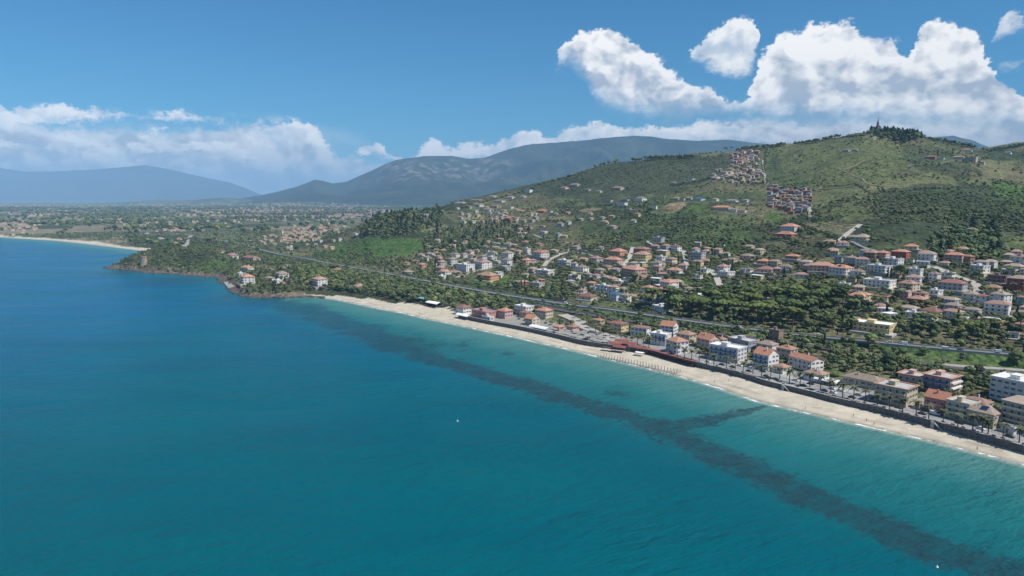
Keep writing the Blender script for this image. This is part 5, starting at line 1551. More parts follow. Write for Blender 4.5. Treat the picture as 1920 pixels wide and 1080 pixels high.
def ico(sub):
    bm = bmesh.new(); bmesh.ops.create_icosphere(bm, subdivisions=sub, radius=1)
    v = np.array([q.co[:] for q in bm.verts]); f = np.array([[w.index for w in p.verts] for p in bm.faces]); bm.free()
    return v, f
ICO1, ICO2 = ico(1), ico(2)
def lumps(seed, spec, sub=1, leaf=0, leaf_size=0.5, jag=0.25):
    """crown from many uneven lumps plus loose leaf sprays: spec = list of (x,y,z,rx,ry,rz)"""
    r_ = np.random.default_rng(seed)
    bv, bf = ICO1 if sub == 1 else ICO2
    V, F = [], []; k = 0
    for (x, y, z, rx, ry, rz) in spec:
        d = 1 + (r_.random(len(bv)) - 0.5) * 2 * jag
        v = bv * d[:, None] * np.array([rx, ry, rz]) + np.array([x, y, z])
        V.append(v); F += [tuple(q + k) for q in bf]; k += len(bv)
        for _ in range(leaf):
            n_ = r_.normal(size=3); n_ /= np.linalg.norm(n_)
            c = np.array([x, y, z]) + n_ * np.array([rx, ry, rz]) * r_.uniform(0.9, 1.22)
            a = r_.normal(size=3); a /= np.linalg.norm(a); b = np.cross(n_, a); b /= np.linalg.norm(b) + 1e-6
            s = leaf_size * r_.uniform(0.5, 1.2)
            V.append(np.array([c + a * s, c + b * s * 0.7, c - a * s * 0.8, c - b * s * 0.6])); F.append((k, k + 1, k + 2, k + 3)); k += 4
    mb = MB(); mb.v = [tuple(q) for q in np.concatenate(V)]; mb.f = [tuple(int(i) for i in f) for f in F]
    return mb
def crown_broad(seed, h=7.0, w=3.3):
    r_ = np.random.default_rng(seed); sp = []
    for i in range(13):
        a = r_.uniform(0, 6.28); rr = w * 0.62 * math.sqrt(r_.random()); z = h * (0.42 + 0.42 * r_.random() * (1 - 0.35 * rr / w))
        s = w * r_.uniform(0.32, 0.5); sp.append((rr * math.cos(a), rr * math.sin(a), z, s, s, s * 0.8))
    return lumps(seed, sp, 1, 12, 0.55)
def crown_umbrella(seed, h=11.0, w=5.0):
    r_ = np.random.default_rng(seed); sp = []
    for i in range(16):
        a = r_.uniform(0, 6.28); rr = w * 0.78 * math.sqrt(r_.random()); z = h * (0.80 + 0.12 * (1 - (rr / w) ** 2)) + r_.uniform(-0.3, 0.3)
        s = w * r_.uniform(0.24, 0.36); sp.append((rr * math.cos(a), rr * math.sin(a), z, s, s, s * 0.55))
    return lumps(seed, sp, 1, 12, 0.5)
def crown_cone(seed, h=12.0, w=2.6, p=1.0):
    r_ = np.random.default_rng(seed); sp = []
    for i in range(15):
        t = i / 14.0; rad_ = w * (1 - t) ** p * 0.75 + 0.25; a = r_.uniform(0, 6.28)
        rr = rad_ * 0.5; s = rad_ * 0.72 + 0.2; sp.append((rr * math.cos(a), rr * math.sin(a), h * (0.12 + 0.84 * t), s, s, h * 0.075))
    return lumps(seed, sp, 1, 9, 0.45)
def trunk(h, r, seed=0, fork=True):
    mb = MB(); mb.tube((0, 0, -1.2), (0.1, 0, h), r, 6, r * 0.6)
    if fork:
        r_ = random.Random(seed)
        for k in range(4):
            a = k * 1.6 + r_.random(); mb.tube((0.08, 0, h * 0.8), (math.cos(a) * h * 0.32, math.sin(a) * h * 0.32, h * 1.25), r * 0.5, 5, r * 0.25)
    return mb
KIND = {
    'broad': dict(c=[crown_broad(100 + i, 7, 3.3).mesh('crown', M_LEAF, True) for i in range(5)], t=trunk(3.2, 0.25).mesh('trunk', M_BARK), name='broadleaf_tree', cat='tree'),
    'pine': dict(c=[crown_umbrella(200 + i).mesh('crown', M_PINE, True) for i in range(4)], t=trunk(8.5, 0.3).mesh('trunk', M_BARK), name='umbrella_pine', cat='pine tree'),
    'dark': dict(c=[crown_cone(300 + i, 10, 3.6, 0.42).mesh('crown', M_DARKP, True) for i in range(3)], t=trunk(4, 0.25, fork=False).mesh('trunk', M_BARK), name='dark_conifer', cat='conifer'),
    'cypress': dict(c=[crown_cone(400 + i, 11, 1.1, 0.45).mesh('crown', M_DARKP, True) for i in range(2)], t=trunk(2, 0.2, fork=False).mesh('trunk', M_BARK), name='cypress_tree', cat='cypress'),
    'olive': dict(c=[crown_broad(500 + i, 4.4, 2.4).mesh('crown', M_OLIVE, True) for i in range(4)], t=trunk(1.8, 0.22).mesh('trunk', M_BARK), name='olive_tree', cat='olive tree'),
    'shrub': dict(c=[lumps(600 + i, [(math.cos(a * 1.7 + i) * 0.7, math.sin(a * 1.7 + i) * 0.7, 0.55 + 0.15 * (a % 3), 0.85, 0.8, 0.6) for a in range(5)], 1, 8, 0.35).mesh('crown', M_SHRUB, True) for i in range(4)], t=None, name='shrub', cat='shrub'),
}

# ------------------------------------------------------------------ where plants grow
ko = np.array(keepout)
kcell = {}
for i, (x, y, r) in enumerate(keepout):
    R_ = int(math.ceil(r / 20)) 
    for a in range(int((x - r) // 20), int((x + r) // 20) + 1):
        for b in range(int((y - r) // 20), int((y + r) // 20) + 1):
            kcell.setdefault((a, b), []).append(i)
def blocked(x, y, pad=0.0):
    for i in kcell.get((int(x // 20), int(y // 20)), ()):
        if (x - ko[i, 0]) ** 2 + (y - ko[i, 1]) ** 2 < (ko[i, 2] + pad) ** 2: return True
    return False
# (polygon in photo pixels, kind mix, density 0..1, size)
woods = [
    ('W_pine', [(1180, 578), (1230, 556), (1330, 556), (1400, 548), (1470, 560), (1530, 556), (1610, 570), (1620, 610), (1560, 626), (1480, 617), (1400, 607), (1330, 600), (1250, 588)], {'pine': 0.7, 'broad': 0.3}, 0.62, 1.3, 'pine wood above the highway'),
    ('W_beach', [(560, 545), (560, 505), (620, 500), (720, 520), (860, 548), (935, 566), (936, 585), (860, 583), (800, 572), (700, 562), (640, 552)], {'broad': 0.8, 'olive': 0.2}, 0.92, 1.05, 'beach wood'),
    ('W_spur', [(692, 418), (720, 400), (750, 386), (790, 396), (830, 400), (830, 425), (780, 440), (720, 450), (660, 440)], {'dark': 0.3, 'broad': 0.7}, 0.98, 1.2, 'dark wood on the spur'),
    ('W_mid', [(830, 430), (870, 412), (940, 416), (1000, 425), (990, 450), (900, 470), (800, 475), (790, 450)], {'broad': 0.85, 'dark': 0.15}, 0.9, 0.9, 'wood below the spur'),
    ('W_head', [(268, 490), (300, 466), (350, 458), (420, 468), (422, 488), (380, 500), (300, 506)], {'shrub': 0.5, 'broad': 0.5}, 1.0, 0.55, 'scrub of the headland'),
    ('W_head2', [(445, 545), (440, 520), (470, 500), (545, 505), (560, 545), (500, 552)], {'broad': 0.85, 'dark': 0.15}, 0.75, 0.62, 'headland house gardens'),
    ('W_top', [(1628, 252), (1650, 240), (1680, 240), (1725, 253), (1728, 262), (1690, 268), (1650, 262)], {'dark': 0.35, 'broad': 0.65}, 0.97, 1.5, 'dark grove on the hilltop'),
    ('W_right', [(1742, 450), (1780, 432), (1860, 425), (1880, 455), (1870, 490), (1800, 498), (1750, 482)], {'broad': 0.93, 'dark': 0.07}, 0.97, 1.25, 'dark grove behind right-hand villas'),
    ('W_rail', [(1590, 655), (1700, 668), (1850, 706), (1930, 730), (1860, 742), (1780, 720), (1700, 702), (1640, 700), (1560, 690), (1540, 665)], {'broad': 0.8, 'shrub': 0.2}, 0.9, 0.85, 'thicket below the railway'),
    ('W_above', [(1500, 600), (1600, 570), (1700, 575), (1940, 605), (1940, 650), (1800, 640), (1640, 628), (1500, 618)], {'broad': 0.85, 'pine': 0.15}, 0.85, 1.0, 'wood right of the yellow building'),
    ('W_be', [(600, 500), (560, 490), (600, 470), (690, 455), (700, 480), (760, 500), (780, 515), (700, 500)], {'broad': 1.0}, 0.5, 0.8, 'trees above the highway end'),
    ('W_gully', [(1620, 400), (1640, 370), (1760, 360), (1850, 350), (1880, 380), (1760, 410), (1680, 420)], {'shrub': 0.8, 'broad': 0.2}, 0.75, 0.7, 'scrub of the big hill'),
    ('W_ridge', [(1100, 310), (1300, 292), (1370, 300), (1350, 330), (1250, 345), (1100, 350)], {'shrub': 0.8, 'broad': 0.2}, 0.8, 0.7, 'scrub of the middle ridge'),
    ('W_street', [(1090, 600), (1160, 612), (1240, 640), (1215, 648), (1150, 636), (1100, 622)], {'broad': 1.0}, 0.45, 0.6, 'gardens by the car park'),
    ('W_gard', [(1000, 500), (1150, 495), (1350, 500), (1600, 490), (1900, 500), (1930, 560), (1700, 590), (1500, 545), (1350, 560), (1180, 570), (1030, 560), (940, 540)], {'broad': 0.45, 'olive': 0.3, 'shrub': 0.17, 'cypress': 0.02, 'pine': 0.06}, 0.70, 0.78, 'gardens of the slope'),
]
WP = [(w[0], zone_world(w[1]), w[2], w[3], w[4], w[5]) for w in woods]
open_zones = [zone_world(zones[i][0]) for i in (7, 12, 16, 17, 19, 20, 13)]
lawnish = [zone_world(zones[i][0]) for i in (0, 1, 2, 4, 18, 22, 26)]
points = {k: [] for k in KIND}
def sample_cells(r0, r1, cell, a0=-40, a1=46):
    X0, X1 = math.sin(R(a0)) * r1, math.sin(R(a1)) * r1
    xs = np.arange(X0, X1, cell); ys = np.arange(max(200, 0), r1, cell)
    gx, gy = np.meshgrid(xs, ys)
    gx = gx + rng.uniform(-0.48, 0.48, gx.shape) * cell; gy = gy + rng.uniform(-0.48, 0.48, gy.shape) * cell
    gx, gy = gx.ravel(), gy.ravel()
    r = np.hypot(gx, gy); a = np.degrees(np.arctan2(gx, gy))
    m = (r > r0) & (r < r1) & (a > a0) & (a < a1)
    gx, gy = gx[m], gy[m]
    m = inside(gx, gy, land_poly)
    gx, gy = gx[m], gy[m]
    z = H(gx, gy)
    # drop what the terrain hides (keep a margin so that a step aside still shows trees)
    return gx, gy, z
def grow(r0, r1, cell, far=False):
    gx, gy, gz = sample_cells(r0, r1, cell)
    m = gz > 2.6
    gx, gy, gz = gx[m], gy[m], gz[m]
    cl = fbm(gx, gy, 60, 3, 300); cl2 = fbm(gx, gy, 220, 3, 310)
    # natural clumping; flat sand and paving excluded
    ai = np.clip(((np.arctan2(gx, gy) - AZ0) / (AZ1 - AZ0) * (NAZ - 1)).astype(int), 0, NAZ - 1)
    ri = np.clip(np.searchsorted(LR, np.log(np.hypot(gx, gy))) - 1, 0, NR - 1)
    sandy = gSAND[ri, ai] > 0.3
    sl = gz > 45
    dens = np.where(sl, 0.10 + 1.7 * sstep(0.44, 0.56, cl) * sstep(0.40, 0.58, cl2 + 0.05), 0.24 + 0.8 * sstep(0.44, 0.6, cl))
    kindarr = np.where(sl, 'shrub', 'mix')
    size = np.where(sl, 1.15, 0.8)
    dens = np.where(sandy, 0, dens)
    zone = np.full(len(gx), -1)
    for P in open_zones: dens = np.where(inside(gx, gy, P), 0.02, dens)
    for P in lawnish: dens = np.where(inside(gx, gy, P), dens * 0.35, dens)
    for zi, (nm, P, mix_, d_, s_, lab) in enumerate(WP):
        ins_ = inside(gx, gy, P)
        dens = np.where(ins_, d_, dens); zone = np.where(ins_, zi, zone)
    u = rng.random(len(gx))
    for i in np.nonzero(u < dens)[0]:
        x, y, z = gx[i], gy[i], gz[i]
        if blocked(x, y): continue
        if zone[i] >= 0:
            mix_, s_ = WP[zone[i]][2], WP[zone[i]][4]
            q = random.random(); acc = 0; kd = 'broad'
            for k_, p_ in mix_.items():
                acc += p_
                if q < acc: kd = k_; break
        elif kindarr[i] == 'shrub':
            q = random.random(); kd = 'shrub' if q < 0.58 else ('olive' if q < 0.76 else 'broad'); s_ = 0.78
        else:
            q = random.random(); kd = 'broad' if q < 0.55 else ('olive' if q < 0.75 else ('shrub' if q < 0.97 else 'cypress')); s_ = 0.75
        s = s_ * random.uniform(0.65, 1.3)
        if kd == 'shrub': s *= random.uniform(1.1, 2.3)
        points[kd].append((x, y, z, s, zone[i]))
grow(300, 1350, 6.2)
grow(1350, 2700, 10.5)

# explicit silhouettes: ridge trees
for pxa, pya, pxb, pyb, nt, kd, s_ in ((1110, 304, 1160, 298, 7, 'broad', 1.3), (1185, 298, 1210, 296, 6, 'broad', 1.3), (1215, 296, 1300, 293, 26, 'broad', 1.35), (1355, 283, 1372, 280, 3, 'pine', 1.0), (1380, 279, 1440, 273, 14, 'broad', 1.2),
                                      (1440, 274, 1470, 270, 10, 'broad', 1.2), (1490, 268, 1536, 262, 16, 'broad', 1.0), (1544, 260, 1576, 252, 12, 'broad', 1.0), (1580, 254, 1625, 250, 10, 'shrub', 2.2), (1740, 258, 1830, 275, 22, 'broad', 1.1),
                                      (1850, 282, 1925, 268, 26, 'broad', 1.0), (1000, 345, 1100, 318, 18, 'shrub', 2.4), (860, 388, 1000, 350, 20, 'shrub', 2.6)):
    for k in range(nt):
        f = (k + random.uniform(0, 1)) / nt
        px, py = pxa + (pxb - pxa) * f, pya + (pyb - pya) * f + 4
        # walk down until the sight line meets ground
        for dy in range(0, 14):
            X, Y, Z = cast(px, py + dy)
            if Y < 3200: break
        if Y < 3200 and not blocked(X, Y): points[kd].append((X, Y, Z, s_ * random.uniform(1.1, 1.8), -2))
# hedges and tree rows that divide the slopes
for pts_, kd, s_, sp_ in (([(1258, 349), (1312, 341), (1378, 338), (1430, 345)], 'broad', 0.9, 4), ([(1526, 351), (1575, 349), (1620, 351)], 'broad', 0.5, 4), ([(1437, 285), (1432, 315), (1442, 345)], 'broad', 0.7, 5),
                          ([(1330, 382), (1420, 386), (1440, 384)], 'broad', 0.6, 4), ([(1600, 344), (1640, 365), (1640, 400)], 'shrub', 1.5, 5), ([(1100, 382), (1160, 386), (1215, 392)], 'broad', 0.7, 5), ([(960, 410), (1060, 418), (1090, 412)], 'broad', 0.8, 6),
                          ([(1500, 420), (1560, 445), (1600, 452), (1690, 455)], 'broad', 0.8, 5), ([(1440, 452), (1500, 458), (1560, 462)], 'broad', 0.9, 5), ([(1630, 366), (1700, 358), (1800, 352)], 'shrub', 1.8, 5), ([(1680, 402), (1740, 398), (1800, 404), (1850, 408)], 'broad', 1.0, 5),
                          ([(1460, 650), (1560, 664), (1700, 680)], 'broad', 0.8, 5), ([(1200, 604), (1330, 618), (1480, 634), (1600, 648)], 'broad', 0.75, 6), ([(950, 556), (1080, 580), (1200, 596)], 'shrub', 1.6, 5)):
    L_ = catmull([cast(*q) for q in pts_], sp_)
    for q in L_:
        x, y = q[0] + random.gauss(0, 1.8), q[1] + random.gauss(0, 1.8)
        if not blocked(x, y): points[kd].append((x, y, h1(x, y), s_ * random.uniform(0.7, 1.3), -1))
for px, py in ((1573, 656), (1581, 664), (1631, 650), (1668, 690), (1905, 686), (1890, 692), (1525, 602), (1600, 588), (1655, 594), (1760, 562), (1430, 606), (1440, 600), (1100, 497), (1075, 494), (1082, 497), (1688, 516), (1500, 440), (1520, 446), (1130, 548), (1190, 528), (968, 486), (975, 492), (900, 532), (1290, 548), (1320, 556), (1800, 590), (1715, 585)):
    X, Y, Z = cast(px, py)
    if not blocked(X, Y, 1.5): points['broad'].append((X, Y, Z, random.uniform(1.5, 1.95), -1))
for k in range(70):
    X, Y, Z = cast(random.uniform(1368, 1424), random.uniform(284, 342)) if k % 2 else cast(random.uniform(1440, 1524), random.uniform(354, 397))
    if not blocked(X, Y): points['broad'].append((X, Y, Z, random.uniform(0.8, 1.3), -2))
# cypresses one can tell apart
for px, py in ((1569, 462), (1795, 606), (1906, 600), (1579, 612), (1596, 616), (965, 492), (1373, 505), (1340, 470), (1662, 594), (1700, 560), (1040, 500), (1470, 520)):
    X, Y, Z = cast(px, py); points['cypress'].append((X, Y, Z, 1.1, -3))

# --- individuals (the ones that show largest) and the rest as masses
zone_txt = {-1: 'open slope', -2: 'skyline of the ridge', -3: 'villa gardens'}
for i, w in enumerate(WP): zone_txt[i] = w[5]
def near_house(x, y, px_t):
    best = None
    for h in HOUSES:
        hx, hy = h['o'].location.x, h['o'].location.y
        d = math.hypot(hx - x, hy - y)
        if d < 26 and (best is None or d < best[0]): best = (d, h, hx, hy)
    if not best: return None
    d, h, hx, hy = best
    phx = project(hx, hy, h['o'].location.z)[0]
    dx, dr = px_t - phx, math.hypot(x, y) - math.hypot(hx, hy)
    side = 'left of' if dx < -abs(dr) * 0.9 else ('right of' if dx > abs(dr) * 0.9 else ('behind' if dr > 0 else 'in front of'))
    return h, side
used_tree = {}
desc = {'broad': 'round green broadleaf tree in the ', 'pine': 'wide umbrella pine in the ', 'dark': 'tall dark conifer in the ', 'cypress': 'slim dark cypress in the ', 'olive': 'small grey-green olive tree in the ', 'shrub': ''}
limit = {'broad': 300, 'pine': 140, 'dark': 120, 'cypress': 60, 'olive': 200, 'shrub': 0}
def gn_scatter(name, kd, pts, label):
    """one object: every point carries one plant of this kind"""
    pts = np.array([(p[0], p[1], p[2], p[3]) for p in pts])
    if len(pts) == 0: return
    nv = len(KIND[kd]['c'])
    grp = rng.integers(0, nv, len(pts))
    me = bpy.data.meshes.new(name)
    me.vertices.add(len(pts)); me.vertices.foreach_set('co', (pts[:, :3] - [0, 0, 0.2]).astype(np.float32).ravel())
    a = me.attributes.new('size', 'FLOAT', 'POINT'); a.data.foreach_set('value', pts[:, 3].astype(np.float32))
    a = me.attributes.new('spin', 'FLOAT', 'POINT'); a.data.foreach_set('value', rng.uniform(0, 6.28, len(pts)).astype(np.float32))
    a = me.attributes.new('pick', 'INT', 'POINT'); a.data.foreach_set('value', grp.astype(np.int32))
    o = link(name, me, kind='stuff', label=label)
    ng = bpy.data.node_groups.new(name + '_growth', 'GeometryNodeTree')
    ng.interface.new_socket('Geometry', in_out='INPUT', socket_type='NodeSocketGeometry')
    ng.interface.new_socket('Geometry', in_out='OUTPUT', socket_type='NodeSocketGeometry')
    N, L_ = ng.nodes, ng.links
    gi, go = N.new('NodeGroupInput'), N.new('NodeGroupOutput')
    def named(nm, ty):
        q = N.new('GeometryNodeInputNamedAttribute'); q.data_type = ty; q.inputs[0].default_value = nm
        return q.outputs[0]
    g2i = N.new('GeometryNodeGeometryToInstance')
    for c in KIND[kd]['c']:
        src = bpy.data.objects.new(kd + '_source', c)
        oi = N.new('GeometryNodeObjectInfo'); oi.inputs['Object'].default_value = src
        oi.inputs['As Instance'].default_value = True
        L_.new(oi.outputs['Geometry'], g2i.inputs[0])
    ip = N.new('GeometryNodeInstanceOnPoints')
    ip.inputs['Pick Instance'].default_value = True
    rot = N.new('ShaderNodeCombineXYZ'); L_.new(named('spin', 'FLOAT'), rot.inputs[2])
    L_.new(gi.outputs[0], ip.inputs['Points'])
    ji = N.new('GeometryNodeJoinGeometry')
    for nd in list(N):
        if nd.bl_idname == 'GeometryNodeObjectInfo':
            for l in list(nd.outputs['Geometry'].links): L_.remove(l)
            L_.new(nd.outputs['Geometry'], ji.inputs[0])
    N.remove(g2i)
    L_.new(ji.outputs[0], ip.inputs['Instance'])
    L_.new(named('pick', 'INT'), ip.inputs['Instance Index'])
    L_.new(rot.outputs[0], ip.inputs['Rotation'])
    L_.new(named('size', 'FLOAT'), ip.inputs['Scale'])
    L_.new(ip.outputs[0], go.inputs[0])
    md = o.modifiers.new('growth', 'NODES'); md.node_group = ng
    return o
for kd, pts in points.items():
    K = KIND[kd]
    pts.sort(key=lambda p: -(p[3] / math.hypot(p[0], p[1])) * (1.0 if abs(math.degrees(math.atan2(p[0], p[1]))) < 38 else 0.2))
    nind = limit[kd]
    for p in pts[:nind]:
        p_w = ''
        if p[4] >= 0 or p[4] == -1:
            qx, qy = project(p[0], p[1], p[2])
            zs = [project(a_, b_, h1(a_, b_)) for a_, b_ in WP[p[4]][1]] if p[4] >= 0 else [(600, 360), (1920, 700)]
            x0_, x1_, y0_, y1_ = min(q[0] for q in zs), max(q[0] for q in zs), min(q[1] for q in zs), max(q[1] for q in zs)
            fx_, fy_ = (qx - x0_) / (x1_ - x0_ + 1), (qy - y0_) / (y1_ - y0_ + 1)
            p_w = ('far left end of the ' if fx_ < 0.18 else 'left part of the ' if fx_ < 0.4 else 'middle of the ' if fx_ < 0.6 else 'right part of the ' if fx_ < 0.82 else 'far right end of the ')
            p_w = ('seaward edge, ' if fy_ > 0.66 else 'uphill edge, ' if fy_ < 0.33 else 'interior, ') + p_w
            s_w = 'big ' if p[3] > 1.0 else ('small ' if p[3] < 0.72 else '')
        else: s_w = ''
        o = empty(K['name'], (p[0], p[1], p[2]), random.uniform(0, 6.28))
        o.scale = (p[3],) * 3
        o['label'] = s_w + {'broad': 'round green tree', 'pine': 'umbrella pine', 'dark': 'dark conifer', 'cypress': 'slim cypress', 'olive': 'grey-green olive tree'}[kd] + (', ' + p_w if p_w else ' in the ') + zone_txt[p[4]]; o['category'] = K['cat']
        o['label'] = o['label'].replace(', the', ' the')
        o['group'] = K['name'].replace('_', ' ') + 's in the ' + zone_txt[p[4]]
        nh = near_house(p[0], p[1], project(p[0], p[1], p[2])[0])
        if nh:
            k_ = (kd, id(nh[0]), nh[1])
            if k_ not in used_tree:
                used_tree[k_] = 1
                txt_ = {'broad': 'green tree ', 'pine': 'umbrella pine ', 'dark': 'dark conifer ', 'cypress': 'slim cypress ', 'olive': 'olive tree '}[kd] + nh[1] + ' the ' + nh[0]['label']
                if len(txt_.split()) <= 16: o['label'] = txt_
        if len(o['label'].split()) > 16: o['label'] = o['label'].replace('big ', '').replace('small ', '').replace('grey-green ', '')
        link('crown', random.choice(K['c']), parent=o)
        link('trunk', K['t'], parent=o)
    rest = pts[nind:]
    nm = {'broad': 'woodland', 'pine': 'pine_wood', 'dark': 'conifer_wood', 'cypress': 'cypress_grove', 'olive': 'olive_groves', 'shrub': 'undergrowth'}[kd]
    gn_scatter(nm, kd, rest, {'broad': 'green woodland spread over the slopes', 'pine': 'umbrella pines massed behind the coast road', 'dark': 'dark conifer wood on the spur and hilltop', 'cypress': 'scattered distant cypresses',
                              'olive': 'grey-green olive groves on the hillside', 'shrub': 'low scrub covering the hills'}[kd])
print('PLANTS', {k: len(v) for k, v in points.items()})

# --- plain beyond: tree belts and towns as masses
gx, gy, gz = sample_cells(1500, 9500, 34, -42, 12)
m = (gz < 40) & (gz > 2.5)
gx, gy, gz = gx[m], gy[m], gz[m]
fx = fbm(gx, gy, 420, 3, 500); r = np.hypot(gx, gy)
ca, sa = math.cos(0.5), math.sin(0.5)
lx_ = (gx * ca + gy * sa) / 190; edge = np.abs(lx_ - np.round(lx_)) < 0.09
dens = np.where(edge, 0.26, 0.02) + 0.8 * sstep(0.57, 0.66, fx)
dens = np.where(inside(gx, gy, zone_world([(340, 436), (480, 432), (480, 450), (345, 450)])), 0.03, dens)
u = rng.random(len(gx)); sel = np.nonzero(u < dens)[0]
belts = [(gx[i], gy[i], gz[i], random.uniform(1.2, 2.3) * (1.0 if r[i] < 2500 else 1.6), 0) for i in sel]
gn_scatter('tree_belts', 'broad', belts, 'dark tree belts and woods across the coastal plain')
def far_town():
    mbw, mbr = MB(), MB()
    cl = []
    for px, py, spread, nn in ((30, 420, 60, 40), (120, 400, 120, 90), (420, 396, 130, 130), (560, 398, 110, 150), (650, 404, 70, 120), (280, 410, 130, 90), (320, 425, 90, 50), (480, 408, 120, 100), (200, 388, 200, 90), (560, 386, 140, 120), (50, 388, 120, 60), (700, 396, 40, 50), (560, 447, 50, 40), (600, 432, 60, 40), (30, 428, 40, 24), (360, 380, 200, 90)):
        for k in range(int(nn * 1.6)):
            x_, y_ = px + random.gauss(0, spread * 0.5), py + random.gauss(0, 3.5 if py < 415 else 6)
            if y_ < 381: continue
            X, Y, Z = cast(x_, y_)
            if Z < 2.6 or Y < 1700 or Z > 60: continue
            s = random.uniform(5, 10) * (1.0 if Y < 4000 else 1.9); h = random.uniform(4, 8) * (1 if Y < 4000 else 1.3); a = random.random() * 3.14
            c_, s_ = math.cos(a), math.sin(a)
            q = [(X + c_ * u_ * s - s_ * v_ * s * 0.7, Y + s_ * u_ * s + c_ * v_ * s * 0.7) for u_, v_ in ((-1, -1), (1, -1), (1, 1), (-1, 1))]
            i = len(mbw.v); mbw.v += [(*p, Z - 2) for p in q] + [(*p, Z + h) for p in q]
            mbw.f += [(i + j, i + (j + 1) % 4, i + 4 + (j + 1) % 4, i + 4 + j) for j in range(4)] + [(i + 4, i + 5, i + 6, i + 7)]
            i = len(mbr.v); qq = [(X + (p[0] - X) * 1.08, Y + (p[1] - Y) * 1.08) for p in q]
            mbr.v += [(*p, Z + h + 0.05) for p in qq] + [(X, Y, Z + h + 2.2)]
            mbr.f += [(i, i + 1, i + 4), (i + 1, i + 2, i + 4), (i + 2, i + 3, i + 4), (i + 3, i, i + 4)]
    root = link('distant_towns', mbw.mesh('distant_towns', WALL['c']), kind='stuff', label='pale houses of the far towns across the plain', cat='town')
    link('roof', mbr.mesh('roof', ROOF['B']), parent=root, kind='stuff')
far_town()

def place_line_labels(objs, text, cat, group):
    """objs: list of (px, object, extra words); label by order from the left"""
    objs.sort(key=lambda q: q[0])
    cnt = {}
    for px, o, ex in objs: cnt[ex] = cnt.get(ex, 0) + 1
    seen = {}
    for px, o, ex in objs:
        i = seen.get(ex, 0); seen[ex] = i + 1
        o['label'] = text.format(ex=ex, n=ordw(i)); o['category'] = cat; o['group'] = group

# ------------------------------------------------------------------ palms along the promenade
def frond_mesh(seed):
    r_ = random.Random(seed); mb = MB()
    for k in range(22):
        a = k * 2.4 + r_.random() * 0.4; up = r_.uniform(-0.5, 0.9); L = r_.uniform(2.1, 2.9)
        prev = None
        for j in range(6):
            t = j / 5; rr = L * t; z = up * rr - 0.42 * rr * rr * (0.6 + 0.3 * (up < 0)) + 0.25
            wd = 0.42 * math.sin(math.pi * min(t * 0.9 + 0.12, 1)) + 0.03
            c = (math.cos(a) * rr, math.sin(a) * rr, z); s_ = (-math.sin(a) * wd, math.cos(a) * wd)
            row = ((c[0] + s_[0], c[1] + s_[1], z - wd * 0.45), c, (c[0] - s_[0], c[1] - s_[1], z - wd * 0.45))
            if prev: mb.quad(prev[0], row[0], row[1], prev[1]); mb.quad(prev[1], row[1], row[2], prev[2])
            prev = row
    return mb.mesh('crown', M_PALM)
PALMC = [frond_mesh(i) for i in range(4)]
tm = MB(); tm.lathe(0, 0, [(0.34, -0.4), (0.24, 0.6), (0.19, 3.5), (0.18, 6.4), (0.30, 6.8), (0.22, 7.3)], 8)
PALMT = tm.mesh('trunk', M_BARK)
dm = MB(); dm.prism(0, 0, 6.1, 7.0, 0.22, 0.62, 8); PALMD = dm.mesh('dead_fronds', M_BARK)
ZF = lambda x, y: (1000 + x / 6, 560 + y / 6)
ZG = lambda x, y: (1280 + x / 6, 560 + y / 6)
ZE = lambda x, y: (1560 + x / 5.333, 680 + y / 5.333)
palm_px = [ZF(*q) for q in ((1530, 620), (1620, 650), (1700, 670), (1780, 695), (1865, 710), (1240, 520), (1300, 540), (1170, 510), (1110, 500), (1040, 495))] + [ZG(*q) for q in ((270, 735), (350, 750), (490, 785), (590, 800), (680, 835), (790, 850), (885, 885), (990, 900), (1090, 905), (1200, 940), (1320, 965), (1430, 990), (1550, 1030), (1665, 1070))] \
    + [ZE(*q) for q in ((105, 345), (215, 370), (330, 402), (450, 435), (575, 462), (705, 500), (840, 527), (965, 570), (1110, 598), (1255, 640), (1405, 678), (1500, 700), (1560, 712), (1708, 755), (1870, 800), (2060, 850))]
street_palms = [ZF(*q) for q in ((500, 270), (560, 300), (620, 330), (660, 360), (700, 390), (740, 400), (790, 410), (860, 430), (930, 450), (985, 465), (480, 240), (600, 290), (820, 400))]
pl = []
for px, py in palm_px + street_palms:
    X, Y = ground(px, py, 4.2)
    O, i = offset_line(WL, 0), 0
    d = np.hypot(O[:, 0] - X, O[:, 1] - Y)
    gzv = max(4.2 if (px > 1215) else h1(X, Y), 3.0)
    t = empty('palm_tree', (X, Y, gzv), random.uniform(0, 6.28)); s = random.uniform(0.88, 1.15) * (1.0 if px > 1215 else 0.85); t.scale = (s * 1.25, s * 1.25, s)
    c = link('crown', random.choice(PALMC), parent=t); c.location = (0, 0, 7.1)
    link('trunk', PALMT, parent=t); link('dead_fronds', PALMD, parent=t)
    pl.append((px, t, 'promenade behind the sea wall' if px > 1215 else 'street by the car park'))
place_line_labels(pl, 'shaggy fan palm, {n} from the left along the {ex}', 'palm tree', 'fan palms along the sea front')

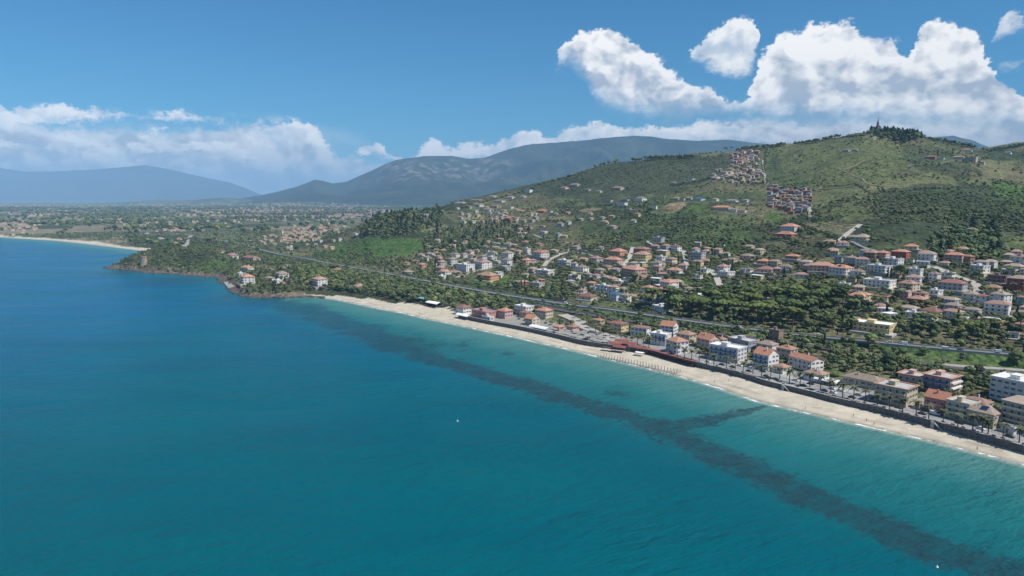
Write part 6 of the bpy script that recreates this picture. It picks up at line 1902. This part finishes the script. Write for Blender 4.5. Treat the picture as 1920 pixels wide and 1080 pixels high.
# ------------------------------------------------------------------ cars
def car_parts(L=4.2, W=1.75, Hh=1.45, van=False):
    hw = W / 2
    b = MB()
    prof = [(-L / 2, 0.30), (-L / 2, 0.80), (-L / 2 + 0.9, 0.92), (L / 2 - 0.55, 0.98), (L / 2, 0.85), (L / 2, 0.30)] if not van else [(-L / 2, 0.3), (-L / 2, 0.95), (-L / 2 + 0.6, 1.15), (L / 2, 1.2), (L / 2, 0.3)]
    n_ = len(prof)
    b.v = [(x, -hw, z) for x, z in prof] + [(x, hw, z) for x, z in prof]
    b.f = [tuple(range(n_)), tuple(range(2 * n_ - 1, n_ - 1, -1))] + [(i, n_ + i, n_ + (i + 1) % n_, (i + 1) % n_) for i in range(n_)]
    g = MB()
    if not van: q = [(-L / 2 + 0.95, 0.93), (-L / 2 + 1.65, Hh - 0.04), (L / 2 - 1.0, Hh - 0.04), (L / 2 - 0.42, 0.96)]
    else: q = [(-L / 2 + 0.62, 1.16), (-L / 2 + 1.1, 1.95), (L / 2 - 0.1, 2.0), (L / 2 - 0.05, 1.2)]
    g.v = [(x, -hw * (0.95 if i in (0, 3) else 0.80), z) for i, (x, z) in enumerate(q)] + [(x, hw * (0.95 if i in (0, 3) else 0.80), z) for i, (x, z) in enumerate(q)]
    g.f = [(0, 1, 2, 3), (7, 6, 5, 4), (0, 4, 5, 1), (1, 5, 6, 2), (2, 6, 7, 3)]
    r = MB(); x0, x1 = q[1][0] + 0.05, q[2][0] - 0.05; zt = q[1][1] + 0.003
    r.box(x0, x1, -hw * 0.78, hw * 0.78, zt, zt + 0.05)
    if van:
        r.box(-L / 2 + 1.5, L / 2 - 0.02, -hw * 0.97, -hw * 0.84, 1.22, 1.98); r.box(-L / 2 + 1.5, L / 2 - 0.02, hw * 0.84, hw * 0.97, 1.22, 1.98)
    w = MB(); i = 0
    w.v = []; n8 = 10
    for s in (-0.11, 0.11): w.v += [(0.31 * math.cos(6.283 * k / n8), s, 0.31 * math.sin(6.283 * k / n8)) for k in range(n8)]
    w.f = [(k, (k + 1) % n8, n8 + (k + 1) % n8, n8 + k) for k in range(n8)] + [tuple(range(n8 - 1, -1, -1)), tuple(range(n8, 2 * n8))]
    return b, g, r, w, L, hw
CARC = {'black': (0.02, 0.02, 0.022), 'dark grey': (0.06, 0.06, 0.065), 'silver': (0.38, 0.39, 0.40), 'white': (0.74, 0.74, 0.73), 'dark blue': (0.02, 0.04, 0.10), 'red': (0.30, 0.03, 0.03)}
CARM = {}
for k, c in CARC.items():
    m, T, b = new_mat('car_paint_' + k.replace(' ', '_'), 0.3, 0.5); b.inputs['Base Color'].default_value = (*c, 1); b.inputs['Coat Weight'].default_value = 0.5; CARM[k] = m
m_tyre, _, bt = new_mat('tyre_rubber', 0.9, 0.2); bt.inputs['Base Color'].default_value = (0.02, 0.02, 0.02, 1)
_cb, _cg, _cr, _cw, _L, _hw = car_parts()
CMESH = {k: (_cb.mesh('body', CARM[k]), _cg.mesh('window', M_GLASS), _cr.mesh('roof_panel', CARM[k])) for k in CARM}
_vb, _vg, _vr, _vw, _vL, _vhw = car_parts(5.2, 2.0, 2.1, True)
VMESH = {k: (_vb.mesh('body', CARM[k]), _vg.mesh('window', M_GLASS), _vr.mesh('roof_panel', CARM[k])) for k in CARM}
WHEEL = _cw.mesh('wheel', m_tyre)
def car(x, y, z, ang, colr, van=False):
    t = empty('car' if not van else 'van', (x, y, z), ang)
    M_ = VMESH[colr] if van else CMESH[colr]
    for nm, me in zip(('body', 'window', 'roof_panel'), M_): link(nm, me, parent=t)
    L, hw_ = (_vL, _vhw) if van else (_L, _hw)
    for sx in (-1, 1):
        for sy in (-1, 1):
            w = link('wheel', WHEEL, parent=t); w.location = (sx * L * 0.31, sy * (hw_ - 0.06), 0.31)
    return t
parked = []
cl = ['black', 'dark grey', 'silver', 'white', 'black', 'dark blue', 'white', 'dark grey', 'red']
for px, colr, row in [(ZE(375, 0)[0], 'black', 0), (ZE(520, 0)[0], 'black', 0), (ZE(715, 0)[0], 'black', 1), (ZE(640, 0)[0], 'dark grey', 0), (ZE(1170, 0)[0], 'dark blue', 1), (ZE(920, 0)[0], 'dark grey', 0), (ZE(1780, 0)[0], 'black', 0),
                 (ZE(180, 0)[0], 'dark grey', 0), (ZE(245, 0)[0], 'silver', 1), (ZE(40, 0)[0], 'white', 1), (ZG(570, 0)[0], 'black', 0), (ZG(630, 0)[0], 'white', 1), (ZG(760, 0)[0], 'dark grey', 0), (ZG(900, 0)[0], 'black', 1), (ZG(960, 0)[0], 'black', 0),
                 (ZG(1080, 0)[0], 'dark grey', 0), (ZG(1330, 0)[0], 'black', 0), (ZG(1430, 0)[0], 'black', 1), (ZG(1610, 0)[0], 'dark blue', 0), (ZG(1730, 0)[0], 'white', 0), (ZG(300, 0)[0], 'white', 0), (ZG(200, 0)[0], 'silver', 1), (ZG(430, 0)[0], 'dark grey', 0)] \
        + [(px, random.choice(cl), random.choice((0, 1))) for px in np.linspace(1262, 1930, 34) + rng.uniform(-6, 6, 34)]:
    x, y, a = at_prom(px, 8.4 if row == 0 else 16.3)
    if any((x - q[3][0]) ** 2 + (y - q[3][1]) ** 2 < 30 for q in parked): continue
    o = car(x, y, 4.06, a + random.uniform(-0.03, 0.03), colr)
    parked.append((px, o, colr + (' car parked on the seaward side' if row == 0 else ' car parked on the house side'), (x, y)))
place_line_labels([q[:3] for q in parked], '{ex} of the promenade, {n} such from the left', 'car', 'cars parked along the promenade')
x, y, a = at_prom(ZE(1030, 0)[0], 13.5)
o = car(x, y, 4.06, a, 'white', True); o['label'] = 'white van on the promenade road in front of the salmon pink house'; o['category'] = 'van'
hwc = []
for px, py, colr, van, side_ in ((1782, 655, 'white', True, -1), (1815, 658, 'black', False, -1), (1868, 662, 'white', True, 1), (1855, 662, 'silver', False, -1), (1703, 646, 'white', True, 1), (1672, 643, 'white', False, 1), (1545, 632, 'white', True, 1), (1378, 612, 'white', False, 1),
                                (1055, 570, 'white', True, 1), (1027, 566, 'black', False, -1), (1086, 575, 'dark grey', False, -1), (1110, 577, 'dark blue', False, -1)):
    d = [abs(project(p[0], p[1], p[2])[0] - px) for p in HW]
    i = min(int(np.argmin(d)), len(HW) - 2); t = HW[i + 1] - HW[i]
    o_ = offset_line(HW, side_ * 2.4)[i]
    a = math.atan2(t[1], t[0]) + (math.pi if side_ > 0 else 0)
    o = car(o_[0], o_[1], hz[i] + 0.01, a, colr, van)
    hwc.append((px, o, colr + (' van' if van else ' car')))
place_line_labels(hwc, '{ex} driving on the raised highway, {n} such from the left', 'vehicle', 'vehicles on the highway')
for q in hwc: q[1]['category'] = 'van' if 'van' in q[2] else 'car'

# ------------------------------------------------------------------ beach club: parasols, loungers, canopies, red roofs
pm_ = MB(); pm_.tube((0, 0, -0.3), (0, 0, 2.6), 0.05, 6); PPOLE = pm_.mesh('pole', M_WHITE)
pc = MB(); pc.lathe(0, 0, [(0.10, 0.95), (0.30, 1.05), (0.24, 1.7), (0.09, 2.45), (0.02, 2.7)], 8); PCLOTH = pc.mesh('canopy', M_GREYCLOTH)
lb = MB(); lb.box(-0.95, 0.45, -0.32, 0.32, 0.30, 0.38); lb.v += []; i0_ = len(lb.v)
lb.v += [(0.45, -0.32, 0.30), (1.0, -0.32, 0.72), (1.0, 0.32, 0.72), (0.45, 0.32, 0.30), (0.45, -0.32, 0.38), (0.97, -0.32, 0.79), (0.97, 0.32, 0.79), (0.45, 0.32, 0.38)]
lb.f += [tuple(i0_ + k for k in f) for f in ((0, 3, 2, 1), (4, 5, 6, 7), (0, 1, 5, 4), (1, 2, 6, 5), (2, 3, 7, 6))]
LBED = lb.mesh('mattress', M_GREYCLOTH)
lf = MB()
for sx in (-0.8, 0.4):
    for sy in (-0.28, 0.28): lf.box(sx - 0.03, sx + 0.03, sy - 0.03, sy + 0.03, -0.1, 0.298)
LFR = lf.mesh('frame', M_WOOD)
rows_txt = ['row nearest the water', 'second row from the water', 'third row from the water']
A0, A1 = np.array(ground(1121, 668, 1.3)), np.array(ground(1264, 700, 1.3))
u_ = (A1 - A0) / np.linalg.norm(A1 - A0); n_in = np.array([-u_[1], u_[0]]); 
if n_in[0] < 0: n_in = -n_in
um = []
for r_ in range(3):
    for c_ in range(27):
        p = A0 + (A1 - A0) * c_ / 26 + n_in * (3.3 * r_ + 0.4) + rng.uniform(-0.15, 0.15, 2)
        z = h1(*p)
        t = empty('closed_parasol', (p[0], p[1], z), 0); link('pole', PPOLE, parent=t); link('canopy', PCLOTH, parent=t)
        um.append((c_, t, rows_txt[r_]))
        if r_ < 2:
            for k in (-1,):
                q = p + u_ * 0.9 * k - n_in * 0.5
                b = empty('sun_lounger', (q[0], q[1], h1(*q)), math.atan2(n_in[1], n_in[0])); link('mattress', LBED, parent=b); link('frame', LFR, parent=b)
                um.append((c_ + 100, b, 'L' + rows_txt[r_]))
place_line_labels([q for q in um if q[2][0] != 'L'], 'closed grey parasol, {n} from left in the {ex}', 'parasol', 'closed parasols on the beach')
place_line_labels([(q[0], q[1], q[2][1:]) for q in um if q[2][0] == 'L'], 'grey sun lounger beside the {n} parasol from left, {ex}', 'sun lounger', 'sun loungers under the parasols')

# pergola with a red roof along the wall
P0 = int(np.argmin(np.abs(project(WL[:, 0], WL[:, 1], 4.2)[0] - 1308))); P1 = int(np.argmin(np.abs(project(WL[:, 0], WL[:, 1], 4.2)[0] - 1218)))
SG = WL[min(P0, P1):max(P0, P1) + 1]
pg = link('red_roofed_pergola', solid_strip(SG, -3.4, 1.6, 5.6, 5.4).mesh('red_roofed_pergola', M_REDROOF), label='long low pergola with red roof running along the sea wall', cat='pergola')
po = MB(); po.box(-0.09, 0.09, -0.09, 0.09, 0.0, 3.6); POM = po.mesh('post', M_WOOD)
for i in range(0, len(SG), 1):
    for off in (-3.2, 1.4):
        q = offset_line(SG, off)[i]; p = link('post', POM, parent=pg); p.location = (q[0], q[1], 1.78 if off < 0 else 1.79)
dk = link('deck', solid_strip(SG, -3.3, -0.55, 2.6, 0.5).mesh('deck', M_WOOD), parent=pg)
def sheet_canopy(x, y, z, ang, L, D, mat, name, label, cat, group=None, h=2.9, curve=0.7):
    t = empty(name, (x, y, z), ang, label, cat, group)
    r = MB(); n_ = 6
    for k in range(n_):
        a0, a1 = -D / 2 + D * k / n_, -D / 2 + D * (k + 1) / n_
        z0_, z1_ = h + curve * (1 - (2 * k / n_ - 1) ** 2), h + curve * (1 - (2 * (k + 1) / n_ - 1) ** 2)
        r.quad((-L / 2, a0, z0_), (L / 2, a0, z0_), (L / 2, a1, z1_), (-L / 2, a1, z1_)); r.quad((-L / 2, a1, z1_ - 0.08), (L / 2, a1, z1_ - 0.08), (L / 2, a0, z0_ - 0.08), (-L / 2, a0, z0_ - 0.08))
    link('roof', r.mesh('roof', mat), parent=t)
    pp = MB(); pp.box(-0.07, 0.07, -0.07, 0.07, -1.2, h + 0.02); pmh = pp.mesh('post', M_METAL)
    for sx in (-1, 1):
        for sy in (-1, 1):
            p = link('post', pmh, parent=t); p.location = (sx * (L / 2 - 0.3), sy * (D / 2 - 0.2), 0)
    return t
cs = []
for (zx, zy) in ((200, 400), (290, 418), (370, 432), (450, 446), (540, 480), (480, 395), (585, 410), (680, 490), (725, 508), (795, 520), (665, 440), (245, 378), (760, 462), (835, 500), (400, 400), (620, 455)):
    px, py = ZF(zx, zy); X, Y, Z = cast(px, py)
    t = sheet_canopy(X, Y, Z, wall_angle(X, Y) + random.uniform(-0.2, 0.2), random.uniform(6, 9), random.uniform(4, 5.5), M_PALE, 'shade_canopy', '', 'canopy'); cs.append((px, t, ''))
place_line_labels(cs, 'pale arched shade canopy at the beach car park, {n} from the left{ex}', 'canopy', 'shade canopies at the car park')
cs = []
for (zx, zy, L, D) in ((930, 520, 12, 7), (1010, 515, 12, 8), (1090, 535, 11, 7), (1165, 560, 10, 7), (1240, 575, 9, 6), (980, 560, 11, 6)):
    px, py = ZF(zx, zy); X, Y = ground(px, py, 4.0)
    t = sheet_canopy(X, Y, max(h1(X, Y), 2.0), wall_angle(X, Y), L, D, M_REDROOF, 'club_roof', '', 'roof', h=3.2, curve=1.2); cs.append((px, t, ''))
place_line_labels(cs, 'red curved roof of the beach club, {n} from the left{ex}', 'club roof', 'red roofs of the beach club')
for (zx, zy, L, D, mt, lb_) in ((860, 575, 12, 4, M_WOOD, 'dark flat bar roof at the left end of the parasol rows'), (1200, 630, 7, 4, M_WHITE, 'white tent on the sand below the red pergola')):
    px, py = ZF(zx, zy); X, Y = ground(px, py, 2.0)
    sheet_canopy(X, Y, max(h1(X, Y), 1.0), wall_angle(X, Y), L, D, mt, 'beach_bar', lb_, 'bar', h=2.6, curve=0.3)
for (zx, zy, L, D, lb_) in ((815, 850, 20, 7, 'white canvas awning in front of the dark-roofed beach hotel'), (1500, 962, 22, 8, 'long white awning at the left end of the beach car park'), (555, 735, 22, 11, 'white marquee on the sand beside the beach wood'), (440, 690, 20, 9, 'pale green marquee under the trees behind the beach')):
    px, py = Z1(zx, zy); X, Y, Z = cast(px, py)
    sheet_canopy(X, Y, max(Z, 1.0), wall_angle(X, Y), L, D, M_WHITE if 'green' not in lb_ else WALL['t'], 'marquee', lb_, 'marquee', h=3.2, curve=1.3)
for px_, L in ((1552, 11), (1566, 10)):
    x, y, a = at_prom(px_, 24)
    sheet_canopy(x, y, 4.2, a, L, 7, M_WHITE, 'marquee', 'white tent beside the brown-roofed bar, ' + ('left' if px_ == 1552 else 'right') + ' of the pair', 'marquee', h=2.8, curve=1.2)
x, y, a = at_prom(1897, 15.5)
k = house(x, y, 6, 3, 1, 'F', 'w', ang=a, detail=2, fh=2.7, z0=4.07, label='small white kiosk on the road before the cream hotel', cat='kiosk', zone='on the sea front')
k['label'] = 'small white kiosk on the road before the cream hotel'; k['category'] = 'kiosk'

# ------------------------------------------------------------------ promenade furniture
lm = MB(); lm.tube((0, 0, 0), (0, 0, 7.2), 0.08, 6, 0.05); lm.tube((0, 0, 7.1), (1.3, 0, 7.5), 0.04, 5); LPOLE = lm.mesh('pole', M_METAL)
lh = MB(); lh.box(1.1, 1.8, -0.13, 0.13, 7.45, 7.56); LHEAD = lh.mesh('lamp_head', M_METAL)
ls = []
for px in np.linspace(1330, 1915, 15):
    x, y, a = at_prom(px, 6.6)
    t = empty('street_lamp', (x, y, 4.2), a - math.pi / 2); link('pole', LPOLE, parent=t); link('lamp_head', LHEAD, parent=t); ls.append((px, t, ''))
place_line_labels(ls, 'thin grey street lamp at the promenade kerb, {n} from the left{ex}', 'street lamp', 'street lamps along the promenade')
bs_ = MB(); bs_.box(-0.9, 0.9, -0.22, 0.22, 0.42, 0.48); BSEAT = bs_.mesh('seat', M_WOOD)
bb_ = MB(); bb_.box(-0.9, 0.9, -0.27, -0.22, 0.5, 0.95); BBACK = bb_.mesh('backrest', M_WOOD)
bl_ = MB(); bl_.box(-0.05, 0.05, -0.2, 0.2, 0, 0.418); BLEG = bl_.mesh('leg', M_CONC)
ls = []
for px in np.linspace(1345, 1910, 24):
    x, y, a = at_prom(px + random.uniform(-5, 5), 1.9)
    t = empty('bench', (x, y, 4.2), a); link('seat', BSEAT, parent=t); link('backrest', BBACK, parent=t)
    for s in (-0.7, 0.7): p = link('leg', BLEG, parent=t); p.location = (s, 0, 0)
    ls.append((px, t, ''))
place_line_labels(ls, 'dark bench behind the sea wall, {n} from the left{ex}', 'bench', 'benches along the sea wall')
def beach_stairs(px, label):
    x, y, a = at_prom(px, -1.2)
    t = empty('beach_stairs', (x, y, 0), a, label, 'stairs')
    st = MB()
    for k in range(14):
        st.box(-2.6 + k * 0.36, -2.6 + (k + 1) * 0.36 - 0.002, -0.6, 0.6, 0.27 * k + 0.1, 0.6 + 0.27 * k)
    link('flight', st.mesh('flight', M_CONC), parent=t)
    sd = MB(); sd.box(2.45, 4.0, -0.8, 0.8, -0.2, 4.3); link('landing', sd.mesh('landing', M_PALE), parent=t)
    rl_ = MB(); rl_.box(2.46, 3.99, 0.70, 0.79, 4.303, 5.2); link('railing', rl_.mesh('railing', M_WHITE), parent=t)
beach_stairs(1764, 'white stairs from the promenade down to the beach below the cream building')
beach_stairs(1484, 'white stairs from the promenade to the beach below the orange gable roof')

# ------------------------------------------------------------------ landmarks
def coastal_tower():
    X, Y, Z = cast(270, 494)
    Z = h1(X, Y)
    t = empty('watch_tower', (X, Y, Z - 0.5), 0.3, 'old round stone watch tower on the rocky point', 'tower')
    a = MB(); a.lathe(0, 0, [(6.6, -3), (6.2, 0), (4.9, 9.5), (4.8, 9.8), (5.3, 10.3), (5.3, 12.2), (4.6, 12.21)], 24); link('shaft', a.mesh('shaft', M_TOWER), parent=t)
    for k in range(10):
        b = MB(); b.box(4.5, 5.25, -0.7, 0.7, 12.22, 13.4); m_ = link('merlon', b.mesh('merlon', M_TOWER), parent=t); m_.rotation_euler = (0, 0, k * math.pi / 5)
    b = MB(); b.box(-0.6, 0.6, -5.75, -5.2, 4.2, 6.2); link('window', b.mesh('window', M_GLASS), parent=t)
coastal_tower()
def monument():
    for dy in range(0, 30):
        X, Y, Z = cast(1645, 240 + dy)
        if Y < 2600: break
    t = empty('hilltop_monument', (X, Y, Z - 1), 0.4, 'dark pointed stone monument with a spire on the hilltop', 'monument')
    a = MB(); a.box(-8, 8, -8, 8, -3, 7); a.box(-5.5, 5.5, -5.5, 5.5, 7.003, 14); link('base', a.mesh('base', M_STONE), parent=t)
    a = MB(); a.prism(0, 0, 14.003, 24, 4.2, 2.6, 8); a.prism(0, 0, 24.003, 27, 3.0, 2.6, 8); link('shaft', a.mesh('shaft', M_STONE), parent=t)
    a = MB(); a.prism(0, 0, 27.003, 38, 2.0, 0.25, 8); link('spire', a.mesh('spire', M_STONE), parent=t)
    for sx in (-1, 1):
        for sy in (-1, 1):
            a = MB(); a.prism(sx * 6.4, sy * 6.4, 7.003, 12.5, 0.9, 0.2, 6); link('pinnacle', a.mesh('pinnacle', M_STONE), parent=t)
    a = MB(); a.box(-0.15, 0.15, -0.15, 0.15, 38.003, 41); a.box(-0.9, -0.153, -0.12, 0.12, 39.4, 39.8); a.box(0.153, 0.9, -0.12, 0.12, 39.4, 39.8); link('cross', a.mesh('cross', M_BRONZE), parent=t)
    for dy in range(0, 30):
        X, Y, Z = cast(1713, 250 + dy)
        if Y < 2600: break
    t = empty('radio_mast', (X, Y, Z - 0.5), 0.0, 'thin lattice radio mast on the skyline right of the hilltop grove', 'mast')
    a = MB()
    for k in range(3):
        c, s = math.cos(k * 2.094), math.sin(k * 2.094); a.tube((1.1 * c, 1.1 * s, -1), (0.25 * c, 0.25 * s, 22), 0.12, 4)
    for j in range(11):
        z0, z1 = j * 2.0, j * 2.0 + 2; r0, r1 = 1.1 - 0.85 * z0 / 22, 1.1 - 0.85 * z1 / 22
        for k in range(3):
            c0, s0 = math.cos(k * 2.094), math.sin(k * 2.094); c1, s1 = math.cos((k + 1) * 2.094), math.sin((k + 1) * 2.094)
            a.tube((r0 * c0, r0 * s0, z0), (r1 * c1, r1 * s1, z1), 0.05, 3)
    link('lattice', a.mesh('lattice', M_METAL), parent=t)
    a = MB(); a.tube((0, 0, 21.5), (0, 0, 27), 0.1, 5); link('antenna', a.mesh('antenna', M_METAL), parent=t)
monument()
def church():
    X, Y, Z = cast(530, 440)
    t = empty('bell_tower', (X, Y, Z - 1), 0.5, 'slim white bell tower among trees on the plain behind the headland', 'tower')
    a = MB(); a.box(-2.2, 2.2, -2.2, 2.2, -2, 15); a.box(-2.6, 2.6, -2.6, 2.6, 15.003, 15.6); link('shaft', a.mesh('shaft', WALL['w']), parent=t)
    a = MB(); a.prism(0, 0, 15.603, 19.5, 2.4, 0.1, 4, rot=math.pi / 4); link('roof', a.mesh('roof', ROOF['B']), parent=t)
    for k in range(4):
        b = MB(); b.box(-0.7, 0.7, 2.18, 2.23, 11.2, 14); w = link('bell_opening', b.mesh('bell_opening', M_GLASS), parent=t); w.rotation_euler = (0, 0, k * math.pi / 2)
church()
def pier():
    P = [ground(*q, 1.6) for q in ((419, 529), (436, 526), (443, 536), (427, 539))]
    mb = MB(); i = 0
    mb.v = [(*p, -2) for p in P] + [(*p, 1.7) for p in P]
    mb.f = [(4, 5, 6, 7)] + [(k, (k + 1) % 4, 4 + (k + 1) % 4, 4 + k) for k in range(4)]
    o = link('landing_stage', mb.mesh('landing_stage', M_PALE), label='pale concrete landing stage at the tip of the house headland', cat='pier')
pier()
# rocks on the points
def rocks():
    r_ = np.random.default_rng(5); bv, bf = ICO1
    V, F = [], []; k = 0
    C = catmull([(x, y, 0) for x, y in coast[24:41]], 2.2)
    for p in C:
        for q in range(3):
            s = r_.uniform(0.6, 2.6); c = p[:2] + r_.normal(size=2) * 3.2
            v = bv * (0.7 + 0.6 * r_.random((len(bv), 1))) * np.array([s * 1.4, s, s * 0.6]) + np.array([c[0], c[1], r_.uniform(-0.3, 0.7)])
            V.append(v); F += [tuple(int(w) + k for w in f) for f in bf]; k += len(bv)
    mb = MB(); mb.v = [tuple(v) for v in np.concatenate(V)]; mb.f = F
    link('shore_rocks', mb.mesh('shore_rocks', wear_mat('brown_shore_rock', (0.135, 0.11, 0.088), amount=0.5, scale=0.4)), kind='stuff', label='brown rocks heaped along the foot of the headlands')
rocks()
# round boulders at the small breakwater by the promenade
x, y = ground(1421, 759)
bu = MB(); bu.lathe(0, 0, [(0.05, -0.3), (0.4, -0.1), (0.45, 0.2), (0.2, 0.5), (0.05, 0.9)], 10); BU = bu.mesh('buoy', M_WHITE)
for px, py, lb_ in ((858, 790, 'tiny white buoy floating alone on the open sea'), (1757, 1064, 'tiny white buoy floating near the seagrass band')):
    X, Y = ground(px, py); link('buoy', BU, label=lb_, cat='buoy', group='buoys on the sea', loc=(X, Y, 0))

# ------------------------------------------------------------------ people on the beach
def person_mesh(pose, seed):
    J = dict(pel=(0, 0, 0.95), ches=(0, 0.0, 1.32), neck=(0, 0, 1.5), hd=(0, 0.02, 1.66), sl=(-0.19, 0, 1.42), sr=(0.19, 0, 1.42), el=(-0.26, 0.02, 1.14), er=(0.26, -0.02, 1.14), hl=(-0.27, 0.10, 0.88), hr=(0.27, 0.06, 0.88),
             kl=(-0.12, 0.08, 0.50), kr=(0.12, -0.04, 0.50), fl=(-0.12, 0.0, 0.05), fr=(0.12, -0.16, 0.07), tl=(-0.12, 0.16, 0.03), tr=(0.12, 0.0, 0.03))
    if pose == 1: J.update(kl=(-0.12, 0.02, 0.5), kr=(0.12, 0.02, 0.5), fl=(-0.12, 0, 0.05), fr=(0.12, 0, 0.05), tl=(-0.12, 0.16, 0.03), tr=(0.12, 0.16, 0.03), hr=(0.30, 0.3, 1.25))
    rd = dict(pel=.15, ches=.16, neck=.06, hd=.11, sl=.075, sr=.075, el=.045, er=.045, hl=.035, hr=.035, kl=.065, kr=.065, fl=.045, fr=.045, tl=.035, tr=.035)
    E = [('pel', 'ches'), ('ches', 'neck'), ('neck', 'hd'), ('ches', 'sl'), ('ches', 'sr'), ('sl', 'el'), ('el', 'hl'), ('sr', 'er'), ('er', 'hr'), ('pel', 'kl'), ('kl', 'fl'), ('fl', 'tl'), ('pel', 'kr'), ('kr', 'fr'), ('fr', 'tr')]
    ks = list(J)
    me = bpy.data.meshes.new('body'); me.from_pydata([J[k] for k in ks], [(ks.index(a), ks.index(b)) for a, b in E], [])
    ob = bpy.data.objects.new('tmp', me); COL.objects.link(ob)
    sk = ob.modifiers.new('s', 'SKIN')
    for i, k in enumerate(ks): me.skin_vertices[0].data[i].radius = (rd[k], rd[k])
    me.skin_vertices[0].data[0].use_root = True
    ob.modifiers.new('u', 'SUBSURF').levels = 1
    dg = bpy.context.evaluated_depsgraph_get()
    out = bpy.data.meshes.new_from_object(ob.evaluated_get(dg)); out.name = 'body'
    bpy.data.objects.remove(ob)
    return out
skin, _, bsk = new_mat('skin', 0.6, 0.3); bsk.inputs['Base Color'].default_value = (0.36, 0.20, 0.13, 1)
PM = [person_mesh(0, 1), person_mesh(1, 2)]
for q in PM:
    q.materials.clear(); q.materials.append(skin)
sw = MB(); sw.prism(0, 0, 0.80, 1.04, 0.175, 0.172, 10); 
hr_ = MB(); hr_.lathe(0, -0.01, [(0.11, 1.66), (0.125, 1.72), (0.09, 1.80), (0.02, 1.83)], 8); HAIR = hr_.mesh('hair', M_WOOD)
SW = {'red': wear_mat('red_cloth', (0.4, 0.04, 0.04)), 'blue': wear_mat('blue_cloth', (0.04, 0.10, 0.32)), 'black': wear_mat('black_cloth', (0.03, 0.03, 0.03)), 'white': M_WHITE}
SWM = {k: sw.mesh('swimwear', m) for k, m in SW.items()}
ps = []
for i, (px, py) in enumerate((ZE(420, 612), ZE(345, 578), ZE(1452, 858), ZF(350, 515), ZF(405, 517), ZF(480, 532), Z1(420, 812), Z1(940, 905), Z1(1400, 990), ZE(215, 530), ZG(520, 930), ZG(900, 1010), (1510, 765), (1340, 716), (955, 626))):
    X, Y = ground(px, py, 1.0); Z = h1(X, Y)
    t = empty('person', (X, Y, Z), random.uniform(0, 6.28)); cl_ = ('red', 'blue', 'black', 'white')[i % 4]
    link('body', PM[i % 2], parent=t); link('swimwear', SWM[cl_], parent=t); link('hair', HAIR, parent=t)
    ps.append((px, t, cl_))
place_line_labels(ps, 'person in {ex} swimwear on the sand, {n} such from the left', 'person', 'people on the beach')
